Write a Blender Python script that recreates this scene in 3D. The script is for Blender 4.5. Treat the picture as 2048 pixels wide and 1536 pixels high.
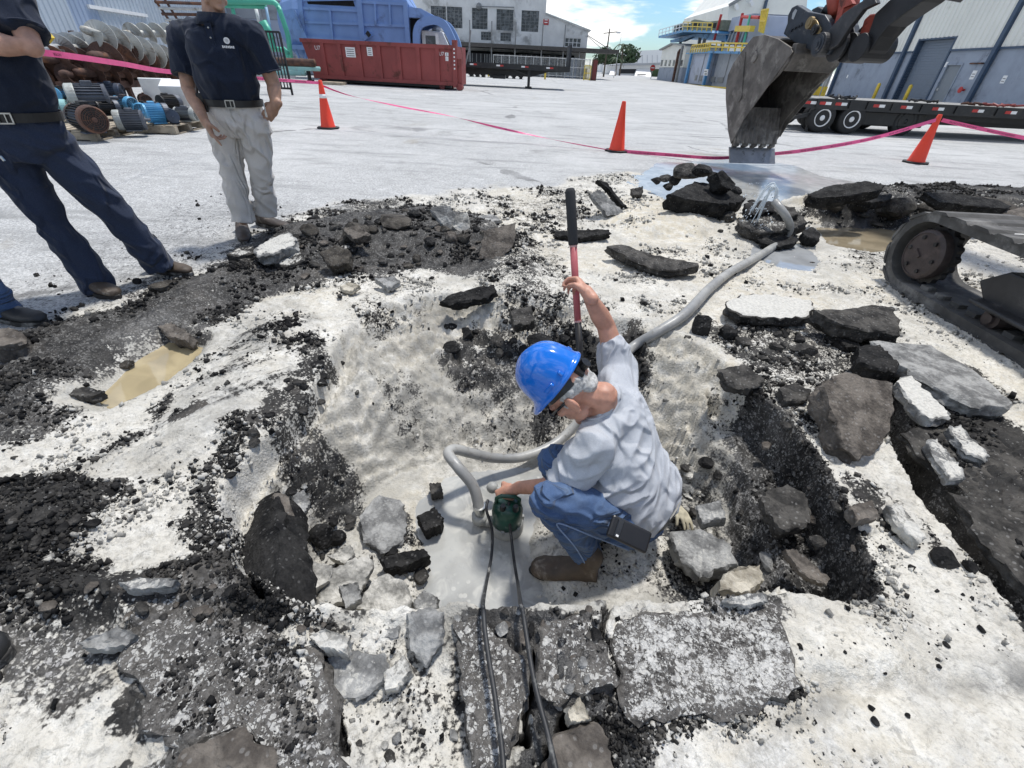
import bpy, bmesh, math, random
import numpy as np
from mathutils import Vector, Matrix, Quaternion

for _o in list(bpy.data.objects):
    bpy.data.objects.remove(_o)
SC = bpy.context.scene
COL = SC.collection
PI = math.pi
R = math.radians

# ------------------------------------------------------------------ camera
F = 880.0; CX = 1024.0; CY = 768.0; HC = 1.25       # focal length in picture units, eye height in metres
_d = np.array([963 - 1024, 1978 - 768, F]); _d /= np.linalg.norm(_d)
_ZW = -_d; _fw = np.array([0, 0, 1.0]); _YW = _fw - _ZW * (_fw @ _ZW); _YW /= np.linalg.norm(_YW)
_XW = np.cross(_YW, _ZW)
RCW = np.stack([_XW, _YW, _ZW])
cam_d = bpy.data.cameras.new('camera'); cam = bpy.data.objects.new('camera', cam_d); COL.objects.link(cam)
cam_d.sensor_width = 36.0; cam_d.lens = F / 2048 * 36.0
cam_d.clip_start = 0.02; cam_d.clip_end = 3000
_r = RCW @ np.array([1, 0, 0.]); _u = RCW @ np.array([0, -1, 0.]); _b = RCW @ np.array([0, 0, -1.])
cam.matrix_world = Matrix(((_r[0], _u[0], _b[0], 0), (_r[1], _u[1], _b[1], 0), (_r[2], _u[2], _b[2], HC), (0, 0, 0, 1)))
SC.camera = cam

# ------------------------------------------------------------------ sky, sun, exposure
SUN_EL = 70.0; SUN_AZ = 30.0          # azimuth measured from +Y towards +X
w = bpy.data.worlds.new('World'); SC.world = w; w.use_nodes = True
nt = w.node_tree; nt.nodes.clear()
def wn(t, **k):
    n = nt.nodes.new(t)
    for a, b in k.items():
        setattr(n, a, b)
    return n
out = wn('ShaderNodeOutputWorld'); bg = wn('ShaderNodeBackground'); bg.inputs['Strength'].default_value = 0.105
sky = wn('ShaderNodeTexSky', sky_type='NISHITA', sun_disc=False, sun_elevation=R(SUN_EL), sun_rotation=R(SUN_AZ), air_density=1.0, dust_density=0.6, ozone_density=1.0)
tc = wn('ShaderNodeTexCoord'); sep = wn('ShaderNodeSeparateXYZ'); nt.links.new(tc.outputs['Generated'], sep.inputs[0])
mx = wn('ShaderNodeMath', operation='MAXIMUM'); nt.links.new(sep.outputs['Z'], mx.inputs[0]); mx.inputs[1].default_value = 0.0
ad = wn('ShaderNodeMath', operation='ADD'); nt.links.new(mx.outputs[0], ad.inputs[0]); ad.inputs[1].default_value = 0.16
dx = wn('ShaderNodeMath', operation='DIVIDE'); nt.links.new(sep.outputs['X'], dx.inputs[0]); nt.links.new(ad.outputs[0], dx.inputs[1])
dy = wn('ShaderNodeMath', operation='DIVIDE'); nt.links.new(sep.outputs['Y'], dy.inputs[0]); nt.links.new(ad.outputs[0], dy.inputs[1])
zz = wn('ShaderNodeMath', operation='MULTIPLY'); nt.links.new(mx.outputs[0], zz.inputs[0]); zz.inputs[1].default_value = 6.0
cmb = wn('ShaderNodeCombineXYZ'); nt.links.new(dx.outputs[0], cmb.inputs[0]); nt.links.new(dy.outputs[0], cmb.inputs[1]); nt.links.new(zz.outputs[0], cmb.inputs[2])
cn = wn('ShaderNodeTexNoise'); cn.inputs['Scale'].default_value = 1.15; cn.inputs['Detail'].default_value = 9; cn.inputs['Roughness'].default_value = 0.56
cn.inputs['Distortion'].default_value = 0.25
nt.links.new(cmb.outputs[0], cn.inputs['Vector'])
cr = wn('ShaderNodeMapRange', interpolation_type='SMOOTHSTEP'); cr.inputs['From Min'].default_value = 0.47; cr.inputs['From Max'].default_value = 0.61
nt.links.new(cn.outputs['Fac'], cr.inputs['Value'])
cmix = wn('ShaderNodeMix', data_type='RGBA'); nt.links.new(cr.outputs[0], cmix.inputs['Factor'])
tint = wn('ShaderNodeMix', data_type='RGBA', blend_type='MULTIPLY'); tint.inputs['Factor'].default_value = 1.0
nt.links.new(sky.outputs[0], tint.inputs['A']); tint.inputs['B'].default_value = (0.60, 0.80, 0.98, 1)
nt.links.new(tint.outputs['Result'], cmix.inputs['A']); cmix.inputs['B'].default_value = (8.8, 8.75, 8.6, 1)
nt.links.new(cmix.outputs['Result'], bg.inputs['Color']); nt.links.new(bg.outputs[0], out.inputs['Surface'])

sl = bpy.data.lights.new('sun', 'SUN'); sl.energy = 2.7; sl.angle = R(5); sl.color = (1.0, 0.965, 0.91)
so = bpy.data.objects.new('sun', sl); COL.objects.link(so)
_el, _az = R(SUN_EL), R(SUN_AZ)
_sd = Vector((math.cos(_el) * math.sin(_az), math.cos(_el) * math.cos(_az), math.sin(_el)))
so.rotation_euler = (-_sd).to_track_quat('-Z', 'Y').to_euler(); so.location = (0, 0, 30)
SC.view_settings.view_transform = 'Standard'; SC.view_settings.look = 'None'
SC.view_settings.exposure = 0.52; SC.view_settings.gamma = 1.0; SC.view_settings.use_curve_mapping = False
SC.cycles.max_bounces = 6; SC.cycles.diffuse_bounces = 3; SC.cycles.glossy_bounces = 3; SC.cycles.transmission_bounces = 5
SC.cycles.transparent_max_bounces = 6; SC.cycles.use_denoising = True; SC.cycles.sample_clamp_indirect = 4.0

# ------------------------------------------------------------------ measuring helpers: a sight line meets a plane of the place
def _ray(px, py):
    return RCW @ np.array([(px - CX) / F, (py - CY) / F, 1.0])
def at(px, py, z=0.0):
    r = _ray(px, py); t = (z - HC) / r[2]; return np.array([0, 0, HC]) + r * t
def atY(px, py, Y):
    r = _ray(px, py); return np.array([0, 0, HC]) + r * (Y / r[1])
def proj(p):
    c = RCW.T @ (np.asarray(p, float) - [0, 0, HC]); return CX + F * c[0] / c[2], CY + F * c[1] / c[2], c[2]

# ------------------------------------------------------------------ mesh builder
class MB:
    def __init__(s):
        s.v = []; s.f = []; s.mi = []; s.cur = 0
    def add(s, vs, fs):
        o = len(s.v); s.v.extend([tuple(map(float, p)) for p in vs]); s.f.extend([tuple(i + o for i in f) for f in fs]); s.mi.extend([s.cur] * len(fs)); return s
    def box(s, c, size, rot=None):
        hx, hy, hz = size[0] / 2, size[1] / 2, size[2] / 2
        P = [Vector((a, b, d)) for a in (-hx, hx) for b in (-hy, hy) for d in (-hz, hz)]
        if rot is not None:
            M = rot if isinstance(rot, Matrix) else Matrix.Rotation(rot, 3, 'Z')
            P = [M @ p for p in P]
        P = [p + Vector(c) for p in P]
        return s.add(P, [(0, 1, 3, 2), (4, 6, 7, 5), (0, 4, 5, 1), (2, 3, 7, 6), (0, 2, 6, 4), (1, 5, 7, 3)])
    def box2(s, a, b):
        a = np.asarray(a, float); b = np.asarray(b, float); return s.box((a + b) / 2, np.abs(b - a))
    def beam(s, a, b, w, h=None, up=(0, 0, 1)):
        h = w if h is None else h
        a = Vector(a); b = Vector(b); d = b - a; L = d.length; d.normalize(); u = Vector(up)
        if abs(d.dot(u)) > 0.98:
            u = Vector((1, 0, 0)) if abs(d.x) < 0.9 else Vector((0, 1, 0))
        x = d.cross(u).normalized(); y = x.cross(d)
        M = Matrix((x, d, y)).transposed()
        return s.box((a + b) / 2, (w, L, h), M)
    def tube(s, pts, r, n=8, cap=True):
        P = [Vector(p) for p in pts]; rs = r if isinstance(r, (list, tuple)) else [r] * len(P)
        vs = []; prev = None
        for i, p in enumerate(P):
            t = (P[min(i + 1, len(P) - 1)] - P[max(i - 1, 0)]).normalized()
            if prev is None:
                a = t.cross(Vector((0, 0, 1)))
                if a.length < 0.05: a = t.cross(Vector((1, 0, 0)))
                a.normalize()
            else:
                a = (prev - t * prev.dot(t)).normalized()
            prev = a; b = t.cross(a)
            for k in range(n):
                q = 2 * PI * k / n; vs.append(p + (a * math.cos(q) + b * math.sin(q)) * rs[i])
        fs = [(i * n + k, i * n + (k + 1) % n, (i + 1) * n + (k + 1) % n, (i + 1) * n + k) for i in range(len(P) - 1) for k in range(n)]
        if cap:
            fs += [tuple(range(n - 1, -1, -1)), tuple((len(P) - 1) * n + k for k in range(n))]
        return s.add(vs, fs)
    def cyl(s, a, b, r, n=12):
        return s.tube([a, b], r, n)
    def lathe(s, prof, n=20, M=None, ry=1.0):
        M = M or Matrix.Identity(4); vs = []
        for (r, z) in prof:
            for k in range(n):
                q = 2 * PI * k / n; vs.append(M @ Vector((r * math.cos(q), r * ry * math.sin(q), z)))
        fs = [(i * n + k, i * n + (k + 1) % n, (i + 1) * n + (k + 1) % n, (i + 1) * n + k) for i in range(len(prof) - 1) for k in range(n)]
        fs += [tuple(range(n - 1, -1, -1)), tuple((len(prof) - 1) * n + k for k in range(n))]
        return s.add(vs, fs)
    def prism(s, poly, ext):
        """poly: list of 3-D points (one plane), ext: extrusion vector"""
        n = len(poly); e = Vector(ext); P = [Vector(p) for p in poly]; Q = [p + e for p in P]
        fs = [tuple(range(n)), tuple(range(2 * n - 1, n - 1, -1))] + [(i, i + n, (i + 1) % n + n, (i + 1) % n) for i in range(n)]
        return s.add(P + Q, fs)
    def sph(s, c, r, seg=10, rot=None):
        r = (r, r, r) if isinstance(r, (int, float)) else r; c = Vector(c); vs = [c + (rot @ Vector((0, 0, r[2])) if rot else Vector((0, 0, r[2])))]
        nr = max(3, seg // 2)
        for i in range(1, nr):
            th = PI * i / nr
            for k in range(seg):
                q = 2 * PI * k / seg; p = Vector((r[0] * math.sin(th) * math.cos(q), r[1] * math.sin(th) * math.sin(q), r[2] * math.cos(th)))
                vs.append(c + (rot @ p if rot else p))
        p = Vector((0, 0, -r[2])); vs.append(c + (rot @ p if rot else p)); last = len(vs) - 1
        fs = [(0, 1 + k, 1 + (k + 1) % seg) for k in range(seg)]
        for i in range(nr - 2):
            for k in range(seg):
                a = 1 + i * seg; fs.append((a + k, a + seg + k, a + seg + (k + 1) % seg, a + (k + 1) % seg))
        a = 1 + (nr - 2) * seg
        fs += [(a + k, last, a + (k + 1) % seg) for k in range(seg)]
        return s.add(vs, fs)
    def mesh(s, name, smooth=False):
        me = bpy.data.meshes.new(name); me.from_pydata(s.v, [], s.f)
        if any(s.mi): me.polygons.foreach_set('material_index', s.mi)
        if smooth: me.polygons.foreach_set('use_smooth', [True] * len(me.polygons))
        me.validate(); me.update(); return me
    def build(s, name, mat=None, parent=None, smooth=False, bevel=0.0, fix=True):
        me = s.mesh(name, smooth)
        if fix:
            bm = bmesh.new(); bm.from_mesh(me); bmesh.ops.recalc_face_normals(bm, faces=bm.faces)
            bm.to_mesh(me); bm.free()
        for m in (mat if isinstance(mat, (list, tuple)) else [mat] if mat else []): me.materials.append(m)
        o = bpy.data.objects.new(name, me); COL.objects.link(o)
        if parent is not None: put(o, parent)
        if bevel:
            b = o.modifiers.new('bevel', 'BEVEL'); b.width = bevel; b.segments = 2; b.limit_method = 'ANGLE'; b.angle_limit = R(40)
        return o

def put(o, parent):
    o.parent = parent; o.matrix_parent_inverse = parent.matrix_basis.inverted() if parent.parent is None else (parent.parent.matrix_basis @ parent.matrix_parent_inverse @ parent.matrix_basis).inverted()
    return o
def tag(o, label=None, cat=None, group=None, kind=None):
    if label: o['label'] = label
    if cat: o['category'] = cat
    if group: o['group'] = group
    if kind: o['kind'] = kind
    return o
def thing(name, label, cat, loc=(0, 0, 0), group=None):
    e = bpy.data.objects.new(name, None); e.empty_display_size = 0.1; e.location = tuple(map(float, loc)); COL.objects.link(e)
    return tag(e, label, cat, group)
def copy_tree(o, parent=None):
    c = o.copy(); COL.objects.link(c)
    if parent is not None: c.parent = parent
    for ch in list(o.children): copy_tree(ch, c)
    return c

# ------------------------------------------------------------------ materials
class NT:
    def __init__(s, name):
        s.m = bpy.data.materials.new(name); s.m.use_nodes = True; s.t = s.m.node_tree
        s.b = s.t.nodes['Principled BSDF']; s._tc = None
    def n(s, t, **k):
        x = s.t.nodes.new(t)
        for a, b in k.items(): setattr(x, a, b)
        return x
    def L(s, a, b): s.t.links.new(a, b)
    def co(s, which='Object'):
        if s._tc is None: s._tc = s.n('ShaderNodeTexCoord')
        return s._tc.outputs[which]
    def val(s, sock, v):
        if isinstance(v, (int, float)): sock.default_value = v
        elif isinstance(v, tuple): sock.default_value = v if len(v) == 4 else (*v, 1)
        else: s.L(v, sock)
    def math(s, op, a, b=None, c=None, clamp=False):
        x = s.n('ShaderNodeMath', operation=op, use_clamp=clamp); s.val(x.inputs[0], a)
        if b is not None: s.val(x.inputs[1], b)
        if c is not None: s.val(x.inputs[2], c)
        return x.outputs[0]
    def noise(s, scale, detail=4, rough=0.55, vec=None, dist=0.0, out='Fac'):
        x = s.n('ShaderNodeTexNoise'); x.inputs['Scale'].default_value = scale; x.inputs['Detail'].default_value = detail
        x.inputs['Roughness'].default_value = rough; x.inputs['Distortion'].default_value = dist
        s.L(vec if vec is not None else s.co(), x.inputs['Vector']); return x.outputs[out]
    def voro(s, scale, vec=None, feature='F1', out='Distance', rnd=1.0):
        x = s.n('ShaderNodeTexVoronoi', feature=feature); x.inputs['Scale'].default_value = scale; x.inputs['Randomness'].default_value = rnd
        s.L(vec if vec is not None else s.co(), x.inputs['Vector']); return x.outputs[out]
    def ramp(s, v, a, b, lo=0.0, hi=1.0, smooth=True):
        x = s.n('ShaderNodeMapRange', interpolation_type='SMOOTHSTEP' if smooth else 'LINEAR'); s.val(x.inputs['Value'], v)
        s.val(x.inputs['From Min'], a); s.val(x.inputs['From Max'], b); s.val(x.inputs['To Min'], lo); s.val(x.inputs['To Max'], hi); return x.outputs[0]
    def mix(s, f, a, b, bt='MIX'):
        x = s.n('ShaderNodeMix', data_type='RGBA', blend_type=bt); s.val(x.inputs['Factor'], f); s.val(x.inputs['A'], a); s.val(x.inputs['B'], b); return x.outputs['Result']
    def scale(s, vec, sc, rot=(0, 0, 0)):
        x = s.n('ShaderNodeMapping'); s.L(vec, x.inputs['Vector']); x.inputs['Scale'].default_value = sc; x.inputs['Rotation'].default_value = rot; return x.outputs[0]
    def attr(s, name):
        x = s.n('ShaderNodeAttribute', attribute_name=name); return x.outputs['Fac']
    def bump(s, h, strength=0.3, dist=0.01):
        x = s.n('ShaderNodeBump'); x.inputs['Strength'].default_value = strength; x.inputs['Distance'].default_value = dist; s.L(h, x.inputs['Height']); s.L(x.outputs[0], s.b.inputs['Normal'])
    def set(s, **k):
        for a, v in k.items(): s.val(s.b.inputs[a.replace('_', ' ')], v)
        return s.m

def pm(name, col, rough=0.6, metal=0.0, var=0.18, sc=6.0, bump=0.0, bsc=60.0, dirt=None, dirt_amt=0.0, dsc=3.0, spec=0.5, coat=0.0):
    """painted / plain surface: tone variation, patchy dirt, fine relief"""
    s = NT(name); n1 = s.noise(sc, 5, 0.6)
    c = tuple(col); lo = tuple(x * (1 - var) for x in c); hi = tuple(min(1, x * (1 + var)) for x in c)
    base = s.mix(s.ramp(n1, 0.3, 0.7), lo, hi)
    rg = s.ramp(n1, 0.3, 0.7, rough * 0.85, min(1, rough * 1.12))
    if dirt is not None:
        d = s.noise(dsc, 7, 0.68, dist=0.3); f = s.ramp(d, 0.62 - 0.3 * dirt_amt, 0.74 - 0.2 * dirt_amt)
        base = s.mix(f, base, dirt); rg = s.ramp(f, 0, 1, rough, 0.85)
    if bump: s.bump(s.noise(bsc, 3, 0.6), bump, 0.01)
    return s.set(Base_Color=base, Roughness=rg, Metallic=metal, Specular_IOR_Level=spec, Coat_Weight=coat)

# ------------------------------------------------------------------ numpy noise
def _h(ix, iy, seed):
    n = (ix.astype(np.int64) * 374761393 + iy.astype(np.int64) * 668265263 + seed * 1442695041) & 0x7fffffff
    n = ((n ^ (n >> 13)) * 1274126177) & 0x7fffffff
    return ((n ^ (n >> 16)) & 0xffff) / 65535.0
def vnoise(x, y, seed=0):
    ix = np.floor(x); iy = np.floor(y); fx = x - ix; fy = y - iy
    fx = fx * fx * fx * (fx * (fx * 6 - 15) + 10); fy = fy * fy * fy * (fy * (fy * 6 - 15) + 10)
    a = _h(ix, iy, seed); b = _h(ix + 1, iy, seed); c = _h(ix, iy + 1, seed); d = _h(ix + 1, iy + 1, seed)
    return (a * (1 - fx) + b * fx) * (1 - fy) + (c * (1 - fx) + d * fx) * fy - 0.5
def fbm(x, y, f, oct=4, gain=0.5, seed=0):
    t = np.zeros_like(x); a = 1.0; c, sn = math.cos(0.6), math.sin(0.6)
    for i in range(oct):
        t += a * vnoise(x * f, y * f, seed + i * 17); x, y = c * x - sn * y, sn * x + c * y; f *= 2.03; a *= gain
    return t
def worley(x, y, f, seed=0):
    x = x * f; y = y * f; ix = np.floor(x); iy = np.floor(y); f1 = np.full_like(x, 9.0); f2 = np.full_like(x, 9.0); cid = np.zeros_like(x)
    for dx_ in (-1, 0, 1):
        for dy_ in (-1, 0, 1):
            a = ix + dx_; b = iy + dy_; d = np.hypot(a + _h(a, b, seed) - x, b + _h(a, b, seed + 7) - y); c = _h(a, b, seed + 13)
            m = d < f1; f2 = np.where(m, f1, np.minimum(f2, d)); cid = np.where(m, c, cid); f1 = np.where(m, d, f1)
    return f1, f2, cid
def sstep(a, b, x):
    t = np.clip((x - a) / (b - a), 0, 1); return t * t * (3 - 2 * t)
def sdpoly(x, y, poly, lim=0.6):
    """signed distance, positive inside; clamped at -lim far outside"""
    P = np.asarray(poly, float)[:, :2]; o = np.full(x.shape, -lim)
    m = (x > P[:, 0].min() - lim) & (x < P[:, 0].max() + lim) & (y > P[:, 1].min() - lim) & (y < P[:, 1].max() + lim)
    xs = x[m]; ys = y[m]; d = np.full(xs.shape, 99.0); ins = np.zeros(xs.shape, bool)
    for i in range(len(P)):
        a = P[i]; b = P[(i + 1) % len(P)]; e = b - a; px_ = xs - a[0]; py_ = ys - a[1]
        t = np.clip((px_ * e[0] + py_ * e[1]) / max(e @ e, 1e-12), 0, 1); d = np.minimum(d, np.hypot(px_ - e[0] * t, py_ - e[1] * t))
        if e[1] != 0:
            c = ((a[1] > ys) != (b[1] > ys)) & (xs < (b[0] - a[0]) * (ys - a[1]) / (b[1] - a[1]) + a[0]); ins ^= c
    o[m] = np.maximum(np.where(ins, d, -d), -lim); return o
def PW(pts, z=0.0):
    return [at(a, b, z)[:2] for a, b in pts]
# ================================================================== GROUND
WHITE = (0.60, 0.59, 0.555); GREYMUD = (0.36, 0.365, 0.36)
def ground_material():
    s = NT('dug_ground'); P = s.co('Object')
    D = s.attr('dark'); G = s.attr('pave'); T = s.attr('tan'); Wt = s.attr('wet'); A = s.attr('aggr'); K = s.attr('grey')
    n_f = s.noise(70, 6, 0.72); n_m = s.noise(16, 6, 0.68, dist=0.2); n_c = s.noise(5.0, 5, 0.6)
    v1 = s.voro(85); v2 = s.voro(230)
    # ---- broken asphalt against white lime mud
    q = s.math('ADD', s.math('MULTIPLY', s.math('SUBTRACT', n_m, 0.5), 1.05), s.math('MULTIPLY', s.math('SUBTRACT', n_f, 0.5), 0.95))
    q = s.math('ADD', q, s.math('MULTIPLY', s.math('SUBTRACT', v1, 0.42), 0.35))
    mask = s.ramp(s.math('ADD', D, s.math('MULTIPLY', q, s.ramp(D, 0.08, 0.42, 0.70, 1.2))), 0.38, 0.62)
    # ---- lime mud
    n_s = s.noise(3.2, 7, 0.66, dist=0.9); n_l = s.noise(34, 6, 0.72, dist=0.6)
    mud = s.mix(s.ramp(n_c, 0.3, 0.72), (0.575, 0.558, 0.510), (0.715, 0.698, 0.650))
    mud = s.mix(s.ramp(n_s, 0.48, 0.68, 0, 0.45), mud, (0.36, 0.345, 0.31))
    mud = s.mix(s.ramp(n_l, 0.52, 0.64, 0, 0.70), mud, (0.24, 0.235, 0.22))
    mud = s.mix(s.ramp(n_f, 0.46, 0.70, 0, 0.60), mud, (0.28, 0.275, 0.26))
    tanm = s.mix(s.ramp(n_m, 0.3, 0.7), (0.70, 0.63, 0.49), (0.55, 0.48, 0.35))
    mud = s.mix(s.math('MULTIPLY', T, s.ramp(n_m, 0.3, 0.6)), mud, tanm)
    mud = s.mix(s.math('MULTIPLY', K, s.ramp(s.math('ADD', n_s, s.math('MULTIPLY', n_m, 0.5)), 0.52, 0.90)), mud, (0.17, 0.17, 0.165))
    mud = s.mix(s.math('MULTIPLY', Wt, s.ramp(s.math('ADD', n_s, s.math('MULTIPLY', s.math('SUBTRACT', n_l, .5), .7)), 0.34, 0.62, 0.30, 1.0)), mud, (0.34, 0.325, 0.285))
    # ---- asphalt with pale stones showing
    cr_ = s.voro(120, out='Color'); sepc = s.n('ShaderNodeSeparateColor'); s.L(cr_, sepc.inputs[0])
    asp = s.mix(s.ramp(n_m, 0.3, 0.75), (0.012, 0.012, 0.0125), (0.05, 0.048, 0.045))
    asp = s.mix(s.ramp(n_c, 0.45, 0.75), asp, (0.095, 0.088, 0.08))
    stone = s.math('MULTIPLY', s.ramp(sepc.outputs[0], 0.84, 0.90), s.ramp(v1, 0.42, 0.24))
    asp = s.mix(s.math('MULTIPLY', stone, 0.45), asp, (0.30, 0.30, 0.29))
    asp = s.mix(s.ramp(D, 0.93, 1.03), asp, s.mix(s.ramp(n_f, .4, .7), (.006, .006, .0065), (.020, .0195, .019)))
    # big worn aggregate (top of the old pavement near the lip): stones with broken outlines
    wob = s.n('ShaderNodeVectorMath', operation='MULTIPLY_ADD'); s.L(s.noise(60, 3, .6, out='Color'), wob.inputs[0]); wob.inputs[1].default_value = (.016, .016, .016); s.L(P, wob.inputs[2]); WP = wob.outputs[0]
    cell = s.voro(58, vec=WP, out='Color'); sc2 = s.n('ShaderNodeSeparateColor'); s.L(cell, sc2.inputs[0]); vd = s.voro(58, vec=WP, feature='DISTANCE_TO_EDGE')
    cell3 = s.voro(125, vec=WP, out='Color'); sc3 = s.n('ShaderNodeSeparateColor'); s.L(cell3, sc3.inputs[0]); vd3 = s.voro(125, vec=WP, feature='DISTANCE_TO_EDGE')
    big = s.math('MAXIMUM', s.math('MULTIPLY', s.ramp(s.math('ADD', sc2.outputs[0], s.math('MULTIPLY', s.math('SUBTRACT', n_m, 0.5), 1.3)), 0.80, 0.90), s.ramp(vd, 0.06, 0.16)),
                 s.math('MULTIPLY', s.ramp(s.math('ADD', sc3.outputs[1], s.math('MULTIPLY', s.math('SUBTRACT', n_m, 0.5), 1.7)), 0.62, 0.80), s.ramp(vd3, 0.05, 0.18)))
    stc = s.mix(sc2.outputs[1], (0.62, 0.61, 0.58), (0.36, 0.35, 0.34))
    asp = s.mix(s.math('MULTIPLY', A, s.ramp(s.math('ADD', n_s, s.math('MULTIPLY', s.math('SUBTRACT', n_l, .5), .8)), .36, .60, 0.15, .95)), asp, s.mix(s.ramp(n_f, .35, .65), (.055, .053, .050), (.175, .168, .158)))
    asp = s.mix(s.math('MULTIPLY', A, big), asp, stc)
    dug = s.mix(mask, mud, asp)
    # ---- untouched yard: worn pale asphalt with fine stones
    pf = s.noise(260, 3, 0.7); vp = s.voro(150, out='Color'); sp_ = s.n('ShaderNodeSeparateColor'); s.L(vp, sp_.inputs[0])
    big_n = s.noise(0.35, 6, 0.62); strk = s.noise(1.0, 6, 0.65, vec=s.scale(P, (0.45, 2.4, 1), (0, 0, 0.55)))
    pv = s.mix(s.ramp(sp_.outputs[0], 0.1, 0.9), (0.20, 0.203, 0.203), (0.66, 0.663, 0.655))
    pv = s.mix(s.ramp(pf, 0.35, 0.7, 0, 0.6), pv, (0.42, 0.425, 0.425))
    far = s.n('ShaderNodeSeparateXYZ'); s.L(P, far.inputs[0]); ff = s.ramp(far.outputs[1], 4.0, 14.0)
    pm_ = s.noise(46, 4, 0.8); pv = s.mix(s.ramp(pm_, 0.42, 0.56), s.mix(0.55, pv, (0.19, 0.192, 0.19)), s.mix(.35, pv, (.66, .66, .65)))
    pm2 = s.noise(13, 6, 0.85); pv = s.mix(s.ramp(pm2, 0.50, 0.62, 0, .55), pv, (0.235, 0.235, 0.23)); pm3 = s.noise(4.5, 8, 0.8, dist=.4); pv = s.mix(s.ramp(pm3, 0.50, 0.66, 0, .50), pv, (0.27, 0.27, 0.265)); pv = s.mix(s.ramp(pm3, 0.46, 0.34, 0, .35), pv, (.70, .70, .69))
    pv = s.mix(s.math('MULTIPLY', ff, 0.25), pv, (0.46, 0.462, 0.455))
    pv = s.mix(s.ramp(big_n, 0.42, 0.70, 0, 0.40), pv, (0.60, 0.60, 0.59))
    pv = s.mix(s.ramp(strk, 0.50, 0.68, 0, 0.72), pv, (0.25, 0.253, 0.25)); pv = s.mix(s.ramp(s.noise(0.9, 8, .7, dist=.5), 0.53, 0.70, 0, 0.62), pv, (0.22, 0.22, 0.213)); pv = s.mix(s.ramp(s.noise(0.33, 9, .72, dist=.8), 0.60, 0.68, 0, 0.5), pv, (0.30, 0.275, 0.23))
    crk = s.voro(0.14, vec=s.scale(P, (1, 1, 0)), feature='DISTANCE_TO_EDGE'); 
    pv = s.mix(s.math('MULTIPLY', s.ramp(s.math('ADD', crk, s.math('MULTIPLY', s.math('SUBTRACT', s.noise(1.3, 6, .7), 0.5), 0.09)), 0.010, 0.002, 0, 0.75), s.ramp(s.noise(.25, 3, .5), .5, .6)), pv, (0.13, 0.13, 0.13))
    pdm = s.ramp(s.math('ADD', D, q), 0.38, 0.80, 0.0, 0.85)
    pv = s.mix(pdm, pv, (0.055, 0.055, 0.056))
    pv = s.mix(s.math('MULTIPLY', Wt, 0.6), pv, (0.27, 0.275, 0.28))
    base = s.mix(G, dug, pv)
    rg = s.math('SUBTRACT', s.ramp(n_f, 0.3, 0.7, 0.75, 0.95), s.math('MULTIPLY', Wt, s.ramp(n_m, 0.3, 0.65, 0.55, 0.2)))
    rg = s.math('SUBTRACT', rg, s.math('MULTIPLY', s.math('MULTIPLY', mask, s.math('SUBTRACT', 1.0, G)), 0.18))
    hgt = s.math('ADD', s.math('MULTIPLY', n_f, 0.6), s.math('ADD', s.math('MULTIPLY', v1, 0.4), s.math('MULTIPLY', v2, 0.22)))
    s.bump(hgt, 0.55, 0.012)
    return s.set(Base_Color=base, Roughness=rg, Specular_IOR_Level=s.math('ADD', .16, s.math('MULTIPLY', Wt, .4)))
M_GROUND = ground_material()

# fan-shaped sheet: fine near the hole, coarser with distance
NU, NV = 780, 700; U0, U1 = -1.32, 1.32; Y00 = -0.55; YA = 1.15; Y11 = 10.6
gv = np.linspace(0, 1, NV); GYr = (Y00 + YA) * ((Y11 + YA) / (Y00 + YA)) ** gv - YA
gu = np.linspace(U0, U1, NU)
GX = gu[None, :] * (GYr[:, None] + YA); GY = np.repeat(GYr[:, None], NU, 1)
shp = GX.shape; gx = GX.ravel(); gy = GY.ravel()

def blend(a, val, poly, z=0.0, soft=0.05, warp=0.06, f=6.0, seed=1, amt=1.0):
    sd = sdpoly(gx, gy, PW(poly, z)) + warp * 1.6 * fbm(gx, gy, f, 4, 0.6, seed)
    wgt = sstep(-soft, soft, sd) * amt
    a += (val - a) * wgt
    return wgt

RIM = [(590, 1222), (700, 1225), (890, 1218), (1090, 1216), (1210, 1208), (1370, 1218), (1520, 1198), (1640, 1192), (1752, 1208), (1735, 1130), (1695, 1030), (1640, 925), (1560, 830), (1470, 750), (1420, 690), (1300, 640), (1170, 615), (1050, 600), (950, 585), (850, 585), (750, 605), (690, 650), (655, 720), (615, 790), (545, 860), (470, 930), (440, 1010), (455, 1080), (480, 1150)]
FLOOR = [(660, 1330), (1350, 1330), (1420, 1180), (1400, 1030), (1325, 940), (1200, 905), (1000, 925), (870, 935), (790, 965), (730, 1010), (680, 1060), (640, 1130), (610, 1250)]
zin = sdpoly(gx, gy, PW(RIM, 0), 0.5) + 0.03 * fbm(gx, gy, 7, 4, 0.55, 3)
zfl = sdpoly(gx, gy, PW(FLOOR, -0.5), 0.5)
din = np.clip(zin, 0, None); dfl = np.clip(-zfl, 0, None)
t = din / (din + dfl + 1e-6)
H = -0.5 * np.where(zfl > 0, 1.0, sstep(0, 1, t) * 0.55 + t * 0.45) * (zin > 0)
wallw = sstep(0, .06, zin) * sstep(.02, -.06, zfl)
qz = H / .085 + 1.3 * fbm(gx, gy, 4.2, 4, .55, 150); Hs = (np.floor(qz) + sstep(.55, 1.0, qz - np.floor(qz)) - 1.3 * fbm(gx, gy, 4.2, 4, .55, 150)) * .085
H = H + (Hs - H) * wallw * .75 + wallw * .05 * fbm(gx, gy, 5, 4, .6, 151)
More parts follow.
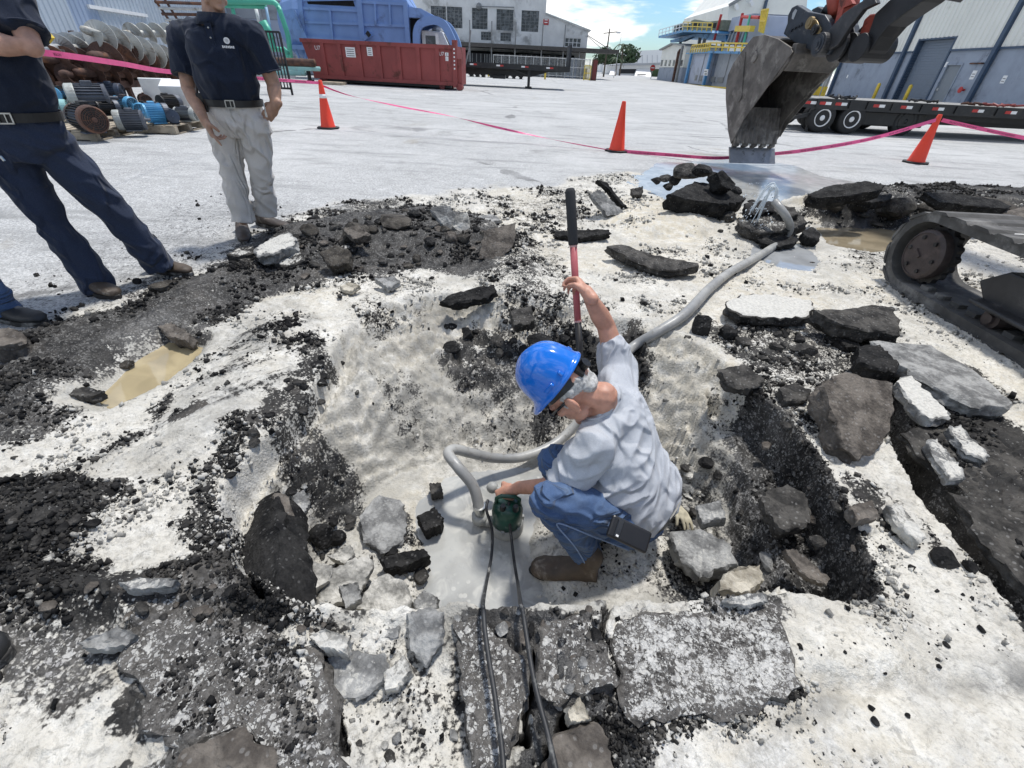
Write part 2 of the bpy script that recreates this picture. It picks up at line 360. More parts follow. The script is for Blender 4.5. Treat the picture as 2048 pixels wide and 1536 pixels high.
# cut asphalt edge: a step all along the right hand and near rims
cut = np.zeros_like(H)
blend(cut, 1.0, [(1380, 700), (1480, 740), (1600, 820), (1700, 920), (1780, 1080), (1810, 1260), (1500, 1300), (560, 1290), (380, 1150), (420, 960), (600, 740), (690, 640), (720, 700), (600, 860), (520, 960), (520, 1150), (700, 1190), (1350, 1180), (1600, 1160), (1560, 1000), (1480, 850), (1380, 760)], soft=0.08, warp=0.02)
H = np.minimum(H, np.where(zin > 0, -0.15 * sstep(0.0, 0.035, zin) * cut, 0))
# lane where the asphalt is torn out (right), and raised slab field beyond it
LANE = [(1430, 740), (1480, 770), (1570, 830), (1640, 925), (1697, 1030), (1738, 1130), (1752, 1205), (1655, 1188), (1565, 1085), (1512, 900), (1440, 790)]
lane = sstep(-0.008, 0.016, sdpoly(gx, gy, PW(LANE, 0)) + 0.012 * fbm(gx, gy, 14, 3, 0.6, 5))
H = np.where(lane > 0, H * (1 - lane) + lane * np.minimum(H, -0.24 + 0.05 * fbm(gx, gy, 9, 3, 0.6, 8)), H)
PLAT = [(1770, 740), (1800, 860), (1860, 970), (1950, 1090), (2060, 1235), (2300, 1500), (2300, 900), (2040, 850), (1950, 800), (1850, 760)]
plat = sstep(-0.01, 0.03, sdpoly(gx, gy, PW(PLAT, 0)) + 0.012 * fbm(gx, gy, 12, 3, 0.6, 9))
GROOVE = [(1745, 720), (1780, 720), (1822, 850), (1885, 965), (1978, 1080), (2095, 1225), (2320, 1480), (2240, 1490), (2040, 1225), (1930, 1090), (1840, 980), (1785, 880)]
groove = sstep(-0.015, 0.02, sdpoly(gx, gy, PW(GROOVE, 0)) + 0.008 * fbm(gx, gy, 16, 3, 0.6, 10))
H += plat * 0.03 - groove * 0.2
# lips, ledges and banks
def lift(h, poly, soft=0.1, warp=0.04, seed=2, f=6):
    global H
    sd = sdpoly(gx, gy, PW(poly, 0)) + warp * fbm(gx, gy, f, 4, 0.6, seed); H = H + h * sstep(-soft, soft, sd)
lift(0.05, [(0, 690), (150, 650), (330, 600), (430, 545), (560, 490), (560, 520), (430, 600), (330, 650), (230, 700), (140, 790), (0, 830)])
lift(0.10, [(560, 470), (700, 440), (850, 425), (960, 445), (1010, 480), (900, 520), (800, 500), (700, 500), (600, 540)], 0.18)
lift(0.06, [(960, 470), (1050, 480), (1090, 560), (1020, 640), (960, 560)], 0.15)
lift(0.07, [(1200, 400), (1300, 400), (1420, 430), (1400, 470), (1280, 470), (1210, 440)], 0.15)
lift(0.24, [(1560, 420), (1700, 400), (1900, 400), (2100, 410), (2100, 450), (1900, 455), (1850, 440), (1650, 440)], 0.25, 0.1)
lift(0.05, [(890, 660), (960, 630), (1060, 650), (1160, 660), (1160, 700), (1060, 735), (950, 735), (900, 720)], 0.08)
lift(0.06, [(0, 1000), (100, 980), (220, 985), (200, 1060), (100, 1120), (0, 1150)], 0.1)
lift(0.06, [(0, 1150), (240, 1150), (430, 1120), (560, 1200), (700, 1245), (600, 1270), (480, 1240), (300, 1250), (100, 1220)], 0.06)
lift(0.045, [(270, 1250), (480, 1240), (640, 1310), (660, 1430), (680, 1560), (330, 1560), (320, 1420), (300, 1340)], 0.05, 0.03)
lift(-0.05, [(660, 1330), (850, 1240), (930, 1290), (1050, 1300), (1000, 1560), (720, 1560)], 0.08, 0.05)
lift(0.03, [(1080, 1230), (1200, 1225), (1230, 1300), (1180, 1400), (1090, 1400)], 0.05, 0.03)
lift(0.02, [(1600, 1270), (1780, 1260), (1800, 1340), (1700, 1360), (1600, 1330)], 0.05, 0.02)
lift(-0.02, [(1640, 1365), (1850, 1350), (2060, 1370), (2060, 1390), (1800, 1400), (1640, 1390)], 0.04, 0.01)
lift(-0.10, [(185, 765), (255, 700), (330, 660), (400, 675), (385, 705), (330, 745), (280, 775), (205, 808), (170, 785)], 0.09, 0.02)
lift(0.03, [(640, 650), (600, 740), (540, 810), (450, 890), (330, 900), (380, 780), (500, 680), (600, 620)], 0.12)
# wide shallow pond on the yard behind the heaps and small wet hollows
POND = [(1300, 350), (1330, 328), (1420, 322), (1500, 318), (1580, 330), (1640, 350), (1760, 372), (1800, 395), (1700, 395), (1600, 395), (1520, 410), (1460, 410), (1400, 400), (1330, 395), (1290, 372)]
pond = sstep(-0.35, 0.25, sdpoly(gx, gy, PW(POND), 0.9) + 0.16 * fbm(gx, gy, 1.6, 4, 0.5, 12)); H -= 0.03 * pond
POOL2 = [(1520, 490), (1600, 485), (1640, 520), (1620, 535), (1550, 528), (1510, 510)]
pool2 = sstep(-0.10, 0.06, sdpoly(gx, gy, PW(POOL2)) + 0.04 * fbm(gx, gy, 5, 3, 0.5, 13)); H -= 0.035 * pool2
POOL3 = [(1640, 452), (1740, 448), (1830, 462), (1820, 490), (1740, 498), (1660, 485)]
pool3 = sstep(-0.14, 0.08, sdpoly(gx, gy, PW(POOL3)) + 0.05 * fbm(gx, gy, 4, 3, 0.5, 14)); H -= 0.045 * pool3

# ---- what the surface is made of
D = np.full_like(H, 0.10); G = np.ones_like(H); T = np.zeros_like(H); Wt = np.zeros_like(H); A = np.zeros_like(H); K = np.zeros_like(H)
DUG = [(-700, 830), (0, 675), (150, 615), (330, 560), (470, 500), (560, 440), (640, 425), (740, 400), (880, 390), (1000, 372), (1100, 372), (1180, 350), (1260, 345), (1330, 350), (1420, 395), (1600, 395), (1800, 400), (2300, 430), (2700, 1700), (-1500, 1900)]
dug = blend(G, 0.0, DUG, soft=0.16, warp=0.20, f=2.5)
dk = [  # picture polygon, level, darkness, softness, ragged edge
    ([(-200, 740), (0, 570), (200, 470), (430, 375), (600, 395), (620, 430), (480, 520), (330, 590), (0, 710), (-200, 780)], 0, 0.42, .25, .2),
    ([(-300, 800), (0, 690), (150, 640), (330, 590), (430, 530), (520, 470), (600, 440), (720, 420), (830, 412), (960, 440), (1010, 480), (1000, 545), (930, 555), (850, 535), (760, 560), (690, 545), (640, 560), (560, 590), (480, 620), (400, 660), (330, 655), (255, 690), (185, 755), (140, 800), (200, 815), (120, 860), (0, 890), (-300, 980)], 0, 0.82, .10, .10),
    ([(600, 430), (700, 400), (820, 395), (760, 425), (690, 440)], 0, 0.5, .1, .1),
    ([(960, 390), (1120, 370), (1190, 370), (1180, 430), (1100, 470), (1010, 450)], 0, 0.36, .2, .2),
    ([(985, 470), (1060, 470), (1120, 520), (1130, 600), (1080, 650), (1000, 640), (990, 560)], 0, 0.47, .14, .14),
    ([(890, 650), (950, 620), (1060, 640), (1165, 640), (1180, 700), (1090, 745), (1010, 740), (950, 740), (890, 710)], 0, 0.74, .06, .08),
    ([(1170, 640), (1270, 640), (1340, 690), (1290, 725), (1180, 720)], 0, 0.68, .06, .07),
    ([(640, 560), (780, 560), (850, 600), (800, 640), (680, 640)], 0, 0.28, .1, .1),
    ([(-300, 990), (0, 965), (100, 958), (245, 968), (235, 1010), (170, 1085), (140, 1110), (-20, 1150), (-300, 1200)], 0, 0.86, .04, .06),
    ([(-300, 1180), (0, 1130), (160, 1115), (250, 1150), (350, 1140), (415, 1060), (450, 1090), (480, 1160), (600, 1225), (730, 1240), (700, 1300), (600, 1275), (540, 1285), (480, 1250), (380, 1250), (280, 1250), (200, 1285), (130, 1300), (90, 1225), (-10, 1185), (-300, 1280)], 0, 0.88, .05, .06),
    ([(-200, 1280), (0, 1180), (100, 1225), (240, 1250), (290, 1235), (270, 1330), (170, 1390), (60, 1400), (-200, 1420)], 0, 0.60, .06, .08),
    ([(250, 1245), (360, 1205), (480, 1230), (600, 1290), (655, 1320), (665, 1420), (700, 1570), (240, 1570), (330, 1500), (285, 1450), (265, 1420), (285, 1360), (230, 1320)], 0, 0.93, .04, .06),
    ([(340, 1560), (360, 1490), (470, 1460), (545, 1490), (540, 1570)], 0, 0.88, .04, .02),
    ([(612, 690), (645, 690), (680, 735), (630, 805), (560, 855), (492, 905), (452, 955), (440, 1050), (425, 1130), (385, 1060), (405, 960), (465, 890), (545, 830), (600, 760)], -.06, 0.60, .04, .07),
    ([(190, 870), (250, 840), (300, 850), (290, 880), (210, 900)], 0, .3, .06, .06),
    ([(345, 835), (420, 805), (425, 825), (350, 855)], 0, 0.66, .02, .03), ([(300, 820), (340, 800), (345, 825), (310, 840)], 0, 0.55, .02, .03),
    ([(560, 950), (640, 905), (710, 930), (745, 990), (700, 1010), (600, 1020)], -.35, 0.52, .05, .06),
    ([(740, 1000), (830, 1000), (830, 1080), (740, 1090)], -.45, 0.6, .04, .05),
    ([(600, 1060), (740, 1080), (760, 1190), (600, 1210)], -.4, 0.34, .06, .08),
    ([(870, 1222), (990, 1215), (1090, 1213), (1215, 1206), (1190, 1300), (1215, 1380), (1240, 1450), (1190, 1570), (1005, 1570), (1050, 1400), (970, 1250), (940, 1290), (890, 1265)], 0, 0.84, .03, .05),
    ([(1200, 1210), (1370, 1212), (1540, 1188), (1580, 1240), (1540, 1300), (1600, 1385), (1530, 1440), (1400, 1415), (1330, 1470), (1260, 1460), (1210, 1380)], 0, 0.60, .06, .08),
    ([(650, 1245), (890, 1225), (960, 1250), (1060, 1330), (1040, 1570), (690, 1570), (660, 1400)], -.05, 0.30, .06, .08),
    ([(1190, 1330), (1260, 1360), (1270, 1460), (1330, 1570), (1180, 1570)], 0, 0.74, .04, .06),
    (LANE, -.03, 1.12, .014, .012), (GROOVE, -.03, 1.2, .012, .010),
    ([(1770, 745), (1850, 770), (2000, 850), (2080, 930), (2200, 1100), (2200, 1400), (2060, 1240), (1950, 1100), (1862, 975), (1800, 870)], 0, 0.80, .04, .05),
    ([(1850, 700), (1960, 740), (2040, 810), (1980, 830), (1850, 780)], 0, 0.62, .05, .05),
    ([(1400, 640), (1520, 650), (1650, 640), (1800, 640), (1800, 740), (1700, 760), (1640, 800), (1700, 880), (1620, 880), (1480, 745)], 0, 0.52, .06, .10),
    ([(1690, 950), (1750, 960), (1850, 1040), (1905, 1130), (1880, 1150), (1790, 1080), (1720, 1010)], 0, 0.62, .03, .05),
    ([(1310, 920), (1370, 920), (1420, 1000), (1480, 1100), (1520, 1190), (1350, 1200), (1340, 1100)], -.35, 0.40, .08, .1),
    ([(1480, 790), (1420, 760), (1380, 790), (1440, 900), (1500, 960), (1510, 900)], -.1, 0.30, .05, .08),
    ([(1560, 400), (1800, 395), (2150, 405), (2150, 460), (1850, 465), (1640, 452)], 0, 0.72, .12, .14),
    ([(1680, 500), (1760, 495), (1820, 540), (1740, 550)], 0, 0.34, .1, .1),
    ([(760, 790), (900, 780), (1060, 790), (1060, 850), (900, 860), (770, 850)], -.3, 0.30, .05, .08),
]
for i, (pl, z, v, sf, wp) in enumerate(dk):
    blend(D, v, pl, z, sf, wp * 0.8, 6.0, 31 + i)
wk_ = np.clip(wallw, 0, 1); D += wk_ * np.clip(.40 * fbm(gx, gy, 3.4, 5, .62, 152) + .0, -.1, .35) * (1 - lane)
K = np.maximum(K, wk_ * .5); K = np.maximum(K, .22); T = np.maximum(T, wk_ * .5); T = np.maximum(T, .22 + .3 * sstep(.0, .5, fbm(gx, gy, 1.1, 4, .55, 160)))
D += (1 - G) * (.20 * fbm(gx, gy, 2.2, 5, .62, 153) + .03)
lipagg = np.zeros_like(H)
for pl, v, z in [(dk[18][0], 1, 0), (dk[19][0], 1, 0), (dk[11][0], .8, 0), (dk[21][0], .8, 0), (dk[10][0], .8, 0), (dk[24][0], .4, 0), (dk[25][0], .6, 0), (dk[1][0], .22, 0)]:
    blend(A, v, pl, z, .05, .05)
for pl, v, z in [([(680, 690), (1060, 750), (1000, 800), (740, 860), (660, 800)], .35, -.1), ([(1230, 410), (1420, 425), (1400, 485), (1260, 475), (1200, 440)], .75, 0), ([(1310, 745), (1460, 800), (1500, 960), (1420, 1000), (1330, 880)], .6, -.25),
                 ([(800, 980), (880, 960), (880, 1100), (780, 1090)], .7, -.48), ([(500, 640), (620, 620), (600, 720), (480, 740)], .35, 0), ([(1480, 600), (1620, 600), (1620, 640), (1480, 640)], .6, 0),
                 ([(200, 1000), (360, 1000), (330, 1100), (180, 1100)], .25, 0), ([(1560, 410), (2150, 410), (2150, 460), (1640, 450)], .8, 0)]:
    blend(T, v, pl, z, .1, .1)
WETF = [(740, 895), (900, 870), (1130, 868), (1190, 960), (1065, 1010), (1070, 1190), (1340, 1190), (1300, 1330), (700, 1330), (860, 1180), (860, 1100), (900, 1040), (800, 960)]
blend(Wt, 0.95, WETF, -.5, .05, .06); blend(K, 0.5, WETF, -.5, .05, .06)
blend(Wt, .6, [(700, 800), (760, 720), (900, 700), (1060, 720), (1180, 740), (1330, 740), (1470, 860), (1512, 990), (1555, 1190), (1340, 1195), (1310, 960), (1160, 880), (880, 900), (760, 960), (640, 1080), (560, 1000), (640, 880)], -.2, .10, .12); blend(Wt, 0.95, dk[20][0], -.05, .05, .06); blend(K, 0.95, dk[20][0], -.05, .05, .05)
blend(K, 0.75, [(740, 780), (1080, 780), (1100, 860), (900, 870), (740, 870)], -.35, .05, .08)
blend(K, 0.55, [(340, 760), (520, 610), (620, 600), (600, 760), (480, 860), (340, 880)], 0, .1, .1)
blend(K, 0.8, [(1330, 930), (1430, 930), (1500, 1120), (1540, 1200), (1350, 1200), (1340, 1060)], -.4, .06, .08)
blend(K, 0.8, [(1640, 1375), (1900, 1350), (2080, 1290), (2080, 1380), (1800, 1400), (1600, 1460), (1500, 1520), (1480, 1500)], 0, .03, .03)
Wt = np.maximum(Wt, np.maximum(sstep(.15, .7, pond) * .9, np.maximum(sstep(.1, .6, pool2), sstep(.1, .6, pool3)) * .9))
blend(Wt, .55, [(1420, 440), (1520, 450), (1680, 470), (1760, 560), (1600, 560), (1480, 500)], 0, .2, .15)
blend(Wt, .8, [(150, 815), (230, 680), (330, 630), (440, 650), (410, 725), (330, 775), (280, 805), (205, 845)], 0, .06, .06)
# streaks dragged by the bucket teeth on the left shelf
SH = [(330, 1010), (120, 960), (200, 850), (330, 760), (520, 620), (640, 600), (660, 680), (600, 780), (470, 900), (430, 960), (400, 1040)]
ws = sstep(-.05, .15, sdpoly(gx, gy, PW(SH)))
ca, sa = math.cos(0.95), math.sin(0.95); us = gx * ca + gy * sa; vs_ = -gx * sa + gy * ca
strk = fbm(us * 0.10, vs_, 26, 3, 0.6, 77); strk2 = fbm(us * .05, vs_, 60, 3, .7, 80); lowf = fbm(us * .35, vs_, 3.2, 4, .55, 79); D += ws * (0.34 * np.clip(strk + lowf, -0.3, 1) + .30 * np.clip(strk2 + lowf * .8, -.2, 1) + 0.08); K = np.maximum(K, ws * sstep(-.1, .45, .6 * strk + .5 * strk2 + 1.0 * lowf) * 1.0); T = np.maximum(T, ws * sstep(.1, .5, lowf + .3 * strk) * .5)
# white mud field bottom right: faint bucket scrapes
WM = [(1560, 1260), (1760, 1215), (1780, 1000), (2000, 1230), (2300, 1600), (1250, 1600), (1300, 1480), (1540, 1440), (1600, 1385)]
wm = sstep(0, .1, sdpoly(gx, gy, PW(WM)))
blend(D, 0.04, WM, 0, .03, .03)

# ---- relief belonging to each material
dk_s = sstep(.35, .75, D) * (1 - G)
f1, f2, cid = worley(gx + .02 * fbm(gx, gy, 9, 2, .5, 41), gy, 38, 40)
g1, g2, gid = worley(gx, gy, 85, 44)
crumb = (np.clip(.5 - f1, 0, 1) * (0.2 + cid ** 2 * 1.3) * .028 + np.clip(.5 - g1, 0, 1) * (gid) * .012)
rough_m = (1 - G) * (1 - .85 * np.clip(wm, 0, 1)) * (1 - .75 * Wt) * (1 - .6 * ws)
flatA = 1 - .75 * A
H += dk_s * flatA * crumb * 1.15 + rough_m * (1 - dk_s) * (crumb * .75 + .010 * fbm(gx, gy, 20, 3, .55, 52))
H += (1 - G) * (.020 * fbm(gx, gy, 3.1, 5, .5, 50)) * (1 - .8 * Wt) + .004 * fbm(gx, gy, 1.2, 3, .5, 51) * G * sstep(10.4, 9, gy)
H += np.clip(wallw, 0, 1) * (1 - lane) * (np.clip(.5 - f1, 0, 1) * (.2 + cid) * .05 + .016 * fbm(gx, gy, 11, 4, .6, 170))
H += A * (1 - G) * .006 * (np.clip(.5 - g1, 0, .5)) * 2
H += ws * .014 * strk
cr2 = fbm(gx * ca + gy * sa, (-gx * sa + gy * ca) * 4, 2.2, 4, .55, 61); H += wm * (.006 * cr2 + .012 * np.clip(.06 - np.abs(fbm(gx, gy, 2.4, 3, .5, 63)), 0, .06) / .06 * sstep(.1, .4, vnoise(gx * 3, gy * 3, 64)))
# cracks in the near lip
def crack(line, wd=0.008, dep=0.06):
    global H, D
    P = PW(line); m = np.full_like(H, 9.0)
    for i in range(len(P) - 1):
        a, b = P[i], P[i + 1]; e = b - a; tt = np.clip(((gx - a[0]) * e[0] + (gy - a[1]) * e[1]) / (e @ e), 0, 1)
        m = np.minimum(m, np.hypot(gx - a[0] - e[0] * tt, gy - a[1] - e[1] * tt))
    m = m + .010 * fbm(gx, gy, 30, 3, .6, 90); k = sstep(wd * 1.6, wd * .4, m); H -= dep * k; D += (1.1 - D) * k; A[:] = A * (1 - k)
crack([(1225, 1205), (1208, 1235), (1200, 1270), (1225, 1300), (1240, 1340), (1235, 1380)], .006)
crack([(1150, 1240), (1110, 1275), (1075, 1300), (1065, 1345), (1062, 1385), (1050, 1430), (1055, 1480)], .005)
crack([(1300, 262), (1345, 280), (1385, 296), (1420, 304), (1462, 306)], .02, .02); crack([(1390, 306), (1440, 312)], .02, .02); crack([(1050, 1470), (1000, 1480)], .005); crack([(1130, 1440), (1180, 1450)], .008); crack([(480, 1140), (530, 1200), (545, 1220)], .010, .1)
crack([(645, 1290), (655, 1340), (665, 1420), (690, 1500)], .008, .05); crack([(1130, 1440), (1115, 1490), (1090, 1540)], .010, .03)
SLP = [(830, 1010), (885, 955), (1000, 935), (1140, 925), (1185, 970), (1075, 1010), (1065, 1100), (1085, 1190), (1290, 1330), (820, 1330), (845, 1120)]
sl_ = sdpoly(gx, gy, PW(SLP, -.5), .5) + .035 * fbm(gx, gy, 7, 4, .55, 140)
H = np.where(zfl > -.03, np.maximum(H, -.53) * 1.0, H)
H += np.where(zfl > -.15, (.026 * sstep(.03, -.06, sl_) - .016 * sstep(0, .06, sl_)) * sstep(-.15, 0, zfl), 0)
# keep the hole floor calm around the pump and sheet edge level with the yard
H = np.where((zfl > 0) & (Wt > .5), -0.5 + (H + .5) * .75, H)
edge = np.minimum.reduce([sstep(Y00, Y00 + .3, gy), sstep(Y11, Y11 - 1.2, gy), sstep(-U0, -U0 - .08, np.abs(gx) / (gy + YA))])
H *= edge
GH = H.reshape(shp)
def gh(x, y):
    fy = math.log(max(y + YA, 1e-3) / (Y00 + YA)) / math.log((Y11 + YA) / (Y00 + YA)) * (NV - 1); fx = (x / (y + YA) - U0) / (U1 - U0) * (NU - 1)
    if not (0 <= fy < NV - 1 and 0 <= fx < NU - 1): return 0.0
    i, j = int(fy), int(fx); a, b = fy - i, fx - j
    return float((GH[i, j] * (1 - b) + GH[i, j + 1] * b) * (1 - a) + (GH[i + 1, j] * (1 - b) + GH[i + 1, j + 1] * b) * a)
def onground(px, py, it=6):
    z = 0.0
    for _ in range(it):
        p = at(px, py, z); z = .5 * z + .5 * gh(p[0], p[1])
    return at(px, py, z)

def sheet_mesh(name, V, quads):
    me = bpy.data.meshes.new(name); nq = len(quads)
    me.vertices.add(len(V)); me.vertices.foreach_set('co', np.asarray(V, np.float32).ravel())
    me.loops.add(nq * 4); me.loops.foreach_set('vertex_index', np.asarray(quads, np.int32).ravel())
    me.polygons.add(nq); me.polygons.foreach_set('loop_start', np.arange(0, nq * 4, 4, dtype=np.int32)); me.update(calc_edges=True)
    return me
idx = np.arange(NU * NV).reshape(NV, NU)
q = np.stack([idx[:-1, :-1], idx[:-1, 1:], idx[1:, 1:], idx[1:, :-1]], -1).reshape(-1, 4)
me = sheet_mesh('ground', np.stack([gx, gy, H], 1), q)
for nm, ar in (('dark', D), ('pave', G), ('tan', T), ('wet', Wt), ('aggr', A), ('grey', K)):
    a_ = me.attributes.new(nm, 'FLOAT', 'POINT'); a_.data.foreach_set('value', np.clip(ar, 0, 1.2).astype(np.float32))
me.polygons.foreach_set('use_smooth', np.ones(len(q), bool)); me.materials.append(M_GROUND)
ground = bpy.data.objects.new('ground', me); COL.objects.link(ground); tag(ground, 'torn up white lime ground and broken asphalt around the dug hole', kind='structure')
# the yard beyond, one ring of flat ground out to the horizon
c = [(GX[0, 0], Y00), (GX[0, -1], Y00), (GX[-1, -1], Y11), (GX[-1, 0], Y11)]; o_ = [(-900, -400), (900, -400), (900, 1500), (-900, 1500)]
me = sheet_mesh('yard', [(a, b, 0) for a, b in c + o_], [(4, 5, 1, 0), (5, 6, 2, 1), (6, 7, 3, 2), (7, 4, 0, 3)])
for nm, v in (('dark', .1), ('pave', 1.), ('tan', 0.), ('wet', 0.), ('aggr', 0.), ('grey', 0.)):
    a_ = me.attributes.new(nm, 'FLOAT', 'POINT'); a_.data.foreach_set('value', np.full(8, v, np.float32))
me.materials.append(M_GROUND); yard = bpy.data.objects.new('yard_pavement', me); COL.objects.link(yard); tag(yard, 'pale worn asphalt of the factory yard', kind='structure')

# ---- water
def water_mat(name, col, rough=0.03, swirl=None, bumpsc=0.0):
    s = NT(name); n = s.noise(5, 4, 0.5, dist=.7); base = s.mix(s.ramp(n, .35, .65), tuple(x * .80 for x in col), tuple(x * 1.08 for x in col))
    if swirl: base = s.mix(s.ramp(s.noise(9, 4, .55, dist=1.1), .5, .66, 0, .6), base, swirl); vb = s.voro(26); vb2 = s.noise(4, 3, .5); base = s.mix(s.math('MULTIPLY', s.ramp(vb, .30, .20), s.ramp(vb2, .5, .62, 0, .5)), base, (.55, .54, .50)); s.bump(s.math('ADD', s.noise(30, 3, .5), s.ramp(vb, .35, .15)), .10, .006)
    if bumpsc: s.bump(s.noise(bumpsc, 3, .5, vec=s.scale(s.co(), (1, 3.5, 1), (0, 0, .3))), .12, .01)
    return s.set(Base_Color=base, Roughness=rough, Specular_IOR_Level=0.6)
def water(name, poly, z, mat, label):
    me = bpy.data.meshes.new(name); me.from_pydata([(*p, z) for p in poly], [], [tuple(range(len(poly)))]); me.materials.append(mat)
    bm = bmesh.new(); bm.from_mesh(me); bmesh.ops.triangulate(bm, faces=bm.faces); bmesh.ops.recalc_face_normals(bm, faces=bm.faces)
    if bm.faces[:][0].normal.z < 0: bmesh.ops.reverse_faces(bm, faces=bm.faces)
    bm.to_mesh(me); bm.free()
    o = bpy.data.objects.new(name, me); COL.objects.link(o); return tag(o, label, kind='structure')
def grow(px, k, z=0):
    P = np.array(PW(px, z)); c = P.mean(0); return c + (P - c) * k
water('puddle', grow(POND, 1.18), -.012, water_mat('pond_water', (.40, .40, .38), .16, None, 9.0), 'wide shallow puddle on the yard under the digger bucket')
water('puddle', grow(POOL2, 1.5), -.016, water_mat('clear_puddle', (.33, .34, .345)), 'small puddle beside the hose reflecting the sky')
water('puddle', grow(POOL3, 1.4), -.026, water_mat('brown_puddle', (.30, .25, .17), .05), 'brown muddy puddle in front of the dark heap')
water('puddle', grow([(165, 800), (240, 690), (330, 640), (430, 660), (400, 715), (330, 765), (280, 795), (205, 830)], 1.1), -.062, water_mat('tan_puddle', (.40, .33, .20), .05), 'tan muddy puddle in the left bank')
water('puddle', grow([(810, 1000), (870, 930), (1150, 905), (1190, 960), (1080, 1010), (1090, 1190), (1290, 1330), (820, 1330), (840, 1120)], 1.06, -.5), -.497, water_mat('slurry_water', (.37, .37, .35), .14, (.52, .51, .47)), 'grey slurry water on the floor of the hole around the pump')
# ================================================================== RUBBLE
from mathutils import noise as mnoise
def rubble_mat(name, c0, c1, stone=0.3, stone_sc=70, dustc=(0.60, 0.585, 0.54), wet=0.0):
    s = NT(name); P = s.co('Object'); a = s.attr('dust')
    n1 = s.noise(9, 6, .68); n2 = s.noise(60, 5, .7); v = s.voro(stone_sc); vc = s.voro(stone_sc, out='Color'); sc = s.n('ShaderNodeSeparateColor'); s.L(vc, sc.inputs[0])
    b = s.mix(s.ramp(n1, .38, .62), c0, c1); st = s.math('MULTIPLY', s.ramp(sc.outputs[0], .72, .80), s.ramp(s.math('ADD', v, s.math('MULTIPLY', s.math('SUBTRACT', n2, .5), .7)), .42, .26))
    b = s.mix(s.math('MULTIPLY', st, stone), b, (.42, .415, .40))
    q = s.math('ADD', a, s.math('ADD', s.math('MULTIPLY', s.math('SUBTRACT', n1, .5), .9), s.math('MULTIPLY', s.math('SUBTRACT', n2, .5), .9)))
    f = s.ramp(q, .50, .62); b = s.mix(f, b, s.mix(s.ramp(n2, .35, .7), dustc, tuple(x * .72 for x in dustc)))
    s.bump(s.math('ADD', n2, s.math('MULTIPLY', v, .7)), .7, .008)
    return s.set(Base_Color=b, Roughness=s.ramp(f, 0, 1, .8 - .45 * wet, .95), Specular_IOR_Level=.14 + .3 * wet)
MR = {'black': rubble_mat('black_asphalt', (.008, .008, .0085), (.030, .029, .028), .12),
      'asph': rubble_mat('grey_asphalt', (.024, .023, .022), (.085, .080, .073), .22),
      'brown': rubble_mat('brown_asphalt', (.065, .057, .050), (.165, .146, .126), .2),
      'grey': rubble_mat('grey_concrete', (.12, .12, .118), (.34, .338, .325), .35),
      'pale': rubble_mat('pale_limestone', (.20, .195, .18), (.58, .56, .51), .15),
      'tan': rubble_mat('tan_limestone', (.24, .215, .17), (.52, .48, .40), .2),
      'soil': rubble_mat('dark_soil', (.030, .027, .024), (.095, .085, .072), .22, 110)}
def lip_mat():
    s = NT('speckled_old_pavement'); P = s.co('Object'); a = s.attr('dust'); wob = s.n('ShaderNodeVectorMath', operation='MULTIPLY_ADD'); s.L(s.noise(60, 3, .6, out='Color'), wob.inputs[0]); wob.inputs[1].default_value = (.018, .018, .018); s.L(P, wob.inputs[2]); W = wob.outputs[0]
    n1 = s.noise(7, 6, .7); n2 = s.noise(75, 5, .75); n3 = s.noise(18, 6, .7, dist=.4); b = s.mix(s.ramp(n2, .32, .68), (.022, .021, .020), (.150, .142, .132)); b = s.mix(s.ramp(n1, .42, .62, 0, .65), b, (.155, .145, .132)); b = s.mix(s.ramp(n3, .55, .68, 0, .7), b, (.030, .028, .027)); dn = s.math('ADD', s.math('MULTIPLY', s.math('SUBTRACT', n1, .5), 1.5), s.math('MULTIPLY', a, .55)); tot = None
    for sc, t0, t1, e0, e1 in ((48, .93, .97, .05, .12), (95, .86, .93, .05, .14), (190, .80, .90, .06, .2)):
        c = s.n('ShaderNodeSeparateColor'); s.L(s.voro(sc, vec=W, out='Color'), c.inputs[0]); f = s.math('MULTIPLY', s.ramp(s.math('ADD', c.outputs[0], dn), t0, t1), s.ramp(s.voro(sc, vec=W, feature='DISTANCE_TO_EDGE'), e0, e1)); tot = f if tot is None else s.math('MAXIMUM', tot, f); cl = c.outputs[1]
    b = s.mix(s.math('MULTIPLY', tot, .9), b, s.mix(cl, (.58, .57, .53), (.27, .265, .26))); q = s.math('ADD', a, s.math('ADD', s.math('MULTIPLY', s.math('SUBTRACT', n3, .5), 1.1), s.math('MULTIPLY', s.math('SUBTRACT', n2, .5), .9))); b = s.mix(s.ramp(q, .46, .62, 0, .85), b, (.60, .59, .56))
    s.bump(s.math('ADD', n2, s.math('MULTIPLY', tot, .5)), .8, .008); return s.set(Base_Color=b, Roughness=.88, Specular_IOR_Level=.15)
MR['lip'] = lip_mat()
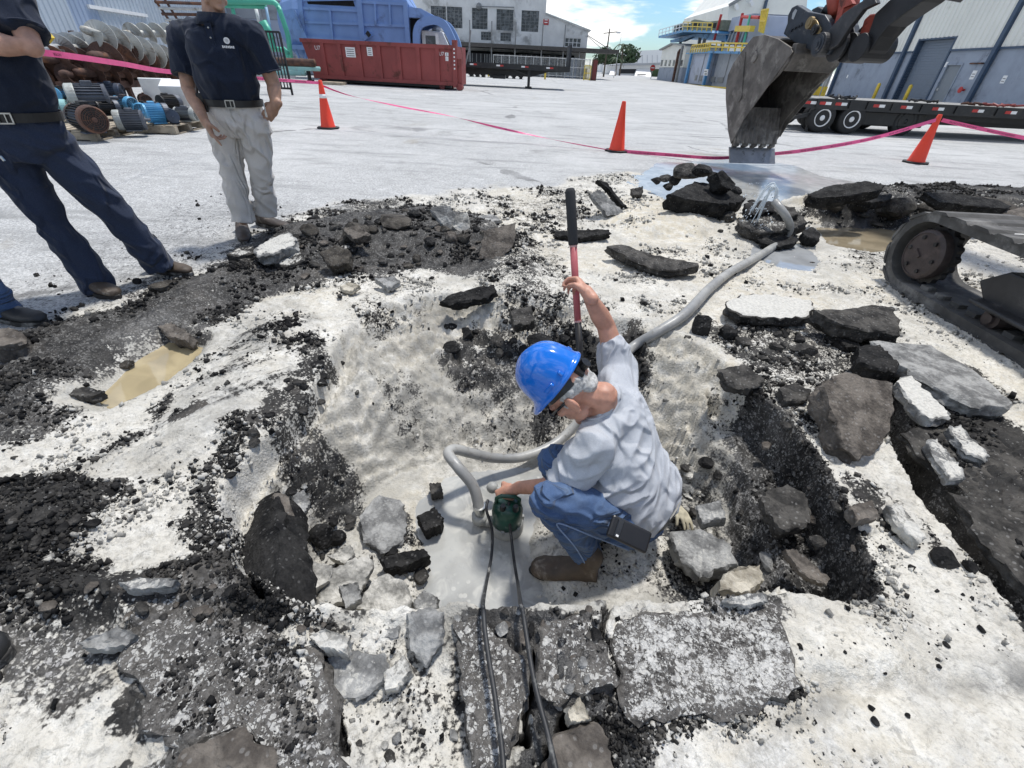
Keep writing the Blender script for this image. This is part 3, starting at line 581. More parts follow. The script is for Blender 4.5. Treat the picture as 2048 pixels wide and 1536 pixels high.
def slab(px, z, th, kind, label, dust=0.3, gx_=0.0, gy_=0.0, seed=0, name='asphalt_slab', cat='asphalt slab', group='broken asphalt slabs', rg=1.0, side='same'):
    """a broken piece: outline of its upper face, height of that face, thickness; gx_/gy_ tilt it"""
    rs = random.Random(seed * 7919 + int(px[0][0]) * 13 + int(px[0][1])); c = sum((at(a, b, z) for a, b in px)) / len(px); P = []
    for a, b in px:
        nn = np.array([-gx_, -gy_, 1.0]); r_ = _ray(a, b); O = np.array([0, 0, HC]); P.append(O + r_ * (((c - O) @ nn) / (r_ @ nn)))
    c = sum(P) / len(P); ring = []; per = sum(np.linalg.norm(P[i] - P[i - 1]) for i in range(len(P))); step = per / 44
    for i in range(len(P)):
        a, b = P[i], P[(i + 1) % len(P)]; L = np.linalg.norm(b - a); k = max(1, int(round(L / step))); nrm = np.array([b[1] - a[1], a[0] - b[0], 0]) / max(L, 1e-6)
        for j in range(k):
            ring.append(a + (b - a) * j / k + nrm * (rs.uniform(-1, 1) * step * .33) + np.array([0, 0, rs.uniform(-.006, .004)]))
    n = len(ring); up = np.array([-gx_, -gy_, 1.0]); up /= np.linalg.norm(up); Q = np.array(ring); sz = per / 6.0; ns = lambda p, f_, o=0: mnoise.noise(Vector((p[0] * f_ + o + seed, p[1] * f_ - o, p[2] * f_)))
    sm = [Q]
    for _ in range(3):
        q_ = sm[-1]
        for _k in range(3): q_ = (np.roll(q_, 1, 0) + q_ + np.roll(q_, -1, 0)) / 3
        sm.append(q_)
    V = [c + up * .004]; dv = [dust + .15]
    for fr, li in ((.22, 3), (.45, 2), (.68, 1), (.87, 1)):
        for p in sm[li]: q_ = c + (p - c) * fr; V.append(q_ + up * (.010 * ns(q_, 14) + .006 * ns(q_, 40, 3)) * rg); dv.append(dust + .12)
    V += ring; dv += [dust - .05] * n
    for li, d_ in enumerate((.10, .30, .52, .76, 1.0)):
        for p in ring:
            o = (p - c); o[2] = 0; ln = np.linalg.norm(o) + 1e-6; q_ = p - up * th * d_; AM = min(.016, th * .22, sz * .10); lay = .3 * AM * (1 if li % 2 else -1)
            V.append(q_ - o / ln * (-.3 * AM + lay + 1.6 * AM * ns(q_, 24) + .8 * AM * ns(q_, 70, 5) + (min(.05, sz * .4) if d_ == 1.0 else 0))); dv.append(-.35 if li == 0 else -.6)
    V.append(c - up * th); dv.append(-.6); Fc = [(0, 1 + k, 1 + (k + 1) % n) for k in range(n)]
    for r_ in range(9):
        o = 1 + r_ * n
        for k in range(n): Fc.append((o + k, o + n + k, o + n + (k + 1) % n, o + (k + 1) % n))
    o = 1 + 9 * n; Fc += [(o + k, len(V) - 1, o + (k + 1) % n) for k in range(n)]
    b = MB(); b.add([v - c for v in V], Fc); ob = b.build(name, MR[kind], None, True); ob.data.set_sharp_from_angle(angle=R(38)); ob.location = tuple(c)
    at_ = ob.data.attributes.new('dust', 'FLOAT', 'POINT'); at_.data.foreach_set('value', np.array(dv, np.float32))
    return tag(ob, label, cat, group, 'thing')
_ico = None
def ico(sub):
    bm = bmesh.new(); bmesh.ops.create_icosphere(bm, subdivisions=sub, radius=1); v = np.array([p.co[:] for p in bm.verts]); f = [tuple(x.index for x in t.verts) for t in bm.faces]; bm.free(); return v, f
ICO1 = ico(1); ICO2 = ico(2); ICO3 = ico(3)
def rock_verts(base, sc, rs, cuts=7, jit=.05):
    v = base.copy()
    for _ in range(cuts):
        n = np.array([rs.gauss(0, 1) for _ in range(3)]); n /= np.linalg.norm(n); d = rs.uniform(.45, .85); k = v @ n; over = np.clip(k - d, 0, None); v = v - np.outer(over * .92, n)
    v = v * np.asarray(sc); v *= 1 + np.array([[rs.uniform(-jit, jit)] for _ in range(len(v))])
    q = Quaternion((rs.gauss(0, 1) * .3, rs.gauss(0, 1) * .3, rs.gauss(0, 1), rs.gauss(0, 1))).normalized(); M = np.array(Quaternion((0, 0, 1), rs.uniform(0, 6.28)).to_matrix())
    return v @ M.T
def lump(px, py, rpx, kind, label, dust=.1, seed=1, flat=.75, sink=.35, name='asphalt_lump', cat='asphalt lump', group=None, asp=(1, 1), lift_=0.0, sub=2, zabs=None):
    rs = random.Random(seed * 131 + int(px) * 7 + int(py)); p = onground(px, py) if zabs is None else at(px, py, zabs); r = rpx / F * proj(p)[2]
    v = rock_verts(ICO3[0] if sub == 3 else ICO2[0], (r * asp[0], r * asp[1], r * flat), rs); b = MB(); b.add(v, (ICO3 if sub == 3 else ICO2)[1])
    ob = b.build(name, MR[kind]); ob.location = (p[0], p[1], p[2] + r * flat * (1 - sink) * .8 + lift_)
    nz = v[:, 2] / (r * flat + 1e-6); a_ = ob.data.attributes.new('dust', 'FLOAT', 'POINT'); a_.data.foreach_set('value', (dust + .25 * np.clip(nz, -1, 1)).astype(np.float32))
    return tag(ob, label, cat, group, 'thing')

# name-by-name pieces: (outline, height of the upper face, thickness, kind, dust, tilt x, tilt y, label)
SL = [
 ([(255, 1262), (360, 1216), (480, 1238), (600, 1292), (650, 1322), (662, 1420), (690, 1570), (545, 1570), (545, 1488), (470, 1460), (362, 1490), (310, 1480), (280, 1420), (292, 1360), (240, 1320)], .046, .07, 'lip', .12, 0, 0, 'widest brown grey plate of old pavement across the lower left'),
 ([(335, 1575), (366, 1496), (470, 1466), (540, 1494), (536, 1575)], .060, .06, 'brown', -.3, 0, 0, 'smooth dark plate set into the widest plate at the bottom edge'),
 ([(1092, 1242), (1200, 1226), (1192, 1270), (1218, 1306), (1232, 1360), (1200, 1372), (1110, 1400), (1072, 1388), (1078, 1312)], .036, .07, 'lip', .14, 0, 0, 'cracked speckled plate right of the cords on the near lip'),
 ([(1238, 1232), (1370, 1226), (1450, 1220), (1545, 1212), (1575, 1290), (1605, 1375), (1500, 1412), (1340, 1432), (1262, 1436), (1254, 1340), (1226, 1290)], .022, .07, 'lip', .36, 0, 0, 'white speckled plate of pavement on the near right lip'),
 ([(905, 1240), (960, 1232), (985, 1262), (1050, 1330), (1046, 1420), (985, 1560), (945, 1560), (930, 1420), (925, 1300)], .016, .06, 'lip', .20, 0, 0, 'speckled plate under the left black cord on the near lip'),
 ([(510, 496), (545, 474), (578, 466), (592, 480), (588, 490), (545, 506), (514, 510)], .14, .09, 'grey', .55, .1, .1, 'pale topped slab right at the brown shoe of the man in khaki trousers'),
 ([(455, 508), (478, 494), (505, 492), (507, 503), (480, 512)], .09, .07, 'asph', .4, 0, .1, 'small slab tucked under the front shoe of the man in khaki trousers'),
 ([(540, 518), (575, 508), (603, 505), (606, 520), (578, 531), (548, 527)], .07, .07, 'asph', .45, .1, .3, 'mottled slab lying just below the pale slab at the khaki man\'s feet'),
 ([(315, 652), (343, 645), (380, 668), (374, 680), (338, 672)], .02, .09, 'brown', -.1, .1, .2, 'rounded dark slab overhanging the tan puddle'),
 ([(128, 782), (165, 774), (208, 782), (180, 792), (140, 790)], .01, .05, 'asph', -.2, 0, 0, 'flat dark slab at the lower tip of the tan puddle'),
 ([(-30, 662), (20, 655), (45, 668), (42, 682), (0, 692), (-30, 690)], .13, .12, 'brown', -.2, 0, 0, 'dark rounded slab under the black boot at the left edge'),
 ([(860, 418), (880, 410), (900, 412), (915, 436), (908, 466), (888, 452)], .20, .08, 'grey', .35, -.3, 1.3, 'upright grey slab on the crest of the far dark heap'),
 ([(916, 428), (934, 424), (939, 455), (926, 470), (906, 452)], .16, .06, 'pale', .1, -.5, 1.4, 'upright pale slab leaning beside the grey one on the far heap'),
 ([(968, 462), (1032, 445), (1026, 482), (1002, 520), (962, 514)], .15, .09, 'brown', -.1, -.3, .8, 'broad grey brown slab sloping down from the far heap'),
 ([(945, 433), (985, 428), (1002, 440), (952, 446)], .09, .04, 'grey', .3, 0, .1, 'thin flat grey plate at the far right of the dark heap'),
 ([(640, 505), (672, 490), (700, 500), (698, 525), (660, 532)], .13, .10, 'soil', -.05, 0, .5, 'squat brown block on the left slope of the far heap'),
 ([(684, 456), (720, 450), (737, 468), (706, 478)], .17, .07, 'brown', .0, .1, .5, 'tilted brown plate near the top of the far heap'),
 ([(750, 557), (788, 552), (798, 565), (776, 574)], .06, .05, 'grey', .2, 0, .2, 'dark rimmed plate stuck in the white mud below the far heap'),
 ([(680, 571), (700, 564), (718, 570), (704, 580), (686, 580)], .05, .04, 'tan', .2, 0, .1, 'small tan plate left of the dark rimmed one'),
 ([(882, 603), (905, 586), (960, 574), (988, 570), (993, 580), (978, 594), (905, 608)], .06, .07, 'black', .0, .1, .45, 'long black bar of asphalt lying in white mud left of the shovel'),
 ([(1110, 462), (1160, 459), (1216, 458), (1219, 466), (1162, 474), (1113, 471)], .07, .07, 'black', .05, 0, .3, 'narrow black slab behind the shovel grip'),
 ([(1216, 492), (1242, 488), (1300, 508), (1350, 518), (1396, 526), (1390, 534), (1340, 540), (1308, 536), (1250, 512)], .10, .08, 'asph', .02, 0, .15, 'long curved slab lying alone on white mud right of the shovel'),
 ([(1180, 388), (1200, 380), (1228, 405), (1252, 428), (1216, 430)], .16, .06, 'grey', .3, -.4, .8, 'grey slab leaning left in the pale heap behind the shovel'),
 ([(1194, 359), (1214, 365), (1240, 398), (1256, 416), (1242, 408), (1222, 384)], .22, .05, 'black', .0, -.8, .6, 'thin black strip sticking up from the pale heap'),
 ([(1262, 378), (1286, 372), (1284, 390), (1266, 390)], .16, .06, 'asph', .2, 0, .7, 'dark block on the right end of the pale heap'),
 ([(1338, 388), (1390, 363), (1440, 368), (1490, 394), (1480, 404), (1440, 408), (1378, 398)], .24, .17, 'black', -.2, -.15, .25, 'wide black slab across the front of the far right rock pile'),
 ([(1434, 345), (1446, 340), (1472, 368), (1462, 378), (1444, 372)], .38, .16, 'black', -.1, -.6, 1.0, 'pointed upright slab at the right end of the far rock pile'),
 ([(1490, 406), (1520, 400), (1548, 402), (1550, 420), (1500, 430)], .23, .10, 'black', .05, 0, .25, 'upper black slab under the spouting hose end'),
 ([(1546, 408), (1588, 414), (1596, 428), (1568, 432), (1550, 424)], .22, .09, 'asph', .15, .1, .2, 'slab carrying the hose end on its right'),
 ([(1478, 438), (1520, 432), (1600, 424), (1613, 444), (1574, 460), (1522, 465), (1482, 450)], .14, .12, 'asph', .35, .05, .15, 'large pale crusted slab beneath the hose bend'),
 ([(1520, 478), (1560, 469), (1596, 476), (1588, 487), (1558, 492), (1526, 486)], .05, .06, 'black', .0, 0, .2, 'black slab at the foot of the hose bend'),
 ([(1604, 463), (1625, 453), (1641, 468), (1637, 480), (1614, 474)], .10, .10, 'black', .0, .1, .3, 'wet black block between the hose and the brown puddle'),
 ([(1450, 606), (1482, 591), (1540, 588), (1622, 600), (1628, 614), (1614, 634), (1560, 636), (1500, 630), (1462, 620)], .09, .08, 'asph', .75, 0, 0, 'slab with cream coloured crust on top and black broken edge'),
 ([(1614, 391), (1660, 371), (1730, 362), (1768, 370), (1764, 379), (1700, 390), (1640, 396)], .38, .12, 'black', -.25, .1, .3, 'topmost black slab on the heap behind the brown puddle'),
 ([(1698, 393), (1784, 388), (1778, 398), (1744, 404), (1706, 402)], .27, .10, 'black', -.25, 0, .2, 'black slab directly below the topmost one behind the brown puddle'),
 ([(1848, 384), (1900, 385), (1990, 399), (2022, 411), (2010, 417), (1880, 403)], .34, .09, 'black', -.15, -.05, .3, 'long flat black slab crowning the heap at the right edge'),
 ([(1820, 456), (1880, 452), (1888, 462), (1835, 466)], .08, .05, 'black', -.3, 0, 0, 'flat black piece at the end of the brown puddle near the track'),
 ([(2008, 424), (2060, 410), (2080, 432), (2016, 436)], .26, .08, 'brown', .1, 0, .2, 'brown slab at the very right end of the dark heap'),
 ([(1630, 621), (1700, 616), (1745, 610), (1786, 612), (1799, 648), (1793, 664), (1730, 658), (1682, 648)], .15, .11, 'asph', .1, .0, .1, 'dark four sided slab just in front of the digger track'),
 ([(1655, 664), (1722, 666), (1716, 690), (1690, 690)], .05, .06, 'black', .1, 0, 0, 'black wedge under the front edge of the four sided slab'),
 ([(1716, 692), (1760, 690), (1796, 724), (1790, 738), (1756, 736), (1720, 724)], .13, .12, 'black', -.2, .1, .1, 'coal black rock between the grey slab and the lane'),
 ([(1745, 682), (1860, 690), (1930, 730), (2010, 788), (2026, 808), (1960, 812), (1900, 790), (1800, 730)], .11, .09, 'grey', .12, 0, 0, 'largest grey slab, lying beside the white strip near the track'),
 ([(1648, 772), (1690, 745), (1782, 765), (1792, 800), (1770, 878), (1722, 912), (1690, 890), (1664, 820)], .13, .13, 'brown', .12, -.15, .45, 'big brown slab with a tapered lower end beside the torn lane'),
 ([(1795, 762), (1822, 750), (1892, 818), (1896, 830), (1858, 836), (1830, 812)], .10, .07, 'grey', .75, 0, 0, 'white crusted strip of slab between the brown and grey slabs'),
 ([(1558, 776), (1590, 765), (1622, 780), (1612, 800), (1574, 802)], .05, .08, 'asph', .05, 0, .2, 'dark block above the head of the torn lane'),
 ([(1854, 884), (1872, 878), (1928, 940), (1926, 958), (1902, 956)], .08, .05, 'grey', .45, 0, 0, 'left of two pale slivers on the dark slab field'),
 ([(1898, 856), (1920, 850), (1976, 908), (1970, 920), (1930, 900)], .08, .05, 'grey', .5, 0, 0, 'right of two pale slivers on the dark slab field'),
 ([(474, 1100), (484, 1050), (520, 1000), (545, 984), (556, 1050), (556, 1150), (540, 1195), (500, 1160)], -.06, .16, 'black', .06, .75, .1, 'black broken face of the great slab on the left wall of the hole'),
 ([(548, 984), (575, 990), (592, 1030), (603, 1130), (590, 1200), (556, 1196), (562, 1100), (556, 1040)], -.13, .10, 'brown', .0, -.6, 0, 'brown upper face of the great slab on the left wall of the hole'),
 ([(585, 988), (608, 980), (621, 1004), (606, 1030), (590, 1020)], -.22, .08, 'grey', .35, -.4, .1, 'grey stone wedged at the top of the great slab'),
 ([(655, 1112), (700, 1088), (707, 1108), (690, 1126)], -.40, .08, 'pale', .3, 0, .2, 'white stone under the black lump at the left of the hole'),
 ([(718, 1032), (758, 990), (800, 1000), (816, 1048), (802, 1085), (760, 1102), (726, 1064)], -.43, .09, 'grey', .12, -.15, 0, 'round speckled slab lying on the floor of the hole'),
 ([(834, 1032), (868, 1015), (884, 1034), (881, 1050), (850, 1060)], -.40, .11, 'black', -.4, 0, .15, 'coal black block standing at the edge of the slurry'),
 ([(858, 966), (882, 965), (885, 984), (863, 988)], -.43, .07, 'asph', .1, 0, .1, 'small dark cube in the wet mud left of the hose'),
 ([(762, 1116), (800, 1104), (848, 1098), (859, 1112), (815, 1128), (772, 1138)], -.39, .10, 'black', -.05, 0, .1, 'black bar reaching into the slurry left of the cords'),
 ([(650, 1142), (736, 1110), (746, 1130), (722, 1178), (690, 1200), (636, 1216)], -.33, .12, 'pale', .0, -.3, .3, 'pale stone slab leaning steeply in the left corner of the hole'),
 ([(712, 1218), (742, 1165), (762, 1150), (800, 1160), (822, 1200), (806, 1226)], -.36, .12, 'pale', .2, .1, .3, 'wide cream stone at the near left of the hole floor'),
 ([(604, 1122), (662, 1130), (656, 1160), (620, 1182), (606, 1160)], -.28, .10, 'pale', .3, -.2, .1, 'pale cracked stone beside the wooden lath'),
 ([(678, 1172), (714, 1164), (722, 1196), (692, 1216)], -.24, .09, 'grey', -.05, -.2, .2, 'dark grey stone lying on the leaning pale slab'),
 ([(824, 1204), (848, 1180), (874, 1194), (872, 1222), (836, 1226)], -.40, .10, 'grey', .3, 0, .2, 'grey white stone at the near edge of the slurry'),
 ([(814, 1228), (850, 1216), (886, 1226), (880, 1288), (852, 1330), (822, 1300)], .02, .09, 'grey', .15, 0, .3, 'smooth grey slab resting on the near lip of the hole'),
 ([(618, 1272), (650, 1258), (696, 1276), (692, 1304), (640, 1294)], .06, .08, 'pale', .45, 0, .1, 'bright white stone on the near left lip'),
 ([(680, 1246), (740, 1236), (802, 1232), (796, 1272), (740, 1286), (696, 1276)], .0, .08, 'grey', .35, 0, .3, 'mottled concrete lump between the white stone and the smooth grey slab'),
 ([(655, 1318), (700, 1300), (768, 1312), (776, 1350), (720, 1394), (660, 1400)], .0, .09, 'grey', .35, 0, .1, 'wide grey slab at the bottom left of the smooth grey slab'),
 ([(768, 1345), (808, 1310), (822, 1340), (792, 1374), (770, 1380)], .01, .08, 'pale', .5, 0, .1, 'white stone touching the wide grey slab'),
 ([(1136, 1422), (1160, 1394), (1182, 1438), (1142, 1444)], .07, .07, 'tan', -.1, 0, .1, 'three cornered brown stone near the black cord at the bottom'),
 ([(1106, 1474), (1188, 1446), (1212, 1482), (1245, 1580), (1080, 1580)], .05, .09, 'brown', .12, 0, .1, 'brown plate at the bottom edge right of the black cords'),
 ([(1438, 1160), (1470, 1136), (1520, 1130), (1527, 1160), (1490, 1184), (1440, 1180)], -.13, .12, 'tan', .1, 0, .1, 'tan stone hanging on the near right wall of the hole'),
 ([(1342, 1064), (1400, 1058), (1460, 1088), (1472, 1126), (1400, 1146), (1358, 1110)], -.33, .13, 'grey', .3, .15, .1, 'large grey rock behind the crouching man\'s back'),
 ([(1324, 922), (1346, 920), (1362, 958), (1352, 980), (1332, 976)], -.28, .10, 'black', -.2, .1, .2, 'black lump beside the crouching man\'s shirt'),
 ([(1394, 1012), (1440, 1000), (1452, 1034), (1404, 1044)], -.28, .09, 'grey', .3, .2, .1, 'grey stone above the large grey rock'),
 ([(1448, 1198), (1500, 1186), (1532, 1187), (1536, 1202), (1500, 1212), (1460, 1208)], .05, .06, 'grey', .45, 0, .2, 'speckled plate lying on the near right lip'),
 ([(1530, 984), (1574, 970), (1612, 986), (1622, 1046), (1566, 1060), (1540, 1030)], -.10, .09, 'asph', -.3, .1, .1, 'smooth black plate lying in the torn lane'),
 ([(1572, 1100), (1590, 1098), (1662, 1158), (1650, 1168), (1600, 1140)], -.11, .04, 'brown', -.1, 0, .1, 'long brown splinter low in the torn lane'),
 ([(238, 1166), (280, 1155), (352, 1158), (340, 1172), (262, 1180)], .10, .05, 'grey', .42, 0, .1, 'long pale plate on the dark bank at the left'),
 ([(156, 1284), (235, 1252), (272, 1270), (252, 1290), (202, 1298), (168, 1296)], .06, .05, 'grey', .2, 0, .1, 'cracked grey plate below the long pale one at the left'),
 ([(1020, 620), (1060, 612), (1070, 640), (1030, 650)], .07, .09, 'asph', .2, 0, .4, 'mottled block in the dark clump left of the shovel'),
 ([(1700, 1010), (1745, 1000), (1756, 1030), (1716, 1042)], .06, .06, 'brown', .1, 0, 0, 'brown block on the white strip right of the torn lane'),
 ([(1775, 1010), (1800, 1006), (1850, 1070), (1838, 1082), (1800, 1050)], .05, .05, 'pale', .5, 0, 0, 'white sliver on the white strip along the groove'),
]
SL += [
 ([(1808, 868), (1850, 852), (1990, 872), (2050, 925), (2060, 1005), (1965, 1005), (1892, 955)], .040, .05, 'asph', .12, 0, .04, 'dark plate carrying the two pale slivers at the right'),
 ([(1905, 985), (1968, 1018), (2070, 1022), (2090, 1215), (1992, 1110)], .040, .05, 'asph', .10, 0, .03, 'dark plate at the right edge below the pale slivers'),
 ([(1440, 738), (1490, 728), (1530, 760), (1500, 778), (1455, 768)], .05, .07, 'asph', .2, .1, .3, 'small tilted slab at the very top of the torn lane'),
]
for i, (px, z, th, kd, du, a, b, lb) in enumerate(SL):
    rocky = kd in ('pale', 'tan') or 'stone' in lb or ' rock' in lb
    slab(px, z, th, kd, lb, du, a, b, i, 'stone_block' if rocky else 'asphalt_slab', 'stone' if rocky else 'asphalt slab', 'loose stones and blocks' if rocky else 'broken asphalt slabs')
LM = [(1402, 350, 20, 'black', 'black block right of the biggest boulder', .7, (1.2, 1)), (1330, 362, 14, 'asph', 'squarish lump left of the biggest boulder', .7, (1, 1)), (1462, 388, 16, 'black', 'lump low at the right end of the far rock pile', .7, (1.3, 1)), (1375, 356, 30, 'asph', 'biggest dark boulder on top of the far rock pile', .6, (1.2, 1)), (1310, 367, 11, 'black', 'round black lump at the left end of the far rock pile', .8, (1, 1)), (1424, 359, 12, 'black', 'black lump beside the pointed upright slab', .9, (1, 1)),
      (1350, 366, 14, 'black', 'black lump in front of the biggest boulder', .8, (1, 1)), (1430, 408, 16, 'asph', 'greyish lump at the foot of the far rock pile', .7, (1.2, 1)), (1455, 443, 18, 'asph', 'lone lump left of the pale crusted slab', .75, (1.1, 1)),
      (1335, 578 - 200, 12, 'black', 'small lump at the front left of the far rock pile', .7, (1, 1)), (1400, 663, 24, 'black', 'upright dark lump left of the grey hose foot', 1.1, (.9, .9)), (1452, 672, 19, 'black', 'dark lump right of the upright one beside the hose', .8, (1.1, 1)),
      (1484, 690, 18, 'asph', 'flattish lump trailing right of the hose lumps', .6, (1.3, .8)), (645, 1082, 27, 'black', 'big black lump in the left of the hole', 1.0, (.9, 1)), (676, 1082, 18, 'black', 'second black lump touching the big one in the hole', .9, (1, 1)),
      (840, 1156, 19, 'asph', 'wet dark lump ringed by slurry', .7, (1, 1)), (700, 1042, 15, 'asph', 'dark lump above the white stone in the hole', .7, (1, 1)), (805, 1142, 14, 'black', 'lump at the near side of the black bar', .7, (1, 1)),
      (1888, 1120, 30, 'black', 'large splintered lump on the white strip near the groove', .5, (1.1, .8)), (1935, 1137, 15, 'black', 'round lump right of the splintered one near the groove', .8, (1, 1)), (330, 578, 24, 'soil', 'crumbly brown lump near the tan boot', .6, (1.1, .8)),
      (277, 566, 9, 'black', 'small lump behind the tan boots', .8, (1, 1)), (255, 734, 13, 'soil', 'lump standing in the tan puddle', .7, (1.1, .8)), (995, 690, 20, 'asph', 'round lump in the dark clump left of the shovel', .8, (1, 1)),
      (905, 700, 20, 'black', 'leftmost black lump of the dark clump', .6, (1, 1)), (935, 672, 18, 'black', 'black lump at the top of the dark clump', .7, (1, 1)), (1080, 690, 24, 'black', 'lump in the dark clump beside the shovel shaft', .6, (1.2, 1)),
      (1605, 706, 22, 'asph', 'mottled lump below the four sided slab', .6, (1.3, .9)), (1780, 432, 30, 'soil', 'brown earth hump left of the long flat slab', .8, (1.4, 1)), (1640, 420, 34, 'soil', 'brown earth hump right of the hose end', .8, (1.3, 1)),
      (1700, 425, 28, 'soil', 'brown earth hump below the topmost slab', .7, (1.3, 1)), (1890, 432, 42, 'soil', 'long brown earth hump above the track', .6, (1.6, 1)), (1960, 432, 38, 'soil', 'brown earth hump under the long flat slab', .6, (1.6, 1)),
      (710, 470, 26, 'soil', 'earth lump in the middle of the far heap', .7, (1.2, 1)), (790, 450, 30, 'soil', 'earth lump below the crest of the far heap', .5, (1.4, 1)), (620, 470, 20, 'soil', 'earth lump at the left end of the far heap', .7, (1.2, 1)),
      (1410, 930, 16, 'black', 'dark lump on the tan slope right of the shirt', .7, (1, 1)), (1580, 950, 18, 'black', 'dark lump at the upper end of the torn lane', .7, (1, 1)), (1840, 822 + 18, 9, 'pale', 'little white stone on the dark slab field', .7, (1, 1))]
for i, (x, y, r_, kd, lb, fl, asp) in enumerate(LM):
    st_ = kd == 'pale'; so_ = kd == 'soil'
    lump(x, y, r_, kd, lb, .05, i, fl, name='stone_block' if st_ else ('earth_clod' if so_ else 'asphalt_lump'), cat='stone' if st_ else ('clod' if so_ else 'asphalt lump'), group='loose stones and blocks' if st_ else ('clods of dark earth' if so_ else 'black asphalt lumps'), asp=asp, sub=3 if r_ > 22 else 2, zabs={1375: .30, 1310: .10, 1424: .26, 1350: .22, 1335: .12, 1402: .36, 1330: .20, 1462: .2}.get(x))
# fist-sized pieces nobody could tell apart, each its own object, by the place they lie in
rs = random.Random(5)
FIELDS = [([(600, 440), (830, 420), (960, 450), (1000, 520), (760, 550), (560, 560)], 64, (6, 17), ['soil', 'asph', 'black', 'brown'], 'piece on the far heap', 'pieces on the far heap'),
          ([(890, 650), (1060, 640), (1170, 650), (1180, 700), (1060, 735), (900, 720)], 20, (7, 15), ['black', 'black', 'asph'], 'piece in the clump left of the shovel', 'pieces in the clump by the shovel'),
          ([(1440, 780), (1570, 830), (1690, 1030), (1740, 1190), (1650, 1180), (1520, 900)], 20, (6, 17), ['black', 'asph', 'brown'], 'piece lying in the torn lane', 'pieces in the torn lane'),
          ([(1420, 640), (1640, 650), (1650, 760), (1500, 760)], 26, (6, 16), ['black', 'asph', 'asph'], 'piece among white crumbs below the cream topped slab', 'pieces below the cream topped slab'),
          ([(560, 950), (700, 920), (740, 1000), (820, 1080), (740, 1180), (610, 1200)], 20, (6, 14), ['asph', 'grey', 'black', 'black'], 'piece in the left corner of the hole', 'pieces in the left of the hole'),
          ([(0, 970), (240, 975), (200, 1060), (0, 1140)], 24, (7, 15), ['black', 'asph'], 'piece in the black patch at the left edge', 'pieces in the left black patch'),
          ([(20, 1150), (240, 1160), (480, 1170), (700, 1245), (600, 1270), (300, 1240), (60, 1210)], 40, (7, 18), ['black', 'asph', 'brown'], 'piece on the bank at the lower left', 'pieces on the lower left bank'),
          ([(890, 1225), (1190, 1215), (1200, 1290), (1190, 1400), (1230, 1500), (1100, 1420), (1000, 1300)], 30, (6, 14), ['asph', 'brown', 'grey', 'black'], 'piece on the cracked near lip', 'pieces on the near lip'),
          ([(690, 1290), (880, 1300), (1000, 1400), (990, 1530), (720, 1530)], 16, (6, 13), ['pale', 'grey', 'asph'], 'stone set in grey mud at the bottom edge', 'stones in the grey mud'),
          ([(1330, 940), (1480, 900), (1540, 1160), (1380, 1180)], 24, (6, 18), ['grey', 'pale', 'asph'], 'piece on the right wall of the hole', 'pieces on the right wall of the hole'),
          ([(1600, 410), (1850, 400), (2040, 425), (2040, 455), (1850, 460), (1640, 450)], 26, (7, 16), ['soil', 'asph', 'black'], 'piece on the heap at the right', 'pieces on the right heap'),
          ([(620, 690), (690, 730), (640, 810), (480, 910), (430, 1040), (420, 1000), (480, 890)], 22, (6, 15), ['black', 'asph'], 'piece in the crevice of the left ledge', 'pieces along the left crevice'),
          ([(1500, 420), (1620, 400), (1480, 400), (1330, 400), (1420, 470), (1600, 500)], 16, (5, 10), ['black', 'asph'], 'wet piece near the hose end', 'pieces near the hose end'),
          ([(1650, 1215), (1990, 1180), (2030, 1400), (1700, 1500)], 9, (4, 9), ['black'], 'crumb alone on the smooth white mud', 'crumbs on the smooth white mud')]
def inpoly(x, y, P):
    c = False
    for i in range(len(P)):
        a, b = P[i], P[(i + 1) % len(P)]
        if (a[1] > y) != (b[1] > y) and x < (b[0] - a[0]) * (y - a[1]) / (b[1] - a[1]) + a[0]: c = not c
    return c
for fi, (pl, n, (r0, r1), kinds, lb, grp) in enumerate(FIELDS):
    xs = [p[0] for p in pl]; ys = [p[1] for p in pl]; k = 0; tries = 0
    while k < n and tries < 4000:
        tries += 1; x, y = rs.uniform(min(xs), max(xs)), rs.uniform(min(ys), max(ys))
        if not inpoly(x, y, pl): continue
        kd = rs.choice(kinds); rz_ = r0 + (r1 - r0) * rs.random() ** 2; fl_ = rs.uniform(.4, .9); lump(x, y, rz_, kd, {'black': 'coal black', 'asph': 'dark grey', 'brown': 'brownish', 'soil': 'earthy brown', 'grey': 'pale grey', 'pale': 'whitish'}[kd] + (' flat' if fl_ < .56 else ' chunky' if fl_ > .76 else '') + ' ' + ('tiny ' if rz_ < r0 + 2 else 'larger ' if rz_ > r0 + 6 else '') + lb, rs.uniform(-.1, .3), fi * 100 + k, fl_, .4, 'broken_piece', 'rubble', grp, (rs.uniform(.8, 1.4), rs.uniform(.7, 1.1))); k += 1

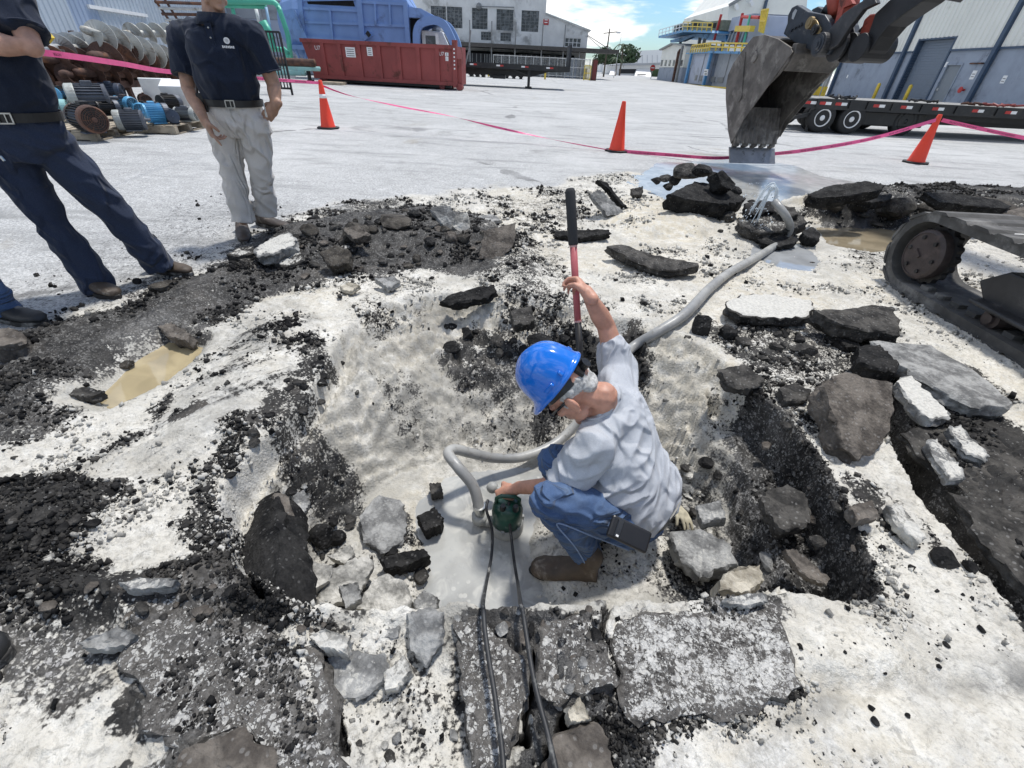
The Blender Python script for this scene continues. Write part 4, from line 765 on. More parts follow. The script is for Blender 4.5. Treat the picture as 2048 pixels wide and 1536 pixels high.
# crumbs nobody could count: one mesh for the dark ones, one for the white nuggets
def ghv(x, y):
    fy = np.log((y + YA) / (Y00 + YA)) / math.log((Y11 + YA) / (Y00 + YA)) * (NV - 1); fx = (x / (y + YA) - U0) / (U1 - U0) * (NU - 1)
    i = np.clip(np.round(fy).astype(int), 0, NV - 1); j = np.clip(np.round(fx).astype(int), 0, NU - 1); return GH[i, j], i * NU + j
def scatter(name, label, mat, n, prob, smin, smax, seed, dust, power=3.0, clump=8.0):
    g = np.random.default_rng(seed); pick = g.choice(len(gx), size=n, p=prob / prob.sum())
    x = gx[pick] + g.uniform(-.006, .006, n); y = gy[pick] + g.uniform(-.006, .006, n); z, ii = ghv(x, y)
    s_ = smin + (smax - smin) * g.random(n) ** power; s_ = np.minimum(s_, .0028 + .0078 * np.sqrt(x ** 2 + y ** 2 + 1.2) * g.uniform(.15, 1, n) ** 2.6); base = np.array([(a, b, c) for a in (-1, 1) for b in (-1, 1) for c in (-1, 1)]) * .62; fc = [(0, 1, 3), (0, 3, 2), (4, 6, 7), (4, 7, 5), (0, 4, 5), (0, 5, 1), (2, 3, 7), (2, 7, 6), (0, 2, 6), (0, 6, 4), (1, 5, 7), (1, 7, 3)]
    var = []
    for k in range(60):
        rr = random.Random(k); v_ = base * np.array([1, rr.uniform(.5, 1), rr.uniform(.4, .8)]) * (1 + np.array([[rr.uniform(-.38, .38) for _ in range(3)] for _ in range(8)])); M_ = np.array(Quaternion((rr.gauss(0, 1), rr.gauss(0, .5), rr.gauss(0, .5), rr.gauss(0, 1))).normalized().to_matrix()); var.append(v_ @ M_.T)
    var = np.array(var); V = var[g.integers(0, 60, n)]; a = g.uniform(0, 6.28, n); ca_, sa_ = np.cos(a), np.sin(a)
    X = V[:, :, 0] * ca_[:, None] - V[:, :, 1] * sa_[:, None]; Y = V[:, :, 0] * sa_[:, None] + V[:, :, 1] * ca_[:, None]
    P = np.stack([X * s_[:, None] + x[:, None], Y * s_[:, None] + y[:, None], V[:, :, 2] * s_[:, None] + (z + s_ * .22)[:, None]], 2).reshape(-1, 3)
    nf = len(fc); Fv = (np.array(fc)[None] + (np.arange(n) * len(base))[:, None, None]).reshape(-1, 3)
    me = bpy.data.meshes.new(name); me.vertices.add(len(P)); me.vertices.foreach_set('co', P.astype(np.float32).ravel()); me.loops.add(len(Fv) * 3); me.loops.foreach_set('vertex_index', Fv.astype(np.int32).ravel())
    me.polygons.add(len(Fv)); me.polygons.foreach_set('loop_start', np.arange(0, len(Fv) * 3, 3, dtype=np.int32)); me.update(calc_edges=True)
    a_ = me.attributes.new('dust', 'FLOAT', 'POINT'); a_.data.foreach_set('value', np.repeat(g.uniform(*dust, n), len(base)).astype(np.float32)); me.materials.append(mat)
    o = bpy.data.objects.new(name, me); COL.objects.link(o); return tag(o, label, kind='stuff')
cell_a = np.gradient(GYr)[:, None] * (gu[1] - gu[0]) * (GYr[:, None] + YA) * np.ones(shp); cell_a = cell_a.ravel(); dist2 = gx ** 2 + gy ** 2 + (HC - H) ** 2
inview = (np.abs(gx) < (gy + .75) * 1.25 + .3) & (gy > .1) & (gy < 7.5)
clus = np.clip(.35 + 2.2 * fbm(gx, gy, 4.5, 4, .6, 120), 0.02, 2) ** 2
wnear = cell_a / dist2 ** .75 * inview
okw = (1 - .8 * lane * 0) * (1 - np.clip(Wt * 1.15, 0, 1))
pdark = wnear * clus * (sstep(.2, .6, D) * (1 - .97 * A) * (1 - .5 * lane) * (1 - .96 * G) + .03 * (1 - G)) * okw
pwhite = wnear * clus * (1 - G) * (sstep(.5, .25, D) * .8 + sstep(.35, .5, D) * sstep(.75, .55, D)) * (1 - .93 * wm) * okw * (1 - .8 * ws) * (1 - .9 * lane) * (1 - .97 * A)
scatter('asphalt_crumbs', 'countless black asphalt crumbs scattered over the dug ground', MR['black'], 42000, pdark, .0028, .034, 3, (-.4, .35), 5)
scatter('asphalt_grit', 'countless grey brown crumbs scattered over the dug ground', MR['asph'], 22000, pdark, .0028, .036, 4, (-.3, .45), 5)
scatter('lime_nuggets', 'countless cream white lime nuggets scattered over the dug ground', MR['pale'], 34000, pwhite, .0028, .030, 6, (.2, .7), 4.5)
# ================================================================== BUILDINGS AND YARD
class Pl:
    """an upright plane of the place: through p0, running along d; n points to the yard"""
    def __init__(s, p0, d):
        s.p0 = np.array([p0[0], p0[1], 0.]); s.d = np.array([d[0], d[1], 0.]); s.d /= np.linalg.norm(s.d); s.n = np.array([s.d[1], -s.d[0], 0])
        if s.n @ (-s.p0) < 0: s.n = -s.n
    def p(s, px, py, off=0.0):
        r = _ray(px, py); O = np.array([0, 0, HC]); t = ((s.p0 - O) @ s.n) / (r @ s.n); return O + r * t + s.n * off
    def sz(s, px, py, off=0.0):                   # distance along the plane and height
        q = s.p(px, py); return (q - s.p0) @ s.d, q[2]
    def w(s, a, z, off=0.0):
        return s.p0 + s.d * a + np.array([0, 0, z]) + s.n * off
    def rect(s, mb, a0, a1, z0, z1, off, th):     # slab whose face stands off metres in front of the plane
        P = [s.w(a0, z0, off), s.w(a1, z0, off), s.w(a1, z1, off), s.w(a0, z1, off)]; return mb.prism(P, -s.n * th)
    def poly(s, mb, pts, off, th):
        return mb.prism([s.p(x, y) + s.n * off for x, y in pts], -s.n * th)
def FP(Y): return Pl((0, Y), (1, 0))
def wall_cells(pl, mb, a0, a1, z0, z1, holes, off, th):
    """a wall of real thickness with openings: pieces butted round the holes"""
    A = sorted({a0, a1, *[h[0] for h in holes], *[h[1] for h in holes]}); Z = sorted({z0, z1, *[h[2] for h in holes], *[h[3] for h in holes]})
    for i in range(len(A) - 1):
        zs = None
        for j in range(len(Z) - 1):
            ca, cz = (A[i] + A[i + 1]) / 2, (Z[j] + Z[j + 1]) / 2; hole = any(h[0] < ca < h[1] and h[2] < cz < h[3] for h in holes)
            if not hole and zs is None: zs = Z[j]
            if zs is not None and (hole or j == len(Z) - 2):
                pl.rect(mb, A[i], A[i + 1], zs, Z[j] if hole else Z[j + 1], off, th); zs = None
def text_mesh(body, size, align='CENTER'):
    cu = bpy.data.curves.new('t', 'FONT'); cu.body = body; cu.size = size; cu.align_x = align; cu.align_y = 'CENTER'; cu.resolution_u = 2
    o = bpy.data.objects.new('t', cu); COL.objects.link(o); dg = bpy.context.evaluated_depsgraph_get(); dg.update()
    me = bpy.data.meshes.new_from_object(o.evaluated_get(dg)); V = [v.co.copy() for v in me.vertices]; Fc = [tuple(p.vertices) for p in me.polygons]
    bpy.data.objects.remove(o); bpy.data.curves.remove(cu); bpy.data.meshes.remove(me); return V, Fc
def lettering(body, size, origin, ux, uz, mat, parent, name='lettering'):
    V, Fc = text_mesh(body, size); o = Vector(origin); ux = Vector(ux); uz = Vector(uz); b = MB(); b.add([o + ux * v.x + uz * v.y for v in V], Fc); return b.build(name, mat, parent, fix=False)

M = {}
M['white_conc'] = pm('weathered_white_concrete', (.70, .695, .675), .85, var=.16, sc=.35, dirt=(.33, .325, .31), dirt_amt=.45, dsc=.22)
M['glass_dark'] = pm('grimy_glass', (.045, .05, .055), .18, var=.6, sc=1.2, dirt=(.20, .215, .22), dirt_amt=.5, dsc=1.6)
M['frame_dark'] = pm('window_bars', (.22, .225, .225), .6)
M['black_steel'] = pm('black_steel', (.012, .012, .013), .45, var=.4, sc=3, dirt=(.05, .046, .04), dirt_amt=.3)
M['dark_roof'] = pm('dark_canopy', (.07, .065, .06), .8, var=.3)
M['cream'] = pm('cream_sheet', (.74, .735, .68), .55, var=.05, sc=.4, dirt=(.5, .49, .45), dirt_amt=.1, dsc=.5)
M['bluegrey'] = pm('blue_grey_wall', (.275, .315, .38), .75, var=.08, sc=1.5, bump=.1, bsc=30, dirt=(.16, .18, .215), dirt_amt=.25, dsc=.8)
M['navy_trim'] = pm('navy_trim', (.045, .075, .125), .5)
M['shutter'] = pm('grey_shutter', (.16, .195, .245), .5, var=.08)
M['door_grey'] = pm('grey_door', (.20, .225, .25), .5, var=.06)
M['yellow'] = pm('yellow_paint', (.70, .50, .05), .5, var=.12, dirt=(.3, .24, .08), dirt_amt=.15)
M['white'] = pm('white_paint', (.74, .74, .73), .5, var=.06)
M['label'] = pm('paper_label', (.80, .80, .79), .6, var=.03)
M['red'] = pm('red_paint', (.45, .035, .03), .5, var=.15)
M['skyblue'] = pm('sky_blue_steel', (.09, .27, .50), .5, var=.15, dirt=(.05, .1, .16), dirt_amt=.3, dsc=.6)
M['lilac'] = pm('lilac_panel', (.40, .435, .52), .6, var=.06, sc=.6, dirt=(.28, .29, .33), dirt_amt=.25, dsc=.5)
M['conc_panel'] = pm('grey_panel', (.36, .375, .40), .7, var=.07, sc=.7, dirt=(.25, .26, .27), dirt_amt=.25, dsc=.6)
M['greygalv'] = pm('galvanised_steel', (.46, .47, .47), .42, .55, var=.16, sc=4, dirt=(.28, .27, .25), dirt_amt=.3, dsc=3)
M['rust'] = pm('rusty_steel', (.085, .045, .034), .82, var=.4, sc=5, dirt=(.17, .075, .04), dirt_amt=.4, dsc=3)
M['boxred'] = pm('dull_red_paint', (.27, .056, .050), .6, var=.14, sc=.8, dirt=(.12, .04, .03), dirt_amt=.3, dsc=1.3)
M['boxred_dark'] = pm('dark_red_paint', (.15, .03, .028), .65, var=.2, sc=1)
M['blue'] = pm('faded_blue_paint', (.20, .325, .60), .5, var=.10, sc=.8, dirt=(.13, .2, .36), dirt_amt=.3, dsc=.8)
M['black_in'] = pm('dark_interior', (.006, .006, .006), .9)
M['mint'] = pm('mint_pipe_paint', (.10, .47, .33), .45, var=.1, sc=1.5)
M['teal'] = pm('pale_teal_paint', (.27, .50, .49), .5, var=.12, sc=1.2, dirt=(.3, .32, .3), dirt_amt=.3)
M['paleblue'] = pm('pale_blue_pipe', (.30, .48, .66), .5, var=.1)
M['wood'] = pm('grey_pallet_wood', (.34, .29, .22), .85, var=.28, sc=4, bump=.2, bsc=40, dirt=(.16, .13, .10), dirt_amt=.4, dsc=5)
M['olive'] = pm('olive_cooler', (.17, .18, .13), .6, var=.2)
M['leaf'] = pm('dark_leaf', (.035, .065, .025), .7, var=.5, sc=1.5)
M['bark'] = pm('bark', (.10, .08, .06), .9)
M['tarp'] = pm('tarp_black', (.018, .02, .024), .7, var=.3, sc=1)

def window(pl, parent, a0, a1, z0, z1, nx, nz, off=-.12, fm='frame_dark', gm='glass_dark', bar=.05):
    f = MB()
    for k in range(nx + 1):
        x = a0 + (a1 - a0) * k / nx; wd = bar * (1.6 if k in (0, nx) else 1 if k * 2 != nx else 1.3); pl.rect(f, x - wd / 2, x + wd / 2, z0, z1, off + .05, .06)
    for k in range(nz + 1):
        z = z0 + (z1 - z0) * k / nz; wd = bar * (1.6 if k in (0, nz) else .8); pl.rect(f, a0, a1, z - wd / 2, z + wd / 2, off + .047, .05)
    fo = f.build('window', M[fm], parent); g = MB(); pl.rect(g, a0, a1, z0, z1, off, .03); g.build('pane', M[gm], fo); return fo

# ---- the old white concrete factory
B = FP(80.0); bt = thing('factory_building', 'old white concrete factory with gridded windows and a long dark dock canopy', 'building', (-5, 80, 0))
wins = [(862, 27, 893, 57), (894, 29, 925, 58), (944, 30, 975, 61), (993, 33, 1026, 66), (1043, 36, 1076, 67)]; wsm = [(962, 64, 982, 78), (1001, 66, 1022, 80)]
hs = []; wz = []
for k, (x0, y0, x1, y1) in enumerate(wins + wsm):
    a0, z1 = B.sz(x0, y0); a1, z0 = B.sz(x1, y1)
    if k < 5: z0, z1 = 5.05, 7.35
    else: z0, z1 = 3.85, 4.8
    hs.append((a0, a1, z0, z1)); wz.append((a0, a1, z0, z1, 4, 6 if k < 5 else 3))
aL = B.sz(640, 60)[0]; aR = B.sz(1092, 20)[0]; aE = B.sz(1175, 80)[0]
mb = MB(); wall_cells(B, mb, aL, aR, 0, 15, hs, 0, .5); B.rect(mb, aL, aR, 14.9, 15.4, .12, .6)
e0, e1 = 7.1, 5.45; h2 = B.sz(1131, 70), B.sz(1162, 84); a0, a1 = h2[0][0], h2[1][0]; z0, z1 = 3.55, 4.6
wall_cells(B, mb, aR, aE, 0, 4.9, [(a0, a1, z0, z1)], -.004, .5)
mb.prism([B.w(aR, 4.9, -.004), B.w(aE, 4.9, -.004), B.w(aE, e1, -.004), B.w(aR, e0, -.004)], (0, .5, 0))
mb.box2((aL + .02, 80.52, 0), (aR - .02, 110, 14.9)); mb.box2((aR, 80.52, 0), (aE - .02, 108, 5.0))
mb.build('wall', M['white_conc'], bt)
rf = MB(); rf.beam(B.w(aR, e0 + .06, .1), B.w(aE + .3, e1 + .06, .1), .3, .12); rf.prism([B.w(aR, e0, -.6), B.w(aE + .3, e1 - .02, -.6), B.w(aE + .3, e1 + .1, -.6), B.w(aR, e0 + .12, -.6)], (0, 28, 0)); rf.build('roof_edge', M['greygalv'], bt)
for t_ in wz: window(B, bt, *t_[:4], t_[4], t_[5], bar=.045)
window(B, bt, a0, a1, z0, z1, 4, 2, fm='white', bar=.08)
ls = MB(); s0, s1 = B.sz(1087, 38), B.sz(1097, 50); B.rect(ls, s0[0], s1[0], s1[1], s0[1], .05, .05); sg = ls.build('red_notice', M['red'], bt)
for k in range(3):
    l_ = MB(); B.rect(l_, s0[0] + .15, s1[0] - .15, s1[1] + .2 + .28 * k, s1[1] + .32 + .28 * k, .056, .004); l_.build('notice_line', M['white'], sg)
cd = MB(); q0 = B.p(958, 13, .2); cd.tube([q0, B.p(1028, 15, .2), B.p(1030, 35, .2)], .05, 5); cd.sph(q0, .42, 8); cd.build('vent_pipe', M['frame_dark'], bt)
cn_ = MB(); cz = 2.95; xa, xb = B.sz(905, 90)[0], B.sz(1219, 100)[0]
cn_.prism([(xa, 79.98, cz), (xb, 79.98, cz), (xb + .2, 72.5, cz - .05), (xa, 72.5, cz - .05)], (0, 0, .42))
for k in range(26):
    x = xa + (xb - xa) * (k + .5) / 26; cn_.beam((x, 72.45, cz + .14), (x, 79.9, cz + .43), .12, .06)
cn_.build('dock_canopy', M['dark_roof'], bt)
for x in (940, 983, 1030, 1083, 1127, 1160):
    p = FP(73.0).p(x, 100); pm_ = MB(); pm_.tube([(p[0], 73, 0), (p[0], 73, 5.6 if x < 1130 else 2.9)], .09, 6); pm_.build('canopy_post', M['frame_dark'], bt)
st = MB(); st.tube([B.p(1175, 70, -.2), (xb - .5, 74, 3.2)], .05, 5); st.tube([B.p(1175, 72, -.2), (xb - 1.6, 74, 3.2)], .04, 5); st.build('stay_cable', M['frame_dark'], bt)
dk_ = MB(); dk_.box2((xa, 76.5, 0), (xb - 3.2, 79.97, 1.15)); dk_.build('loading_dock', M['conc_panel'], bt)
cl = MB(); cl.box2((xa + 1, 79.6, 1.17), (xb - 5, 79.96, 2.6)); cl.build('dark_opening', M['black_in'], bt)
# crates and bins on the dock
P74 = FP(74.5)
for k, (x0, x1, y0, y1, m_, lb) in enumerate([(932, 966, 107, 121, 'tarp', 'leftmost dark bin under the dock canopy'), (967, 986, 108, 122, 'tarp', 'narrow dark bin under the dock canopy'), (990, 1035, 109, 122, 'tarp', 'long dark bin in the middle of the dock'), (1037, 1078, 110, 124, 'tarp', 'dark bin right of the long one on the dock'), (1080, 1128, 112, 126, 'tarp', 'dark bin behind the trailer headboard'), (1131, 1160, 116, 130, 'bluegrey', 'blue grey bin at the right end of the dock')]):
    a = P74.sz(x0, y1); b = P74.sz(x1, y0); c0 = thing('storage_bin', lb, 'bin', P74.w((a[0] + b[0]) / 2, 1.16), 'bins under the dock canopy'); bx = MB(); P74.rect(bx, a[0], b[0], 1.16 if k < 5 else .0, b[1], 0, 1.4); bx.build('bin_body', M[m_], c0)
    rb = MB()
    for j in range(4):
        x = a[0] + (b[0] - a[0]) * (j + .5) / 4; P74.rect(rb, x - .05, x + .05, 1.17 if k < 5 else .01, b[1] - .03, .05, .05)
    rb.build('bin_rib', M['frame_dark'], c0)
# chain link fence panels in front of the dock
P70 = FP(70.0); fn = thing('wire_fence', 'pale galvanised pipe fence in front of the dock', 'fence', (8, 70, 0)); fx0, fx1 = P70.sz(987, 115)[0], P70.sz(1180, 125)[0]
for k in range(13):
    x = fx0 + (fx1 - fx0) * k / 12; m_ = MB(); m_.tube([(x, 70, 0), (x, 70, 2.15)], .05, 6); m_.build('fence_post', M['greygalv'], fn)
m_ = MB()
for z in (.25, 1.2, 2.1): m_.tube([(fx0, 70.0, z), (fx1, 70.0, z)], .035, 5)
m_.build('fence_rail', M['greygalv'], fn)
m_ = MB()
for k in range(150):
    x = fx0 + (fx1 - fx0) * k / 149
    m_.tube([(x, 70.02, .25), (x + .5, 70.02, 2.1)], .008, 3, False); m_.tube([(x + .5, 70.05, .25), (x, 70.05, 2.1)], .008, 3, False)
m_.build('wire_mesh', M['greygalv'], fn)['kind'] = 'stuff'
# yellow cage gate, brown crate, bollards, teal machines
P66 = FP(66.0)
def frame_gate(name, x0, x1, y0, y1, mat, label, cat, nb=4):
    a = P66.sz(x0, y1)[0]; b = P66.sz(x1, y1)[0]; z = P66.sz(x0, y0)[1]; t_ = thing(name, label, cat, (a, 66, 0)); f = MB()
    for x in (a, b): f.beam((x, 66, 0), (x, 66, z), .1, .1)
    for zz in (.1, z * .5, z): f.beam((a, 66.0, zz), (b, 66.0, zz), .08, .08)
    f.build('frame', M[mat], t_); g = MB()
    for k in range(1, nb): g.beam((a + (b - a) * k / nb, 66, .1), (a + (b - a) * k / nb, 66, z), .04, .04)
    g.build('bar', M[mat], t_); return t_
frame_gate('yellow_gate', 1167, 1179, 131, 160, 'yellow', 'yellow mesh cage gate at the right end of the dock', 'gate', 5)
t_ = thing('brown_cabinet', 'rust brown cabinet standing right of the yellow gate', 'cabinet', (P66.sz(1182, 150)[0], 66, 0)); bx = MB(); a = P66.sz(1182, 160)[0]; b = P66.sz(1192, 160)[0]; bx.box2((a, 66, 0), (b, 67, 2.1)); bx.build('cabinet_body', M['rust'], t_); bx = MB(); bx.box2((a + .08, 65.95, .1), (b - .08, 65.99, 2.0)); bx.build('door', M['boxred_dark'], t_)
for x, y, lb in [(977, 163, 'yellow bollard left under the far trailer'), (1090, 157, 'yellow bollard right of the trailer leg in the distance')]:
    p = at(x, y); p = p * (60 / p[1]); b = MB(); b.tube([(p[0], 60, 0), (p[0], 60, 1.15), (p[0], 60, 1.22)], [.1, .1, .05], 10); tag(b.build('yellow_bollard', M['yellow'], None, True), lb, 'bollard', 'yellow bollards')
P55 = FP(56.0)
for k, (x0, x1, lb) in enumerate([(936, 972, 'teal machine base below the rear of the far trailer'), (977, 1000, 'small teal machine base between the yellow bollard and trailer'), (1006, 1049, 'teal machine base left of the trailer leg')]):
    a = P55.sz(x0, 150)[0]; b = P55.sz(x1, 150)[0]; t_ = thing('machine_base', lb, 'machine', ((a + b) / 2, 56, 0), 'teal machine bases'); m_ = MB(); m_.box2((a, 56, .55), (b, 57.5, 1.0)); m_.box2((a + .2, 56.2, 1.0), (b - .6, 57.3, 1.25)); m_.build('bed', M['teal'], t_)
    n_ = max(2, int((b - a) / .6)); l_ = MB()
    for j in range(n_): x = a + (b - a) * (j + .5) / n_; l_.box2((x - .16, 56.02, 0), (x + .16, 57.4, .55)); l_.tube([(x - .25, 55.95, .3), (x + .25, 55.95, .3)], .14, 8)
    l_.build('foot_block', M['black_steel'], t_)

# ---- black flatbed trailer in the middle distance
T0 = FP(34.0); tr = thing('flatbed_trailer', 'empty black flatbed trailer parked behind the red container', 'trailer', (-.5, 34, 0))
xa, xb = T0.sz(905, 125)[0], T0.sz(1140, 138)[0]; zt = 1.24
m_ = MB(); m_.box2((xa, 34, zt - .10), (xb, 36.45, zt)); m_.build('deck', M['tarp'], tr)
m_ = MB(); m_.box2((xa, 33.94, zt - .26), (xb, 33.998, zt + .02)); m_.box2((xa, 36.452, zt - .26), (xb, 36.5, zt + .02)); m_.build('side_rail', M['black_steel'], tr)
for yy in (34.75, 35.6):
    m_ = MB(); m_.prism([(xa, yy, zt - .1), (xa, yy, zt - .62), (xb - 2.4, yy, zt - .62), (xb - 1.3, yy, zt - .32), (xb, yy, zt - .28), (xb, yy, zt - .1)], (0, .12, 0)); m_.build('chassis_beam', M['black_steel'], tr)
hx0 = T0.sz(1138, 120)[0]; m_ = MB(); m_.box2((hx0, 34, zt), (hx0 + .12, 36.45, 2.35)); m_.build('headboard', M['tarp'], tr)
for yy in (34.3, 36.1):
    lx = T0.sz(1057, 170)[0]; m_ = MB(); m_.beam((lx, yy, 0.06), (lx, yy, zt - .1), .17, .17); m_.box2((lx - .22, yy - .2, 0), (lx + .22, yy + .2, .06)); m_.beam((lx - .1, yy, .7), (lx - 1.0, yy, zt - .3), .07, .07); m_.build('landing_leg', M['black_steel'], tr)
for x in (947, 1000, 1050, 1100):
    p = T0.sz(x, 130)[0]; m_ = MB(); m_.box2((p - .22, 33.93, zt - .14), (p, 33.938, zt - .06)); m_.build('reflector', M['white'], tr); m_ = MB(); m_.box2((p, 33.93, zt - .14), (p + .22, 33.938, zt - .06)); m_.build('reflector', M['red'], tr)
ax = MB(); ax.box2((T0.sz(985, 140)[0], 34.4, .45), (T0.sz(1010, 140)[0], 36, .62)); ax.build('toolbox', M['black_steel'], tr)
for xw in (-7.2, -8.4):
    for yy in (34.25, 36.2):
        w_ = MB(); w_.tube([(xw, yy - .14, .5), (xw, yy + .14, .5)], .5, 18); wo = w_.build('wheel', M['tarp'], tr); r_ = MB(); r_.tube([(xw, yy - .16, .5), (xw, yy + .16, .5)], .24, 14); r_.build('rim', M['greygalv'], wo)

# ---- dull red roll-off container
Cp = at(632, 165); Cq = at(912, 181); cdv = Cq - Cp; L = np.linalg.norm(cdv[:2]); K0 = Pl(Cp, cdv); ct = thing('rolloff_container', 'dull red roll off waste container with upright ribs and white notices', 'container', (Cp + Cq) / 2)
nb_ = -K0.n * 2.3; zb, ztp = .22, 1.86
m_ = MB(); m_.add([K0.w(a, z, -o) for a, z, o in [(0, zb, 0), (L, zb, 0), (L, zb, 2.3), (0, zb, 2.3), (-.42, ztp, 0), (L, ztp, 0), (L, ztp, 2.3), (-.42, ztp, 2.3), (.05, zb + .1, .06), (L - .06, zb + .1, .06), (L - .06, zb + .1, 2.24), (.05, zb + .1, 2.24), (-.36, ztp, .06), (L - .06, ztp, .06), (L - .06, ztp, 2.24), (-.36, ztp, 2.24)]],
  [(0, 1, 2, 3), (0, 4, 5, 1), (1, 5, 6, 2), (2, 6, 7, 3), (3, 7, 4, 0), (8, 9, 10, 11), (8, 9, 13, 12), (9, 10, 14, 13), (10, 11, 15, 14), (11, 8, 12, 15), (4, 5, 13, 12), (5, 6, 14, 13), (6, 7, 15, 14), (7, 4, 12, 15)]); m_.build('hopper', M['boxred'], ct)
m_ = MB(); K0.rect(m_, -.44, L + .02, ztp - .13, ztp + .03, .09, .14); K0.rect(m_, -.02, L + .02, zb - .02, zb + .14, .07, .10); m_.build('rim_rail', M['boxred'], ct)
for x in (651, 684, 722, 761, 800, 838, 876):
    a = K0.sz(x, 130)[0]; m_ = MB(); K0.rect(m_, a - .10, a + .10, zb + .14, ztp - .13, .08, .078); m_.build('rib', M['boxred'], ct)
m_ = MB(); K0.rect(m_, L - .12, L + .12, zb - .1, 2.1, .10, .22); K0.rect(m_, L + .12, L + .34, .05, 1.35, .02, .16); m_.tube([K0.w(L + .2, .16, .1), K0.w(L + .2, .16, -.3)], .16, 12); m_.build('end_post', M['boxred'], ct)
m_ = MB(); K0.rect(m_, .2, L - .3, .08, zb - .004, -.12, .2); K0.rect(m_, .2, L - .3, .08, zb - .004, -1.95, .2); m_.build('skid', M['black_steel'], ct)
for a in (.5, L - .75):
    for o in (-.1, -2.1):
        m_ = MB(); m_.tube([K0.w(a, .15, o + .1), K0.w(a, .15, o - .12)], .15, 14); m_.build('roller', M['boxred_dark'], ct)
for x0, y0, x1, y1, nl in [(690, 94, 712, 115, 4), (733, 94, 746, 112, 4), (890, 105, 897, 112, 2), (891, 113, 897, 122, 2)]:
    p0, p1 = K0.sz(x0, y0), K0.sz(x1, y1); m_ = MB(); K0.rect(m_, p0[0], p1[0], p1[1], p0[1], .012, .012); no = m_.build('notice', M['label'], ct); m_ = MB()
    for j in range(nl): z = p1[1] + (p0[1] - p1[1]) * (j + .7) / (nl + .6); K0.rect(m_, p0[0] + .06, p1[0] - .06, z - .018, z + .018, .016, .003)
    m_.build('print_line', M['frame_dark'], no)
lettering('U7', .26, K0.p(635, 96, .015), K0.d, (0, 0, 1), M['label'], ct); lettering('U7', .22, K0.p(883, 108, .015), K0.d, (0, 0, 1), M['label'], ct)
m_ = MB()
for j in range(6): z = .9 + j * .16; K0.rect(m_, L - .05, L + .02, z, z + .07, .106, .004)
m_.build('white_mark', M['label'], ct)
for x, y, tx, ty in [(926, 140, 931, 90), (928, 132, 940, 90)]:
    pass
m_ = MB(); pp = FP(31.5); m_.tube([pp.p(928, 138), pp.p(938, 100), pp.p(941, 60)], .05, 6); m_.tube([pp.p(928, 100), pp.p(926, 138)], .04, 6); tag(m_.build('steel_rod', M['frame_dark'], None), 'two thin steel rods leaning between the red container and far trailer', 'rod')
pl_ = at(670, 169); m_ = MB(); m_.box((pl_[0], pl_[1] - .2, .06), (1.1, .9, .12)); tag(m_.build('low_pallet', M['wood'], None), 'flat wooden pallet lying against the foot of the red container', 'pallet')

# ---- blue compactor hopper and the white lorry behind it
Q = FP(33.0); bc = thing('compactor_body', 'big faded blue compactor hopper with beams and a rounded left end', 'compactor', (-10, 33, 0))
m_ = MB(); Q.poly(m_, [(604, 4), (622, -12), (806, -12), (818, 10), (820, 118), (612, 118)], 0, 2.5); m_.build('hopper_body', M['blue'], bc)
a_, z_ = Q.sz(604, 50); m_ = MB(); c0 = Q.p(604, 50, -1.25)
m_.lathe([(.02, -1.75), (.95, -1.62), (1.5, -1.1), (1.75, -.4), (1.75, 0.0)], 22, Matrix.Translation(Vector(c0)) @ Matrix.Rotation(PI / 2, 4, 'Y') @ Matrix.Diagonal((1.0, .80, 1.0, 1))); m_.build('rounded_end', M['blue'], bc)
m_ = MB()
for a, b in [((604, 16), (720, 22)), ((606, 44), (722, 48)), ((612, 75), (724, 81)), ((724, 49), (812, 52)), ((722, 4), (815, 9)), ((606, 0), (720, -2))]:
    p, q = Q.p(*a, .05), Q.p(*b, .05); m_.beam(p, q, .10, .13)
m_.build('cross_beam', M['blue'], bc)
for x0, x1, y0, y1, wd in [(600, 612, -8, 96, .26), (661, 667, 20, 80, .12), (718, 728, -10, 96, .3), (751, 753, 8, 50, .1), (780, 782, 9, 51, .1), (811, 818, 4, 95, .26), (651, 652, 80, 92, .09), (690, 692, 82, 94, .09)]:
    p, q = Q.p(x0, y0, .08), Q.p(x1, y1, .08); m_ = MB(); m_.beam(p, q, wd, .18, (0, 1, 0)); m_.build('upright_beam', M['blue'], bc)
m_ = MB(); m_.beam(Q.p(593, 22, .3), Q.p(620, 84, .3), .1, .12); m_.build('strut', M['blue'], bc)
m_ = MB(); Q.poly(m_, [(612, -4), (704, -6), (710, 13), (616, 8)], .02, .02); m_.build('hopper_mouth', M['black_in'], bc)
m_ = MB(); Q.poly(m_, [(730, 73), (742, 64), (746, 72), (732, 82)], .4, .4); m_.build('hinge_arm', M['blue'], bc); m_ = MB(); m_.beam(Q.p(738, 65, .45), Q.p(744, 73, .45), .12, .2); m_.build('rubber_stop', M['black_steel'], bc)
m_ = MB(); Q.poly(m_, [(816, 14), (842, 17), (880, 38), (870, 44), (842, 36), (818, 35)], .1, 2.4); m_.build('hood', M['blue'], bc)
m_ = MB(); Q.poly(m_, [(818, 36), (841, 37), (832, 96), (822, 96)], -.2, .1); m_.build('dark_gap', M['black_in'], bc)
arc = [(834, 96), (834, 66), (840, 50), (853, 43), (870, 41), (885, 47), (896, 62), (906, 84), (908, 96)]
